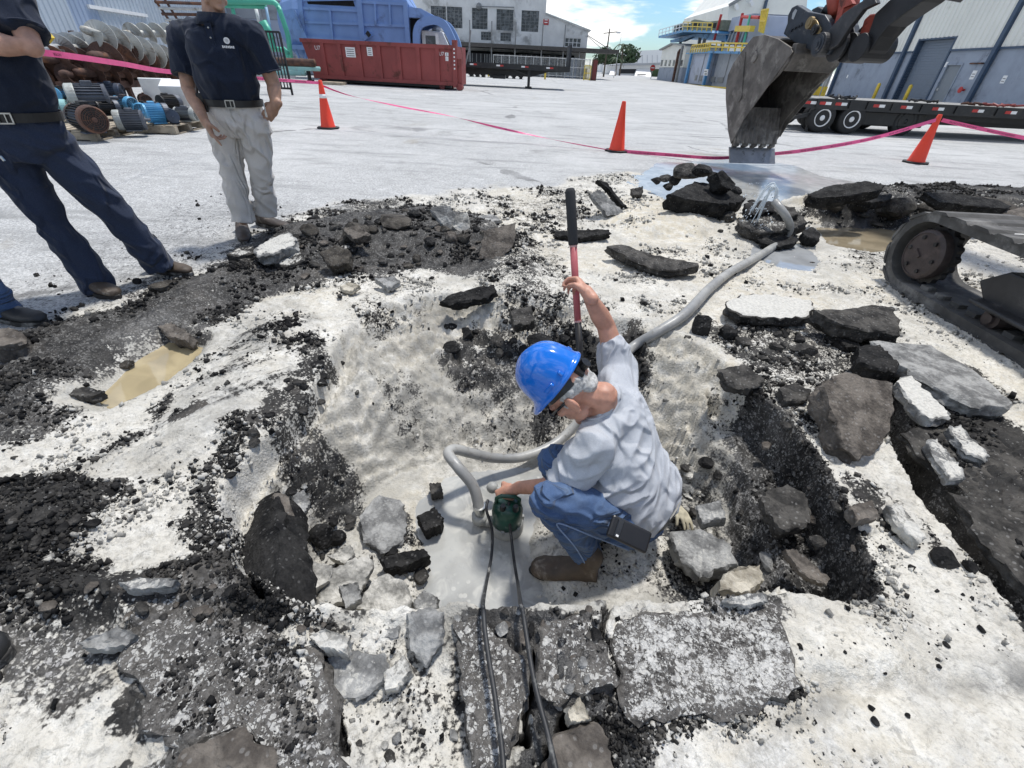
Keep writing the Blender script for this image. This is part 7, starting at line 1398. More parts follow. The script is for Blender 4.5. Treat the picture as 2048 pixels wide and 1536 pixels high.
for wx, wz_ in [(TP.sz(1645, 238)[0], .37), (TP.sz(1703, 243)[0], .37), (TP.sz(1824, 250)[0], .37)]:
    for y0, y1 in ((TY + .0, TY + .26), (TY + .29, TY + .52), (TY + 2.0, TY + 2.5)):
        if wx > 10 and y0 < TY + .1: continue
        m_ = MB(); cY = (y0 + y1) / 2; hw = (y1 - y0) / 2; Mx = Matrix.Translation((wx, cY, wz_)) @ Matrix.Rotation(PI / 2, 4, 'X'); m_.lathe([(.21, -hw * .8), (.33, -hw), (.365, -hw * .7), (.37, 0), (.365, hw * .7), (.33, hw), (.21, hw * .8)], 28, Mx); w_ = m_.build('wheel', M['tyre'], t0, True)
        m_ = MB(); m_.lathe([(.205, -hw * .9), (.22, hw * .95), (.205, hw * .99), (.190, hw * .80), (.175, hw * .62), (.12, hw * .55), (.105, hw * .72), (.07, hw * .78), (.06, hw * .92), (.01, hw * .95)], 22, Mx); m_.build('rim', M['white'] if y0 < TY + .1 else M['black_steel'], w_, True)
        for k in range(8): q = 2 * PI * k / 8; m_ = MB(); p = Mx @ Vector((.145 * math.cos(q), .145 * math.sin(q), hw * .46)); m_.tube([p, p + Vector((0, -.02, 0))], .012, 6); m_.build('wheel_nut', M['black_steel'], w_) if y0 < TY + .1 else None
for x in (1590, 1618, 1648, 1680, 1757, 1813, 1878, 1960, 2028, 2100):
    a, z = TP.sz(x, 215)[0], dz - .10; m_ = MB(); m_.box2((a - .16, TY - .006, z - .035), (a, TY - .001, z + .035)); m_.build('reflector', M['red'], t0); m_ = MB(); m_.box2((a + .002, TY - .006, z - .035), (a + .16, TY - .001, z + .035)); m_.build('reflector', M['white'], t0)
for x in (1632, 1699, 1735, 1785, 1845, 1916, 2000):
    a = TP.sz(x, 215)[0]; m_ = MB(); m_.box2((a - .04, TY - .035, dz - .19), (a + .04, TY - .001, dz - .02)); m_.build('stake_pocket', M['black_steel'], t0)
rr = random.Random(9)
ch = thing('load_chain', 'red and black chains lying on the equipment trailer deck', 'chain', (12.5, TY + .6, dz))
for c_, x0, x1 in (('rust', 1950, 1990), ('boxred', 1985, 2040), ('black_steel', 1840, 1900), ('boxred', 2020, 2075)):
    P = [Vector((TP.sz(x0 + (x1 - x0) * k / 14, 205)[0], TY + .35 + rr.uniform(-.12, .25), dz + .03 + rr.uniform(0, .05))) for k in range(15)]; m_ = MB(); m_.tube(P, .028, 6); m_.build('chain_run', M[c_], ch)
rb = thing('tie_down_gear', 'dark straps and fittings lying at the rear of the equipment trailer deck', 'straps', (9, TY + .5, dz))
for x0, x1 in ((1680, 1725), (1700, 1735)):
    P = [Vector((TP.sz(x0 + (x1 - x0) * k / 10, 195)[0], TY + .4 + rr.uniform(-.1, .3), dz + .02 + rr.uniform(0, .08))) for k in range(11)]; m_ = MB(); m_.tube(P, .03, 5); m_.build('strap_run', M['tarp'], rb)

# ---- three traffic cones
def cone_mat():
    s = NT('cone_orange'); n = s.noise(18, 5, .65); n2 = s.noise(5, 4, .6)
    b = s.mix(s.ramp(n, .35, .75, 0, .4), (.80, .055, .02), (.62, .045, .02)); b = s.mix(s.ramp(n2, .6, .8, 0, .35), b, (.50, .10, .06)); return s.set(Base_Color=b, Roughness=.45)
M['cone'] = cone_mat(); M['cone_base'] = pm('cone_base_rubber', (.016, .016, .016), .7, var=.3, dirt=(.1, .1, .1), dirt_amt=.2)
def cone(px, label, lean=(0, 0), h=.80, band=False, yaw=.2):
    p = at(*px); t_ = thing('traffic_cone', label, 'traffic cone', p, 'orange traffic cones'); t_.rotation_euler = (0, 0, 0)
    Mx = Matrix.Translation(Vector((p[0], p[1], 0))); m_ = MB(); Rz = Matrix.Rotation(yaw, 3, 'Z'); c8 = []
    for k in range(8): q = PI / 4 * k + PI / 8; c8.append(Vector((p[0], p[1], .002)) + Rz @ Vector((.225 * math.cos(q) * 1.02, .225 * math.sin(q) * 1.02, 0)))
    m_.prism(c8, (0, 0, .03)); m_.build('base', M['cone_base'], t_, bevel=.008)
    sh_ = Matrix.Identity(4); sh_[0][2] = lean[0]; sh_[1][2] = lean[1]; m_ = MB(); m_.lathe([(.150, .033), (.150, .045), (.140, .055), (.062, h * .72), (.036, h - .012), (.026, h), (.018, h), (.018, h - .05), (.01, h - .05)], 28, Mx @ sh_); co = m_.build('cone_body', M['cone'], t_, True); co.data.set_sharp_from_angle(angle=R(50))
    if band:
        z0, z1 = h * .64, h * .72; rr_ = lambda z: .140 + (.062 - .140) * (z - .055) / (h * .72 - .055) + .002
        m_ = MB(); m_.lathe([(rr_(z0), z0), (rr_(z1), z1), (rr_(z1) - .004, z1), (rr_(z0) - .004, z0)], 28, Mx @ sh_); m_.build('grey_collar', M['label'], t_, True)
    return t_
cone((657, 257), 'orange cone at the left with a pale collar and tape tied to its top', h=.84, band=True)
cone((1233, 303), 'orange cone in the middle of the yard at the end of the wet patch', lean=(-.01, 0), h=.80, yaw=.5)
cone((1830, 326), 'orange cone at the right in front of the black trailer', lean=(.0, 0), h=.82, yaw=.1)

# ---- pink danger tape with printed warning
M['tape'] = pm('pink_tape', (.76, .10, .26), .45, var=.1, sc=12); M['tape_ink'] = pm('tape_ink', (.05, .008, .02), .5)
def tape(label, pts, wd=.075, twist=None, text=True, rep=.62):
    P = [Vector(p) for p in pts]; C_ = []      # smooth through the points
    for i in range(len(P) - 1):
        a, b, c, d = P[max(i - 1, 0)], P[i], P[i + 1], P[min(i + 2, len(P) - 1)]
        for k in range(14):
            t = k / 14; C_.append(.5 * ((2 * b) + (c - a) * t + (2 * a - 5 * b + 4 * c - d) * t * t + (3 * b - a - 3 * c + d) * t ** 3))
    C_.append(P[-1]); n = len(C_); tw = twist or (lambda u: 0.0); T_ = [(C_[min(i + 1, n - 1)] - C_[max(i - 1, 0)]).normalized() for i in range(n)]; S_ = [0.0]
    for i in range(1, n): S_.append(S_[-1] + (C_[i] - C_[i - 1]).length)
    def fr(s):
        s = min(max(s, 0), S_[-1] - 1e-5); i = 0
        while S_[i + 1] < s: i += 1
        f_ = (s - S_[i]) / (S_[i + 1] - S_[i]); c = C_[i].lerp(C_[i + 1], f_); t = T_[i].lerp(T_[i + 1], f_).normalized(); u = Vector((0, 0, 1)) - t * t.z; u.normalize(); nrm = t.cross(u); q = tw(s / S_[-1]); return c, t, u * math.cos(q) + nrm * math.sin(q), nrm * math.cos(q) - u * math.sin(q)
    t_ = thing('barrier_tape', label, 'barrier tape', C_[0], 'pink danger tape runs'); m_ = MB(); V = []; N_ = max(30, int(S_[-1] / .06))
    for i in range(N_ + 1):
        c, t, u, nr = fr(S_[-1] * i / N_); h_ = wd / 2; V += [c + u * h_ + nr * .0008, c - u * h_ + nr * .0008, c - u * h_ - nr * .0008, c + u * h_ - nr * .0008]
    m_.add(V, [(i * 4 + j, i * 4 + (j + 1) % 4, i * 4 + 4 + (j + 1) % 4, i * 4 + 4 + j) for i in range(N_) for j in range(4)]); m_.build('ribbon', M['tape'], t_)
    if text:
        V0, F0 = TAPE_TXT; s0 = .35; side_ = 1
        while s0 < S_[-1] - .3:
            m_ = MB(); W_ = []
            for v in V0:
                c, t, u, nr = fr(s0 - v.x * wd / .075 * 1.0); d_ = nr if nr.y < 0 else -nr; W_.append(c - u * v.y * (wd / .075) + d_ * .0025)
            m_.add(W_, F0); m_.build('lettering', M['tape_ink'], t_, fix=False); s0 += rep
TAPE_TXT = text_mesh('DANGER DO NOT ENTER', .048)
tape('taut pink danger tape running behind the two standing men', [FP(4.3).p(-140, 88), FP(4.6).p(75, 104), FP(5.6).p(240, 127), FP(6.6).p(345, 144), FP(8.6).p(520, 157), FP(10.5).p(640, 166)], .048)
tape('pink danger tape sagging from the left cone to the middle cone', [FP(10.55).p(646, 172), FP(10.4).p(700, 191), FP(10.2).p(800, 213), FP(10).p(900, 232), FP(9.8).p(1000, 256), FP(9.6).p(1110, 280), FP(9.25).p(1218, 300)], .036, lambda u: 2.2 * math.sin(u * 5), rep=.9)
tape('pink danger tape lying from the middle cone past the bucket to the right cone', [FP(9.2).p(1248, 303), FP(8.9).p(1330, 309), FP(8.6).p(1430, 316), FP(8.6).p(1500, 311), FP(8.9).p(1600, 302), FP(9.3).p(1740, 278), FP(9.75).p(1872, 240)], .06, lambda u: .5 * math.sin(u * 6))
tape('pink danger tape running from the right cone out to the right', [FP(9.8).p(1884, 240), FP(9.6).p(1950, 255), FP(9.4).p(2020, 270), FP(9.2).p(2120, 290)], .06)
m_ = MB(); m_.add([at(1775, 408, .02), at(1790, 388, .03), at(1799, 390, .03), at(1785, 408, .02)], [(0, 1, 2, 3)]); q_ = m_.build('tape_scrap', M['tape'], None); sm = q_.modifiers.new('thick', 'SOLIDIFY'); sm.thickness = .002; tag(q_, 'scrap of pink tape behind the dark heap', 'tape scrap')
# ================================================================== PUMP, HOSE, SHOVEL, PEOPLE
from mathutils import noise as mnoise
def V3(*a): return Vector(a[0]) if len(a) == 1 else Vector(a)
def fused(name, mb, voxel, mat, parent, smooth=6, wrinkle=0.0, wsc=9.0, wdir=None, wrinkle2=0.0, wseed=0.0):
    """closed overlapping volumes grown into one continuous skin"""
    me = mb.mesh('tmp'); o = bpy.data.objects.new('tmp', me); COL.objects.link(o)
    r = o.modifiers.new('r', 'REMESH'); r.mode = 'VOXEL'; r.voxel_size = voxel; r.use_smooth_shade = True
    s = o.modifiers.new('s', 'SMOOTH'); s.factor = .5; s.iterations = smooth
    dg = bpy.context.evaluated_depsgraph_get(); dg.update(); ne = bpy.data.meshes.new_from_object(o.evaluated_get(dg)); bpy.data.objects.remove(o); bpy.data.meshes.remove(me)
    if wrinkle or wrinkle2:
        wd = Vector(wdir).normalized() if wdir is not None else None; nr = [v.normal.copy() for v in ne.vertices]; so_ = Vector((wseed, wseed * .7, -wseed))
        for v, n in zip(ne.vertices, nr):
            c = v.co + so_; q = c * wsc
            if wd is not None: q = q + wd * (c.dot(wd) * wsc * 1.6)
            d = mnoise.noise(q) ; d = (1 - abs(d) * 2.4); d2 = mnoise.noise(c * wsc * .45)
            v.co += n * (wrinkle * (d - .5) + wrinkle2 * d2)
    ne.name = name; ne.materials.clear(); ne.materials.append(mat); ne.polygons.foreach_set('use_smooth', [True] * len(ne.polygons)); ne.update()
    ob = bpy.data.objects.new(name, ne); COL.objects.link(ob)
    if parent is not None: put(ob, parent)
    return ob
def limb(mb, pts, rs, n=14, end=True):
    mb.tube(pts, rs, n)
    for p, r in ((pts[0], rs[0]), (pts[-1], rs[-1])) if end else ((pts[0], rs[0]),): mb.sph(p, r * .995, 12)
    for p, r in zip(pts[1:-1], rs[1:-1]): mb.sph(p, r * .98, 10)
def loft(mb, rings, n=20):
    V = []
    for c, u, v, rx, ry in rings:
        c = Vector(c); u = Vector(u).normalized(); v = Vector(v).normalized()
        for k in range(n): q = 2 * PI * k / n; V.append(c + u * (rx * math.cos(q)) + v * (ry * math.sin(q)))
    m = len(rings); mb.add(V, [(i * n + k, i * n + (k + 1) % n, (i + 1) * n + (k + 1) % n, (i + 1) * n + k) for i in range(m - 1) for k in range(n)] + [tuple(range(n - 1, -1, -1)), tuple((m - 1) * n + k for k in range(n))])
def hand(mb, W, X, Zb, right=True, curl=(.5, .5, .5, .5), spread=.0, thumb=.5, s=1.0):
    W = Vector(W); X = Vector(X).normalized(); Zb = Vector(Zb); Zb = (Zb - X * Zb.dot(X)).normalized(); Y = Zb.cross(X) * (1 if right else -1)
    L_ = lambda x, y, z: W + X * (x * s) + Y * (y * s) + Zb * (z * s)
    Rm = Matrix((X, Y, Zb)).transposed(); mb.sph(L_(.048, 0, 0), (.052 * s, .042 * s, .018 * s), 14, Rm); mb.sph(L_(.075, .0, .002), (.026 * s, .042 * s, .015 * s), 12, Rm); mb.sph(L_(.03, .022, -.008), (.034 * s, .02 * s, .018 * s), 10, Rm)
    limb(mb, [L_(-.03, 0, 0), L_(.02, 0, 0)], [.027 * s, .027 * s], 10)
    for i, ln in enumerate((.074, .083, .077, .061)):
        a = 0.12; p = L_(.086 - .004 * abs(i - 1), .0315 - .021 * i, 0); P = [L_(.055, .026 - .0175 * i, 0), p]; y_ = (1.5 - i) * .08 * spread
        for j, f_ in enumerate((.45, .30, .25)):
            a += curl[i] * (1.0, 1.15, .8)[j]; d = X * math.cos(a) * 1.0 - Zb * math.sin(a) + Y * y_; p = p + d.normalized() * ln * f_ * s; P.append(p)
        limb(mb, P, [.0098 * s, .0095 * s, .0088 * s, .0080 * s, .0068 * s], 9)
    P = [L_(.018, .024, -.006), L_(.045, .048, -.014 - .012 * thumb), L_(.070 - .012 * thumb, .058 - .030 * thumb, -.022 - .026 * thumb), L_(.088 - .022 * thumb, .058 - .052 * thumb, -.028 - .034 * thumb)]
    limb(mb, P, [.0135 * s, .0115 * s, .0105 * s, .0085 * s], 9)
def head(mb, c, f, u, s=1.0):
    c = Vector(c); f = Vector(f).normalized(); u = Vector(u); u = (u - f * u.dot(f)).normalized(); r = f.cross(u); Rm = Matrix((r, f, u)).transposed(); L_ = lambda x, y, z: c + r * (x * s) + f * (y * s) + u * (z * s)
    E = lambda p, q, seg=14: mb.sph(L_(*p), tuple(k * s for k in q), seg, Rm)
    E((0, -.012, .035), (.076, .095, .085), 20); E((0, .030, -.020), (.060, .062, .085), 16); E((0, .040, -.075), (.042, .045, .035)); E((0, .078, -.090), (.022, .018, .018)); E((0, .072, .022), (.055, .022, .018)); E((0, .076, -.002), (.012, .020, .035)); E((0, .100, -.018), (.013, .016, .012)); E((.011, .090, -.024), (.008, .010, .008)); E((-.011, .090, -.024), (.008, .010, .008))
    E((0, .088, -.050), (.025, .010, .0065)); E((0, .087, -.061), (.021, .010, .0065)); E((.045, .055, -.010), (.020, .025, .018)); E((-.045, .055, -.010), (.020, .025, .018)); E((.048, .02, -.062), (.018, .035, .022)); E((-.048, .02, -.062), (.018, .035, .022))
    for sx in (-1, 1): E((.079 * sx, -.012, -.008), (.010, .019, .031)); E((.086 * sx, -.020, -.004), (.006, .014, .026)); E((.078 * sx, -.006, -.036), (.008, .010, .012))
    return L_
def shoe(name, toe, heel, mat, sole, parent, h=.09, w=.048, z=None):
    toe = Vector(toe); heel = Vector(heel); zz = min(toe.z, heel.z) if z is None else z; d = (toe - heel); d.z = 0; L = d.length; d.normalize(); s_ = Vector((-d.y, d.x, 0)); mb = MB(); base = Vector((heel.x, heel.y, zz))
    R_ = []
    for t, hw, hh in [(.0, .028, .05), (.06, .036, h), (.22, .038, h * 1.12), (.42, .042, h * .85), (.62, .047, h * .62), (.80, .046, h * .55), (.93, .036, h * .46), (1.0, .016, h * .28)]: R_.append((base + d * (L * t) + Vector((0, 0, .018 + hh / 2)), s_, (0, 0, 1), hw * w / .046, hh / 2))
    loft(mb, R_, 16); limb(mb, [base + d * (L * .17) + Vector((0, 0, .05)), base + d * (L * .14) + Vector((0, 0, h * 1.5))], [.042, .046]); o = fused(name, mb, .007, mat, parent, 4, .002, 14)
    mb = MB(); n = 22; P = []
    for k in range(n): q = 2 * PI * k / n; x = math.cos(q); wv = .047 * (1.04 if x > 0 else .88) * w / .046; P.append(base + d * (L * (.5 + .525 * x)) + s_ * (wv * math.sin(q) * (1 - .12 * abs(x))))
    mb.prism(P, (0, 0, .026)); put(mb.build('sole', sole, None, bevel=.004), o); return o

def fabric(name, c0, c1, sc=300, bump=.15, rough=.9, wr=14, wdir=(1, 1, .35), fade=None, sheen=.1):
    s = NT(name); n1 = s.noise(sc, 2, .6); n2 = s.noise(wr, 5, .6, vec=s.scale(s.co(), wdir)); n3 = s.noise(4, 4, .6)
    b = s.mix(s.ramp(n1, .3, .7), c0, c1)
    if fade is not None: b = s.mix(s.ramp(n3, .45, .75, 0, .8), b, fade)
    rg_ = s.math('ABSOLUTE', s.math('SUBTRACT', s.noise(wr * .42, 2, .5, vec=s.scale(s.co(), (wdir[0], wdir[1], wdir[2] * 1.5), (.5, .4, 0)), dist=.8), .5)); s.bump(s.math('ADD', s.math('MULTIPLY', n1, .05), s.math('ADD', s.math('MULTIPLY', n2, .4), s.math('MULTIPLY', s.ramp(rg_, 0, .09), -.9))), min(1, bump * 1.5), .022); return s.set(Base_Color=b, Roughness=rough, Sheen_Weight=sheen, Specular_IOR_Level=.25)
def skin_mat(name, c):
    s = NT(name); n = s.noise(22, 5, .6); n2 = s.noise(130, 3, .6); b = s.mix(s.ramp(n, .3, .7), tuple(x * .82 for x in c), tuple(min(1, x * 1.1) for x in c)); b = s.mix(s.ramp(s.noise(55, 3, .6), .6, .75, 0, .35), b, (c[0] * .8, c[1] * .55, c[2] * .5)); s.bump(n2, .12, .004)
    return s.set(Base_Color=b, Roughness=.5, Subsurface_Weight=.08, Subsurface_Scale=.012, Specular_IOR_Level=.4)
SKIN1 = skin_mat('weathered_skin', (.52, .27, .19)); SKIN2 = skin_mat('tan_skin', (.40, .235, .16)); SKIN3 = skin_mat('fair_skin', (.50, .29, .21))
F_TEE = fabric('heather_tee', (.38, .40, .43), (.52, .54, .575), 560, .4, wr=11, wdir=(1.0, 1.0, .5)); F_JEAN = fabric('blue_denim', (.045, .085, .175), (.085, .14, .26), 700, .55, wr=13, wdir=(.7, .7, 1.3), fade=(.15, .21, .31)); F_NAVY = fabric('navy_polo', (.009, .014, .028), (.017, .024, .044), 300, .4, wr=7, wdir=(1.4, 1.4, .45)); F_KHAKI = fabric('khaki_cloth', (.53, .50, .465), (.66, .63, .59), 500, .5, wr=8, wdir=(1.3, 1.3, .5)); F_NTR = fabric('navy_work_trousers', (.021, .030, .056), (.035, .047, .082), 300, .5, wr=8, wdir=(1.2, 1.2, .5))
LEATH = pm('brown_boot_leather', (.070, .050, .034), .6, var=.25, sc=14, bump=.2, bsc=70, dirt=(.26, .23, .19), dirt_amt=.3, dsc=9); LEATHD = pm('dark_shoe_leather', (.045, .032, .024), .55, var=.25, sc=12, dirt=(.2, .18, .16), dirt_amt=.25, dsc=9); LEATHB = pm('black_boot_leather', (.018, .018, .018), .55, var=.25, dirt=(.2, .19, .18), dirt_amt=.3, dsc=8); SOLE = pm('dark_sole', (.022, .020, .018), .8, dirt=(.25, .24, .22), dirt_amt=.35, dsc=10); BELT = pm('black_belt', (.012, .012, .012), .45); METAL = pm('buckle_steel', (.45, .45, .43), .3, .9); BLACKP = pm('black_plastic', (.012, .012, .013), .4, var=.2)
HAIRW = pm('white_hair', (.42, .415, .40), .7, var=.4, sc=60); HAIRD = pm('dark_hair', (.015, .012, .010), .6, var=.3, sc=60)

# ---------------------------------------------------------------- submersible pump in the slurry
GREEN = pm('pump_green', (.012, .060, .040), .28, var=.25, sc=9, dirt=(.30, .30, .28), dirt_amt=.22, dsc=10); MUDDY = pm('muddy_pump_base', (.33, .335, .32), .55, var=.2, sc=12); 
pc = at(1013, 1052, -.49); pc = Vector(pc); pmp = thing('submersible_pump', 'dark green submersible pump standing in the grey slurry under the man\'s hand', 'pump', pc)
m_ = MB(); m_.lathe([(.066, .045), (.070, .05), (.070, .125), (.067, .135), (.062, .155), (.040, .172), (.012, .175)], 28, Matrix.Translation(pc)); b_ = m_.build('motor_housing', GREEN, pmp, True); b_.data.set_sharp_from_angle(angle=R(40))
m_ = MB(); m_.lathe([(.072, -.04), (.078, .0), (.078, .03), (.072, .046), (.02, .046)], 26, Matrix.Translation(pc)); b_ = m_.build('volute', MUDDY, pmp, True); b_.data.set_sharp_from_angle(angle=R(40))
for k in range(6): q = PI / 3 * k + .3; m_ = MB(); p = pc + Vector((.074 * math.cos(q), .074 * math.sin(q), .03)); m_.tube([p, p + Vector((0, 0, .026))], .009, 6); m_.build('bolt', MUDDY, pmp)
m_ = MB(); hx = pc + Vector((0, 0, .165)); m_.tube([hx + Vector((-.052, 0, -.01)), hx + Vector((-.050, 0, .03)), hx + Vector((-.03, 0, .045)), hx + Vector((.03, 0, .045)), hx + Vector((.050, 0, .03)), hx + Vector((.052, 0, -.01))], .009, 8); m_.build('handle', GREEN, pmp, True)
for dx_ in (-.02, .035): m_ = MB(); p = pc + Vector((dx_, -.035, .165)); m_.tube([p, p + Vector((0, -.004, .03))], [.014, .011], 10); m_.build('cable_gland', BLACKP, pmp)
dis = Vector(at(960, 1040, -.47)); m_ = MB(); m_.tube([pc + Vector((-.05, .0, .02)), Vector((dis.x + .02, dis.y, pc.z + .02)), Vector((dis.x, dis.y, pc.z + .03))], .026, 12); m_.tube([Vector((dis.x, dis.y, pc.z + .02)), Vector((dis.x, dis.y, pc.z + .065))], .038, 8); m_.build('discharge_elbow', MUDDY, pmp, True)
m_ = MB(); d0 = Vector((dis.x, dis.y, pc.z)); m_.tube([d0 + Vector((0, 0, .06)), d0 + Vector((-.004, .004, .115))], .024, 12); m_.tube([d0 + Vector((-.003, .003, .10)), d0 + Vector((-.004, .004, .118))], .030, 14); m_.build('hose_clamp', METAL, pmp)
fl_ = Vector(at(985, 975, -.40)); m_ = MB(); m_.sph(fl_, (.03, .03, .028), 12); m_.tube([fl_, fl_ + Vector((.06, -.02, .0))], .014, 8); m_.build('float_switch', MUDDY, pmp, True)

def smooth_path(P, k=8):
    P = [Vector(p) for p in P]; C_ = []
    for i in range(len(P) - 1):
        a, b, c, d = P[max(i - 1, 0)], P[i], P[i + 1], P[min(i + 2, len(P) - 1)]
        for j in range(k): t = j / k; C_.append(.5 * ((2 * b) + (c - a) * t + (2 * a - 5 * b + 4 * c - d) * t * t + (3 * b - a - 3 * c + d) * t ** 3))
    C_.append(P[-1]); return C_
def hosemat():
    s = NT('grey_ribbed_hose'); n = s.noise(3.5, 5, .6); n2 = s.noise(30, 5, .65); b = s.mix(s.ramp(n, .35, .65), (.25, .25, .245), (.40, .395, .37)); b = s.mix(s.ramp(n2, .55, .7, 0, .6), b, (.16, .145, .12)); s.bump(n2, .25, .006); return s.set(Base_Color=b, Roughness=.38)
hp = [d0 + Vector((-.003, .003, .10)), at(946, 972, -.30), at(916, 934, -.23), at(897, 908, -.22), at(910, 899, -.235), at(945, 907, -.30), at(990, 916, -.38), at(1045, 914, -.42), at(1100, 893, -.42), at(1140, 862, -.38), at(1180, 815, -.26), at(1222, 745, -.10)]
for x, y in [(1262, 705), (1310, 678), (1365, 642), (1412, 592), (1450, 560), (1490, 536), (1530, 512), (1563, 488)]:
    p = onground(x, y); hp.append(Vector(p) + Vector((0, 0, .035 if y > 680 else .045)))
hp += [at(1580, 458, .12), at(1574, 436, .23), at(1560, 416, .30), at(1550, 404, .33)]
hc = smooth_path(hp, 9); nh = len(hc); m_ = MB(); m_.tube(hc, [(.0255 + .007 * min(1, max(0, (i / nh - .35) / .3))) * (1 + .012 * (i % 2)) for i in range(nh)], 14); hose = m_.build('discharge_hose', hosemat(), None, True); tag(hose, 'grey ribbed hose winding from the pump to the far rocks', 'hose')
WATER = NT('spurting_water'); WATER.set(Base_Color=(.86, .92, .96), Roughness=.25, Transmission_Weight=.45, IOR=1.2); m_ = MB(); rr = random.Random(3); q0 = Vector(hp[-1])
for k in range(7):
    e = q0 + Vector((rr.uniform(-.22, -.03), rr.uniform(.0, .25), -.34)); tp = q0 + Vector((-.02 + rr.uniform(-.08, .03), rr.uniform(0, .08), rr.uniform(.09, .15))); P = [q0 + Vector((rr.uniform(-.015, .015), rr.uniform(-.015, .015), -.01)), q0 + (tp - q0) * .6 + Vector((.02, 0, .02)), tp, tp + (e - tp) * .45 + Vector((0, 0, .09)), e]; C_ = smooth_path(P, 6); m_.tube(C_, [  .008 * (1 - .5 * i / len(C_)) * rr.uniform(.7, 1.2) for i in range(len(C_))], 7)
for k in range(160): p = q0 + Vector((rr.uniform(-.24, .04), rr.uniform(-.05, .25), rr.uniform(-.30, .14))); m_.sph(p, rr.uniform(.002, .008), 6)
tag(m_.build('water_jet', WATER.m, None, True), 'water spurting from the hose end over the black slabs', kind='stuff')

def cable(pts, label):
    P = []
    for x, y, z in pts:
        if z is None: p = Vector(at(x, y, .07)); P.append(p)
        else: P.append(Vector(at(x, y, z)))
    C_ = smooth_path(P, 8); m_ = MB(); m_.tube(C_, .0064, 9); return tag(m_.build('power_cable', BLACKP2, None, True), label, 'cable', 'black pump cables')
BLACKP2 = pm('cable_rubber', (.020, .021, .023), .55, var=.3, sc=20, dirt=(.2, .2, .19), dirt_amt=.25, dsc=14)
cable([(976, 1000, -.32), (973, 1020, -.33), (984, 1060, -.40), (983, 1110, -.44), (972, 1170, -.34), (966, 1205, .03), (967, 1222, .07), (970, 1262, None), (978, 1320, None), (988, 1380, None), (998, 1450, None), (1006, 1520, None), (1010, 1600, None)], 'left of the two black cables running from the pump over the near lip')
cable([(1018, 1003, -.31), (1017, 1025, -.34), (1022, 1070, -.42), (1028, 1120, -.44), (1036, 1170, -.32), (1041, 1205, .03), (1046, 1226, .07), (1056, 1290, None), (1066, 1350, None), (1080, 1410, None), (1096, 1470, None), (1112, 1540, None), (1124, 1610, None)], 'right of the two black cables running from the pump over the near lip')

# ---------------------------------------------------------------- shovel
sa, sb_ = Vector(at(1140, 378, .86)), Vector(at(1159, 700, .23)); sd = (sb_ - sa).normalized(); shv = thing('shovel', 'long handled shovel with black grip and faded red shaft held upright by the crouching man', 'shovel', sa)
def s_at(y):
    lo, hi = 0.0, 1.6
    for _ in range(40):
        m = (lo + hi) / 2
        if proj(sa + sd * m)[1] < y: lo = m
        else: hi = m
    return lo
PINK = pm('faded_red_fibreglass', (.46, .115, .125), .45, var=.12, sc=14, dirt=(.36, .16, .16), dirt_amt=.25); GRIP = pm('foam_grip', (.028, .029, .031), .85, var=.2, bump=.2, bsc=120)
g1, g2_ = s_at(490), s_at(642); LT = 1.30; m_ = MB(); m_.tube([sa - sd * .004, sa, sa + sd * .012, sa + sd * g1 * .97, sa + sd * g1], [.010, .017, .0205, .0205, .019], 16); m_.build('grip', GRIP, shv, True)
m_ = MB(); m_.tube([sa + sd * (g1 - .01), sa + sd * g2_], .0150, 14); m_.build('shaft', PINK, shv, True); m_ = MB(); m_.tube([sa + sd * (g1 - .004), sa + sd * (g1 + .008)], .0165, 14); m_.tube([sa + sd * (g2_ - .004), sa + sd * (g2_ + .004)], .0165, 14); m_.build('shaft_ring', pm('pale_pink_ring', (.6, .35, .33), .5), shv); m_ = MB(); m_.tube([sa + sd * g2_, sa + sd * LT], [.0150, .017], 14); m_.build('socket', BLACKP, shv, True)
sx_ = sd.cross(Vector((0, 1, 0))).normalized(); sy_ = sd.cross(sx_); m_ = MB(); rings = []
for t_, hw in [(0, .05), (.03, .105), (.12, .112), (.20, .095), (.26, .055), (.29, .012)]:
    c_ = sa + sd * (LT + t_); rings.append([c_ + sx_ * (hw * k / 3) + sy_ * (.02 * (k / 3) ** 2 - .02) for k in range(-3, 4)])
Vb = [p for r_ in rings for p in r_]; Fb = [(i * 7 + k, i * 7 + k + 1, (i + 1) * 7 + k + 1, (i + 1) * 7 + k) for i in range(5) for k in range(6)]; m_.add(Vb, Fb); bo = m_.build('blade', METAL, shv, True, fix=False); mo = bo.modifiers.new('th', 'SOLIDIFY'); mo.thickness = .003

# ---------------------------------------------------------------- the crouching man
wk = thing('person', 'crouching man in blue hard hat, pale grey tee and jeans holding pump and shovel', 'person', at(1200, 1090, -.5))
P_ = dict(la=at(1174, 1112, -.41), lk=at(1098, 1000, -.045), lh=at(1262, 1048, -.27), rk=at(1112, 922, -.02), ra=at(1192, 1052, -.415), rh=at(1292, 992, -.27), ls=at(1188, 893, .10), le=at(1118, 972, -.10), lw=at(1040, 975, -.26), nb=at(1205, 812, .185), rs=at(1238, 742, .19), re=at(1212, 652, .36), rw=at(1180, 596, .50), hd=at(1122, 786, .285))
P_ = {k: Vector(v) for k, v in P_.items()}
pel = (P_['lh'] + P_['rh']) / 2 + Vector((-.005, .0, .02)); mid = Vector(at(1256, 925, -.03)); che = Vector(at(1226, 838, .115))
latv = (P_['rs'] - P_['ls']).normalized()
_p, _y = R(62), -.25
hf = Vector((-math.cos(_p) * math.cos(_y), -math.cos(_p) * math.sin(_y), -math.sin(_p))); hu = Vector((-math.sin(_p) * math.cos(_y), -math.sin(_p) * math.sin(_y), math.cos(_p)))
HD = Vector(at(1144, 783, .25))
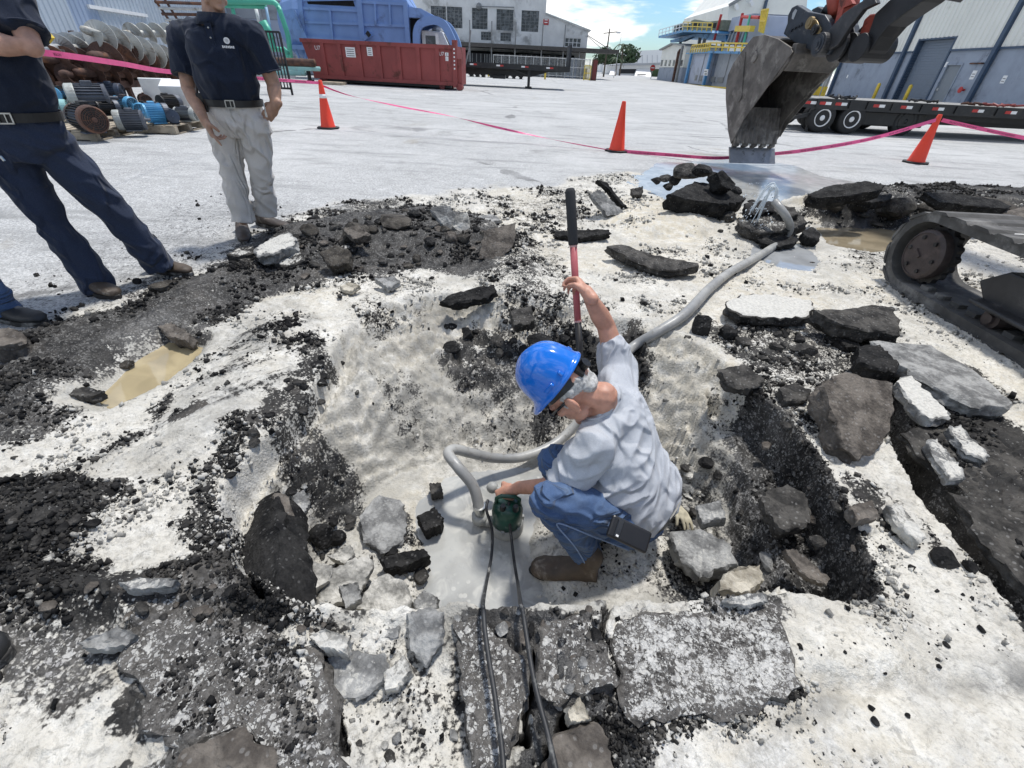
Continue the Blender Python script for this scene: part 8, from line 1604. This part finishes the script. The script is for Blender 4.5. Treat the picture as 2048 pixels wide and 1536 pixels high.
sk = MB(); head(sk, HD, hf, hu, 1.13); limb(sk, [HD - hu * .05 - hf * .035, HD - hu * .10 - hf * .06, P_['nb'] - Vector((0, 0, .03))], [.056, .058, .066])
loft(sk, [(pel, latv, (0, 0, 1), .12, .10), (mid, latv, (1, 0, .3), .13, .09), (che, latv, (1, 0, 1), .14, .095), (P_['nb'], latv, (1, 0, 1), .07, .06)]); limb(sk, [che, P_['ls']], [.07, .055]); limb(sk, [che, P_['rs']], [.07, .055])
limb(sk, [P_['ls'], P_['le'], P_['lw']], [.052, .041, .029]); limb(sk, [P_['le'], (P_['le'] * .7 + P_['lw'] * .3)], [.040, .041])
limb(sk, [P_['rs'], P_['re'] * .5 + P_['rs'] * .5, P_['re'], P_['re'] * .6 + P_['rw'] * .4, P_['rw']], [.055, .047, .040, .041, .028])
hL = Vector(at(1004, 990, -.315)); hand(sk, P_['lw'] + (hL - P_['lw']).normalized() * .03, hL - P_['lw'] + Vector((0, .0, -.02)), (-.25, -.75, .6), False, (.75, .8, .85, .9), .1, .6, 1.02)
shp_ = sa + sd * s_at(566); hand(sk, P_['rw'] + Vector((-.008, 0, .015)), (shp_ - P_['rw']) + Vector((-.02, .02, .03)), (.55, -.15, .30), True, (.72, .78, .82, .86), .1, .55, 1.0)
for a, b, ra_, rb_ in [('lh', 'lk', .072, .05), ('lk', 'la', .048, .036), ('rh', 'rk', .072, .05), ('rk', 'ra', .048, .036)]: limb(sk, [P_[a], P_[b]], [ra_, rb_])
body = fused('body', sk, .0052, SKIN1, wk, 4)
# jeans
jn = MB()
for s_ in ('l', 'r'):
    h_, k_, a_ = P_[s_ + 'h'], P_[s_ + 'k'], P_[s_ + 'a']; limb(jn, [h_, h_ * .5 + k_ * .5 + Vector((0, 0, .012)), k_], [.100, .088, .073], 16); limb(jn, [k_, k_ * .55 + a_ * .45 + Vector((.014, 0, 0)), a_ + Vector((.0, 0, .005)), a_ + Vector((.004, 0, -.030))], [.072, .070, .064, .070], 16, False)
loft(jn, [(pel + Vector((0, 0, -.09)), latv, (1, 0, 0), .10, .09), (pel + Vector((.02, 0, -.04)), latv, (1, 0, 0), .165, .13), (pel + Vector((.03, 0, .04)), latv, (1, 0, 0), .165, .125), (pel + Vector((.025, 0, .09)), latv, (1, 0, .2), .14, .11)])
jeans = fused('jeans', jn, .0065, F_JEAN, wk, 5, .011, 13, (.4, 0, 1), .010, 3.1)
m_ = MB(); kk = P_['lk']; aa = P_['la']; hh = P_['lh']      # side seam and hem stitching
off = Vector((0, -.085, -.01)); cp_ = smooth_path([hh + Vector((-.02, -.100, -.035)), hh * .5 + kk * .5 + Vector((0, -.088, -.03)), kk + Vector((.03, -.072, -.04)), kk * .5 + aa * .5 + Vector((.02, -.072, -.01)), aa + Vector((.012, -.068, -.02))], 8); m_.tube(cp_, .0028, 5); m_.build('seam', pm('seam_thread', (.22, .30, .45), .8), jeans)
# tee shirt
te = MB(); backv = Vector((1, -.1, .35)).normalized()
loft(te, [(pel + Vector((.024, -.005, .035)), latv, (1, 0, 0), .172, .140), (pel + Vector((.020, 0, .09)), latv, (1, 0, .2), .172, .135), (mid + Vector((0, 0, 0)), latv, (1, 0, .45), .176, .128), (mid * .45 + che * .55 + Vector((.01, 0, .0)), latv, (1, 0, .7), .182, .122), (che + Vector((.0, .0, 0)), latv, (1, 0, 1), .180, .115), (P_['nb'] * .75 + che * .25, latv, (1, 0, 1), .115, .085), (P_['nb'] + (P_['nb'] - che) * .26, latv, (1, 0, 1), .086, .074)])
limb(te, [che, P_['ls'] + Vector((0, 0, .0))], [.10, .082]); hem = P_['ls'] * .28 + P_['le'] * .72; limb(te, [P_['ls'], P_['ls'] * .5 + P_['le'] * .5, hem, hem + (P_['le'] - P_['ls']).normalized() * .035], [.084, .088, .088, .090], 16, False)
limb(te, [che, P_['rs']], [.10, .078]); hr_ = P_['rs'] * .52 + P_['re'] * .48; limb(te, [P_['rs'], P_['rs'] * .7 + P_['re'] * .3, hr_], [.080, .076, .070], 16)
loft(te, [(mid + Vector((-.06, -.02, .0)), latv, (1, 0, .3), .15, .10), (pel + Vector((-.05, 0, .06)), latv, (1, 0, .3), .15, .10)])
tee = fused('tee_shirt', te, .0065, F_TEE, wk, 5, .013, 7, (0.3, .5, -.9), .008, 7.7)
nk = MB(); cN = P_['nb'] + (P_['nb'] - che) * .27; ax_ = (P_['nb'] - che).normalized(); u_ = latv - ax_ * latv.dot(ax_); u_.normalize(); w_ = ax_.cross(u_); ring_ = [cN + u_ * (.084 * math.cos(q)) + w_ * (.072 * math.sin(q)) + ax_ * .004 for q in [2 * PI * k / 24 for k in range(25)]]; nk.tube(ring_, .008, 6, False); nk.build('neck_band', F_TEE, tee, True)
for nm_, c_, ax0 in (('sleeve_hem', hem + (P_['le'] - P_['ls']).normalized() * .026, (P_['le'] - P_['ls'])),):
    m_ = MB(); ax0 = ax0.normalized(); u0 = ax0.orthogonal().normalized(); w0 = ax0.cross(u0); m_.tube([c_ + u0 * (.087 * math.cos(2 * PI * k / 24)) + w0 * (.087 * math.sin(2 * PI * k / 24)) for k in range(25)], .0035, 5, False); m_.build(nm_, F_TEE, tee, True)
# boots
shoe('boot', at(1060, 1140, -.50), at(1192, 1158, -.50), LEATH, SOLE, wk, .115, .056, -.515); shoe('boot', at(1105, 1050, -.50), at(1222, 1080, -.50), LEATH, SOLE, wk, .115, .054, -.51)
# hair, ears stay skin; hat, glasses
Lh = lambda x, y, z: HD + (hf.cross(hu) * x + hf * y + hu * z) * 1.13
Rh = Matrix((hf.cross(hu), hf, hu)).transposed(); hr = MB(); hr.sph(Lh(0, -.040, .022), (.080, .072, .064), 16, Rh); hr.sph(Lh(0, -.070, -.020), (.058, .030, .036), 12, Rh)
for sx in (-1, 1): hr.sph(Lh(.072 * sx, -.022, .022), (.010, .036, .026), 10, Rh); hr.sph(Lh(.070 * sx, .016, .002), (.006, .008, .018), 10, Rh)
fused('hair', hr, .005, HAIRW, wk, 3, .0025, 60, (.3, 0, 1), .002)
HATM = NT('hard_hat_blue'); nn_ = HATM.noise(40, 3, .6); HATM.set(Base_Color=HATM.mix(HATM.ramp(HATM.noise(6, 6, .7), .62, .72, 0, .35), (.006, .150, .62), (.10, .26, .60)), Roughness=.16, Coat_Weight=.6, Coat_Roughness=.05)
def hat(parent):
    hc_ = HD + hu * .078 + hf * -.008; T = Matrix((hf, hf.cross(hu), hu)).transposed(); n = 64; rows = []; prof = [(1.055, -.016), (1.075, -.010), (1.06, -.002), (1.015, .004), (1.0, .02), (.985, .045), (.93, .080), (.83, .108), (.68, .130), (.48, .146), (.25, .155), (.08, .158)]
    for i, (k_, z) in enumerate(prof):
        row = []
        for j in range(n):
            q = 2 * PI * j / n; cx, cy = math.cos(q), math.sin(q); rx, ry = .128 * k_, .107 * k_; x, y, zz = rx * cx, ry * cy, z
            if i < 4: ex_ = max(0, cx - .35) / .65; x += (.052 if i < 3 else .018) * ex_ ** 1.2; zz -= .012 * ex_ * (i < 3)
            if i >= 4:
                rd = max(math.exp(-(y / .011) ** 2), .75 * math.exp(-((abs(y) - .034) / .009) ** 2)); zz += .006 * rd * min(1, (i - 3) / 3); x *= 1 + .012 * rd
            row.append(hc_ + T @ Vector((x, y, zz)))
        rows.append(row)
    Vv = [p for r_ in rows for p in r_]; Ff = [(i * n + j, i * n + (j + 1) % n, (i + 1) * n + (j + 1) % n, (i + 1) * n + j) for i in range(len(prof) - 1) for j in range(n)]; top = hc_ + T @ Vector((0, 0, .164)); Vv.append(top); Ff += [((len(prof) - 1) * n + j, (len(prof) - 1) * n + (j + 1) % n, len(Vv) - 1) for j in range(n)]
    m_ = MB(); m_.add(Vv, Ff); o = m_.build('hard_hat', HATM.m, parent, True); sm = o.modifiers.new('t', 'SOLIDIFY'); sm.thickness = .003; sb2 = o.modifiers.new('s', 'SUBSURF'); sb2.levels = 1; sb2.render_levels = 2
    for sy in (-1, 1):
        m_ = MB(); c_ = hc_ + T @ Vector((-.02, .106 * sy, .020)); m_.box(c_, (.05, .012, .016), T); m_.build('accessory_slot', HATM.m, o, bevel=.004); m_ = MB(); m_.box(hc_ + T @ Vector((-.080, .080 * sy, .020)), (.035, .012, .022), T @ Matrix.Rotation(-.75 * sy, 3, 'Z')); m_.build('raised_mark', HATM.m, o, bevel=.004); m_ = MB(); m_.box(hc_ + T @ Vector((.094, .064 * sy, .016)), (.03, .012, .018), T @ Matrix.Rotation(-.95 * sy, 3, 'Z')); m_.build('accessory_slot', HATM.m, o, bevel=.004)
    m_ = MB(); P2 = [hc_ + T @ Vector((.096 * math.cos(q), .094 * math.sin(q), -.022 - .018 * max(0, -math.cos(q)))) for q in [2 * PI * k / 30 for k in range(31)]]
    for a, b in zip(P2[:-1], P2[1:]): m_.beam(a, b + (b - a) * .05, .006, .026, hu)
    m_.build('suspension_band', BLACKP, o); m_ = MB(); kb = hc_ + T @ Vector((-.112, 0, -.042)); m_.tube([kb, kb + T @ Vector((-.022, 0, 0))], .020, 14); m_.box(hc_ + T @ Vector((-.103, 0, -.040)), (.014, .09, .036), T); m_.build('ratchet_knob', BLACKP, o); return o
hat(wk)
m_ = MB(); T = Matrix((hf.cross(hu), hf, hu)).transposed()
for sx in (-1, 1): m_.sph(Lh(.036 * sx, .086, .010), (.036, .014, .021), 12, T); m_.beam(Lh(.068 * sx, .074, .014), Lh(.083 * sx, -.018, .012), .006, .010, hu)
m_.beam(Lh(-.012, .102, .012), Lh(.012, .102, .012), .006, .006); GL = pm('dark_lens', (.006, .006, .007), .08); m_.build('sunglasses', GL, wk, True)
m_ = MB(); m_.tube([Lh(-.06, .03, -.11), Lh(0, .055, -.135), Lh(.06, .02, -.11)], .007, 6); m_.build('eyewear_cord', BLACKP, wk, True)
m_ = MB(); bl_ = pel + Vector((.028, 0, .055)); P2 = [bl_ + latv * (.168 * math.cos(q)) + Vector((1, 0, 0)) * (.132 * math.sin(q)) for q in [2 * PI * k / 36 for k in range(37)]]
for a, b in zip(P2[:-1], P2[1:]): m_.beam(a, b + (b - a) * .06, .006, .04, (0, 0, 1))
m_.build('belt', BELT, wk)
ph = Vector(at(1258, 1068, -.10)); ph = thing('phone_holster', 'black phone in a holster clipped to the crouching man\'s belt', 'phone case', ph); pc_ = ph.location.copy(); vy = Vector(at(1305, 1088, -.13)) - Vector(at(1222, 1048, -.075)); vy.normalize(); toc = (Vector((0, 0, HC)) - pc_).normalized(); nz = (toc - vy * toc.dot(vy)).normalized(); nz = (nz + Vector((0, 0, .35))).normalized(); nz = (nz - vy * nz.dot(vy)).normalized(); vx = vy.cross(nz); T = Matrix((vx, vy, nz)).transposed()
m_ = MB(); m_.box(pc_, (.080, .158, .020), T); m_.build('case', BLACKP, ph, bevel=.008); m_ = MB(); m_.box(pc_ + T @ Vector((0, -.045, .0115)), (.066, .024, .006), T); co_ = m_.build('camera_bar', pm('camera_glass', (.02, .022, .025), .1), ph, bevel=.004); m_ = MB(); m_.box(pc_ + T @ Vector((.026, -.045, .0150)), (.007, .010, .001), T); m_.build('flash', M['label'], co_); m_ = MB(); m_.box(pc_ + T @ Vector((0, .02, -.02)), (.04, .06, .022), T); m_.build('belt_clip', BLACKP, ph)
gl = MB(); g0 = Vector(onground(1342, 1030)) + Vector((0, 0, .035)); hand(gl, g0 + Vector((0, .05, .0)), (.25, -.8, .2), (.3, .2, .9), True, (.25, .3, .2, .3), .8, .1, 1.05); tag(fused('work_glove', gl, .0055, pm('pale_leather', (.42, .38, .28), .85, var=.25, sc=20), None, 3), 'pale leather work glove lying behind the crouching man', 'glove')
m_ = MB(); m_.beam(at(603, 1128, -.15), at(584, 1216, -.10), .022, .012); tag(m_.build('wooden_lath', M['wood'], None), 'thin wooden lath leaning against the great slab in the hole', 'lath'); m_ = MB(); m_.beam(at(600, 1168, -.17), at(632, 1169, -.2), .012, .012); tag(m_.build('wire_stub', M['greygalv'], None), 'short grey rod across the wooden lath', 'rod')

# ---------------------------------------------------------------- the standing man in khaki trousers
def J(Y, **k): return {n: Vector(FP(Y + (v[2] if len(v) > 2 else 0)).p(v[0], v[1])) for n, v in k.items()}
def torso_person(root, j, shirt, trousers, skin, girth=1.0, hips=.17, lat=None, front=None, headf=None, sleeve=.62, hands=None, hair=HAIRD, beltm=BELT, shoes=None, leg=1.0, hem=.0):
    lat = lat or (j['s2'] - j['s1']).normalized(); front = front or Vector((0, -1, 0)); up = (j['nb'] - j['pel']).normalized()
    sk = MB(); hu_ = Vector((0, 0, 1)); hfv = headf or front; c = j['hd']; Lf = head(sk, c, hfv, hu_, 1.04); limb(sk, [c - hu_ * .06 - hfv.normalized() * .03, j['nb']], [.060, .068])
    loft(sk, [(j['pel'], lat, front, .14, .10), (j['mid'], lat, front, .14 * girth, .11 * girth), (j['che'], lat, front, .155, .10), (j['nb'], lat, front, .075, .065)])
    for s_ in '12': limb(sk, [j['che'] + (j['s' + s_] - j['che']) * .3, j['s' + s_]], [.07, .06]); limb(sk, [j['s' + s_], j['e' + s_], j['e' + s_] * .65 + j['w' + s_] * .35, j['w' + s_]], [.058, .046, .046, .030]); limb(sk, [j['h' + s_], j['k' + s_], j['a' + s_]], [.08, .055, .04])
    for h_ in hands or []: hand(sk, *h_)
    bo = fused('body', sk, .0060, skin, root, 4)
    for sx in (-1, 1): m_ = MB(); m_.sph(Lf(.030 * sx, .083, .0), (.013, .008, .008), 10); eo = m_.build('eye', M['label'], root, True); m_ = MB(); m_.sph(Lf(.030 * sx, .090, .0), (.005, .003, .005), 8); m_.build('iris', BLACKP, eo, True)
    hm = MB(); Rm = Matrix((hfv.cross(hu_).normalized(), hfv.normalized(), hu_)).transposed(); hm.sph(Lf(0, -.025, .055), (.084, .095, .078), 16, Rm); hm.sph(Lf(0, -.07, .0), (.072, .045, .07), 12, Rm); fused('hair', hm, .007, hair, root, 2, .004, 40)
    tr = MB()
    for s_ in '12':
        h_, k_, a_ = j['h' + s_], j['k' + s_], j['a' + s_]; limb(tr, [h_, h_ * .5 + k_ * .5, k_], [.115 * leg, .102 * leg, .086 * leg], 18); limb(tr, [k_, k_ * .5 + a_ * .5 - front * .008, a_ + (a_ - k_).normalized() * (hem + .015)], [.085 * leg, .084 * leg, .086 * leg], 18, False)
    loft(tr, [(j['pel'] - up * .13, lat, front, .10, .10), (j['pel'] - up * .06, lat, front, hips, .13 * girth), (j['pel'] + up * .03, lat, front, hips, .135 * girth), (j['pel'] + up * .09, lat, front, hips * .97, .13 * girth)]); tro = fused('trousers', tr, .0085, trousers, root, 5, .013, 5.5, (.5, .2, .5), .012, 1.7)
    sh_ = MB(); loft(sh_, [(j['pel'] + up * .085, lat, front, hips * 1.0 + .004, .137 * girth + .004), (j['pel'] + up * .14, lat, front, hips * 1.07, .155 * girth), (j['mid'] + front * .02, lat, front, .185 * girth, .165 * girth), (j['che'] + front * .01, lat, front, .20, .150), (j['che'] * .45 + j['nb'] * .55, lat, front, .165, .115), (j['nb'] - up * .01, lat, front, .085, .078)])
    for s_ in '12':
        S_, E_ = j['s' + s_], j['e' + s_]; limb(sh_, [j['che'] * .6 + j['nb'] * .4 + (S_ - j['che']) * .3, S_], [.10, .080]); hm_ = S_ + (E_ - S_) * sleeve; ax9 = (E_ - S_).normalized(); limb(sh_, [S_, S_ * .5 + hm_ * .5, hm_ + ax9 * .05], [.080, .084, .086], 18, False)
    so_ = fused('polo_shirt', sh_, .0085, shirt, root, 6, .013, 5, (.7, .3, .5), .012, 5.5)
    for s_ in '12':
        S_, E_ = j['s' + s_], j['e' + s_]; ax = (E_ - S_).normalized(); c_ = S_ + (E_ - S_) * sleeve + ax * .040; u0 = ax.orthogonal().normalized(); w0 = ax.cross(u0); m_ = MB()
        m_.tube([c_ + u0 * (.083 * math.cos(2 * PI * k / 26)) + w0 * (.083 * math.sin(2 * PI * k / 26)) for k in range(27)], .0045, 6, False); m_.build('sleeve_cuff', shirt, so_, True)
    m_ = MB(); c_ = j['pel'] + up * .083; P2 = [c_ + lat * ((hips + .011) * math.cos(q)) + front * ((.137 * girth + .011) * math.sin(q)) for q in [2 * PI * k / 44 for k in range(45)]]
    for a, b in zip(P2[:-1], P2[1:]): m_.beam(a, b + (b - a) * .06, .006, .040, up)
    be = m_.build('belt', beltm, root); m_ = MB(); q0 = c_ + front * (.137 * girth + .017); Rb = Matrix((lat, front, up)).transposed()
    for dx_, dz_, sx, sz in ((-.026, 0, .006, .046), (.026, 0, .006, .046), (0, .021, .058, .006), (0, -.021, .058, .006), (.004, 0, .004, .04)): m_.box(q0 + Rb @ Vector((dx_, .003, dz_)), (sx, .006, sz), Rb)
    m_.build('buckle', METAL, be)
    m_ = MB(); cN = j['nb'] + up * .012          # collar: two turned-down leaves
    for sx in (-1, 1):
        P3 = [cN + lat * (.082 * math.sin(q) * sx) - front * (.072 * math.cos(q)) for q in [PI * k / 9 for k in range(10)]]; V = []
        for i, p in enumerate(P3): o = (p - cN).normalized(); dpt = .040 + .022 * (i / 9); V += [p + up * .028, p + up * .034 + o * .006, p + o * (.026 + .006 * i / 9) - up * dpt * .55, p + o * .018 - up * dpt * .55]
        m_.add(V, [(i * 4 + k, i * 4 + (k + 1) % 4, i * 4 + 4 + (k + 1) % 4, i * 4 + 4 + k) for i in range(9) for k in range(4)] + [(0, 1, 2, 3), (39, 38, 37, 36)])
    m_.build('collar', shirt, so_, True)
    for i, (t, h, mt) in enumerate(shoes or []): shoe('shoe', t, h, mt, SOLE, root, .092, .054, 0.002)
    return bo, tro, so_, be
kh = thing('person', 'standing man in navy polo and khaki trousers pointing down with one hand in his pocket', 'person', (-2.05, 3.6, 0))
j = J(3.6, hd=(421, -27), nb=(430, 44), che=(436, 98), mid=(456, 160), pel=(474, 232), s1=(362, 72, .06), s2=(505, 66, .02), e1=(378, 178, -.04), w1=(407, 236, -.20), e2=(547, 168, .04), w2=(552, 212, -.05), h1=(447, 250), h2=(508, 250, .02), k1=(464, 345, -.02), k2=(523, 342, .04), a1=(486, 440, -.04), a2=(533, 424, .10))
front = Vector((.35, -.94, 0)).normalized(); lat = Vector((.94, .35, 0)).normalized()
hw1 = j['w1']; hands = [(hw1 + Vector((.006, -.005, -.015)), Vector((.10, -.05, -.26)), Vector((-.75, -.55, -.1)), True, (.05, .62, .68, .72), .1, .4, 1.08), (j['w2'], Vector((-.26, .03, -.20)), Vector((.5, -.6, .3)), False, (.2, .2, .2, .2), .1, .2, 1.0)]
bo, tro, so_, be = torso_person(kh, j, F_NAVY, F_KHAKI, SKIN2, 1.06, .175, lat, front, Vector((.72, -.68, -.10)), .60, hands, HAIRD, BELT, [(at(491, 490), at(487, 456), LEATHD), (at(580, 462), at(514, 449), LEATHD)], 1.0, .0)
fr_ = lambda a, z, o: j['che'] + lat * a + Vector((0, 0, z)) + front * o
m_ = MB(); q0 = fr_(.088, .045, .155); Rb = Matrix((lat, front, Vector((0, 0, 1)))).transposed(); Mx = Matrix.Translation(q0) @ Matrix.Rotation(math.atan2(lat.y, lat.x), 4, 'Z') @ Matrix.Rotation(PI / 2, 4, 'X')
m_.lathe([(.017, 0), (.017, .006), (.009, .006), (.009, 0)], 18, Mx); m_.build('round_emblem', M['label'], so_)
for k in range(7): m_ = MB(); m_.box(q0 + Rb @ Vector((-.030 + k * .010, .005, -.032)), (.007, .004, .011 if k % 2 else .013), Rb); m_.build('emblem_stroke', M['label'], so_)
for k in range(3): m_ = MB(); p = fr_(.0, .105 - .05 * k, .128 + .014 * k); m_.sph(p, (.006, .006, .006), 8); m_.build('button', METAL, so_)
m_ = MB(); P3 = [fr_(-.018, .13, .118), fr_(.018, .13, .118), fr_(.018, -.02, .162), fr_(-.018, -.02, .162)]; m_.prism(P3, front * .004); m_.build('placket', F_NAVY, so_)
rd = thing('two_way_radio', 'black two way radio with antenna on the khaki man\'s hip', 'radio', FP(3.5).p(405, 205)); q0 = rd.location; m_ = MB(); m_.box(q0, (.05, .035, .11), .3); m_.build('radio_body', BLACKP, rd, bevel=.006); m_ = MB(); m_.tube([q0 + Vector((-.015, 0, .05)), Vector(FP(3.48).p(392, 160))], [.008, .005], 8); m_.build('antenna', BLACKP, rd); m_ = MB(); m_.tube([q0 + Vector((.012, 0, .05)), q0 + Vector((.012, 0, .075))], .009, 8); m_.build('knob', BLACKP, rd)
m_ = MB(); kc = Vector(FP(3.42).p(527, 206)); m_.tube([kc, kc + Vector((.004, -.01, -.05))], .004, 6); m_.box(kc + Vector((.004, -.012, -.065)), (.012, .006, .03)); tag(m_.build('key_clip', METAL, None), 'small metal clip hanging from the khaki man\'s belt', 'clip')

# ---------------------------------------------------------------- the man in navy at the left edge
nv = thing('person', 'man in navy polo and navy work trousers standing legs apart at the left edge', 'person', (-2.4, 2.5, 0))
j = J(2.5, hd=(-150, -190, .0), nb=(-95, -75), che=(-60, 20), mid=(-5, 130), pel=(52, 268), s1=(-160, 0, .02), s2=(8, -28, .02), e1=(-120, 150, -.1), w1=(-150, 60, -.28), e2=(62, 92, -.08), w2=(-110, 82, -.24), h1=(8, 300), h2=(100, 290, .06), k1=(100, 440, -.02), k2=(212, 408, .12), a1=(190, 562, -.02), a2=(312, 520, .22))
front = Vector((.42, -.90, 0)).normalized(); lat = Vector((.90, .42, 0)).normalized()
hands = [(j['w1'], Vector((.3, .1, .05)), Vector((0, -1, .2)), True, (.5, .5, .5, .5), .1, .4, 1.0), (j['w2'], Vector((-.3, .0, .0)), Vector((0, -1, .2)), False, (.5, .5, .5, .5), .1, .4, 1.0)]
torso_person(nv, j, F_NAVY, F_NTR, SKIN3, .92, .165, lat, front, None, .60, hands, HAIRD, BELT, [(at(240, 598), at(180, 582), LEATH), (at(386, 552), at(300, 540), LEATH)], 1.0, .045)
m_ = MB(); m_.tube([FP(2.3).p(0, 312), FP(2.3).p(9, 322)], .006, 6); tag(m_.build('pen', METAL, None), 'pen clipped in the navy trousers pocket', 'pen')
# two more bystanders, only a foot of each inside the picture
def bystander(root, foot_toe, foot_heel, px_leg, trousers, boot, shirt, skin, side):
    t, h = Vector(foot_toe), Vector(foot_heel); fwd = (t - h); fwd.z = 0; fwd.normalize(); lat = Vector((fwd.y, -fwd.x, 0)); a = h + fwd * .06 + Vector((0, 0, .12)); o2 = lat * (.16 * side) - fwd * .42; pel = a + o2 * .5 + Vector((0, 0, .82)) - fwd * .02
    jj = dict(a1=a, a2=a + o2, k1=a + Vector((0, 0, .38)) + fwd * .03, k2=a + o2 + Vector((0, 0, .38)) + fwd * .03, h1=pel - lat * .08 * side + Vector((0, 0, -.03)), h2=pel + lat * .08 * side + Vector((0, 0, -.03)), pel=pel, mid=pel + Vector((0, 0, .22)), che=pel + Vector((0, 0, .40)), nb=pel + Vector((0, 0, .57)), hd=pel + Vector((0, 0, .74)) + fwd * .03)
    for n_, sg in (('1', -1), ('2', 1)): jj['s' + n_] = jj['che'] + lat * (.19 * sg * side) + Vector((0, 0, .10)); jj['e' + n_] = jj['s' + n_] + Vector((0, 0, -.29)) + lat * (.05 * sg * side); jj['w' + n_] = jj['e' + n_] + Vector((0, 0, -.24)) + fwd * .06
    hs_ = [(jj['w1'], (0, 0, -1) + fwd * 0 if False else Vector((0, 0, -1)), lat * (-side), side < 0, (.3, .3, .3, .3), .1, .3, 1.0), (jj['w2'], Vector((0, 0, -1)), lat * side, side > 0, (.3, .3, .3, .3), .1, .3, 1.0)]
    torso_person(root, jj, shirt, trousers, skin, 1.0, .165, lat * side, fwd, None, .6, hs_, HAIRD, BELT, [(t, h, boot), (t + o2, h + o2, boot)], .92, .055)
b4 = thing('person', 'bystander off the left edge showing only a black boot and a blue trouser leg', 'person', at(0, 660)); bystander(b4, at(96, 650), at(0, 640), None, F_JEAN, LEATHB, F_NAVY, SKIN3, -1)
b5 = thing('person', 'bystander at the lower left of whom only the toe of a black boot shows', 'person', at(-60, 1320)); bystander(b5, at(22, 1312, .01), at(-170, 1335, .01), None, F_NTR, LEATHB, F_NAVY, SKIN2, 1)
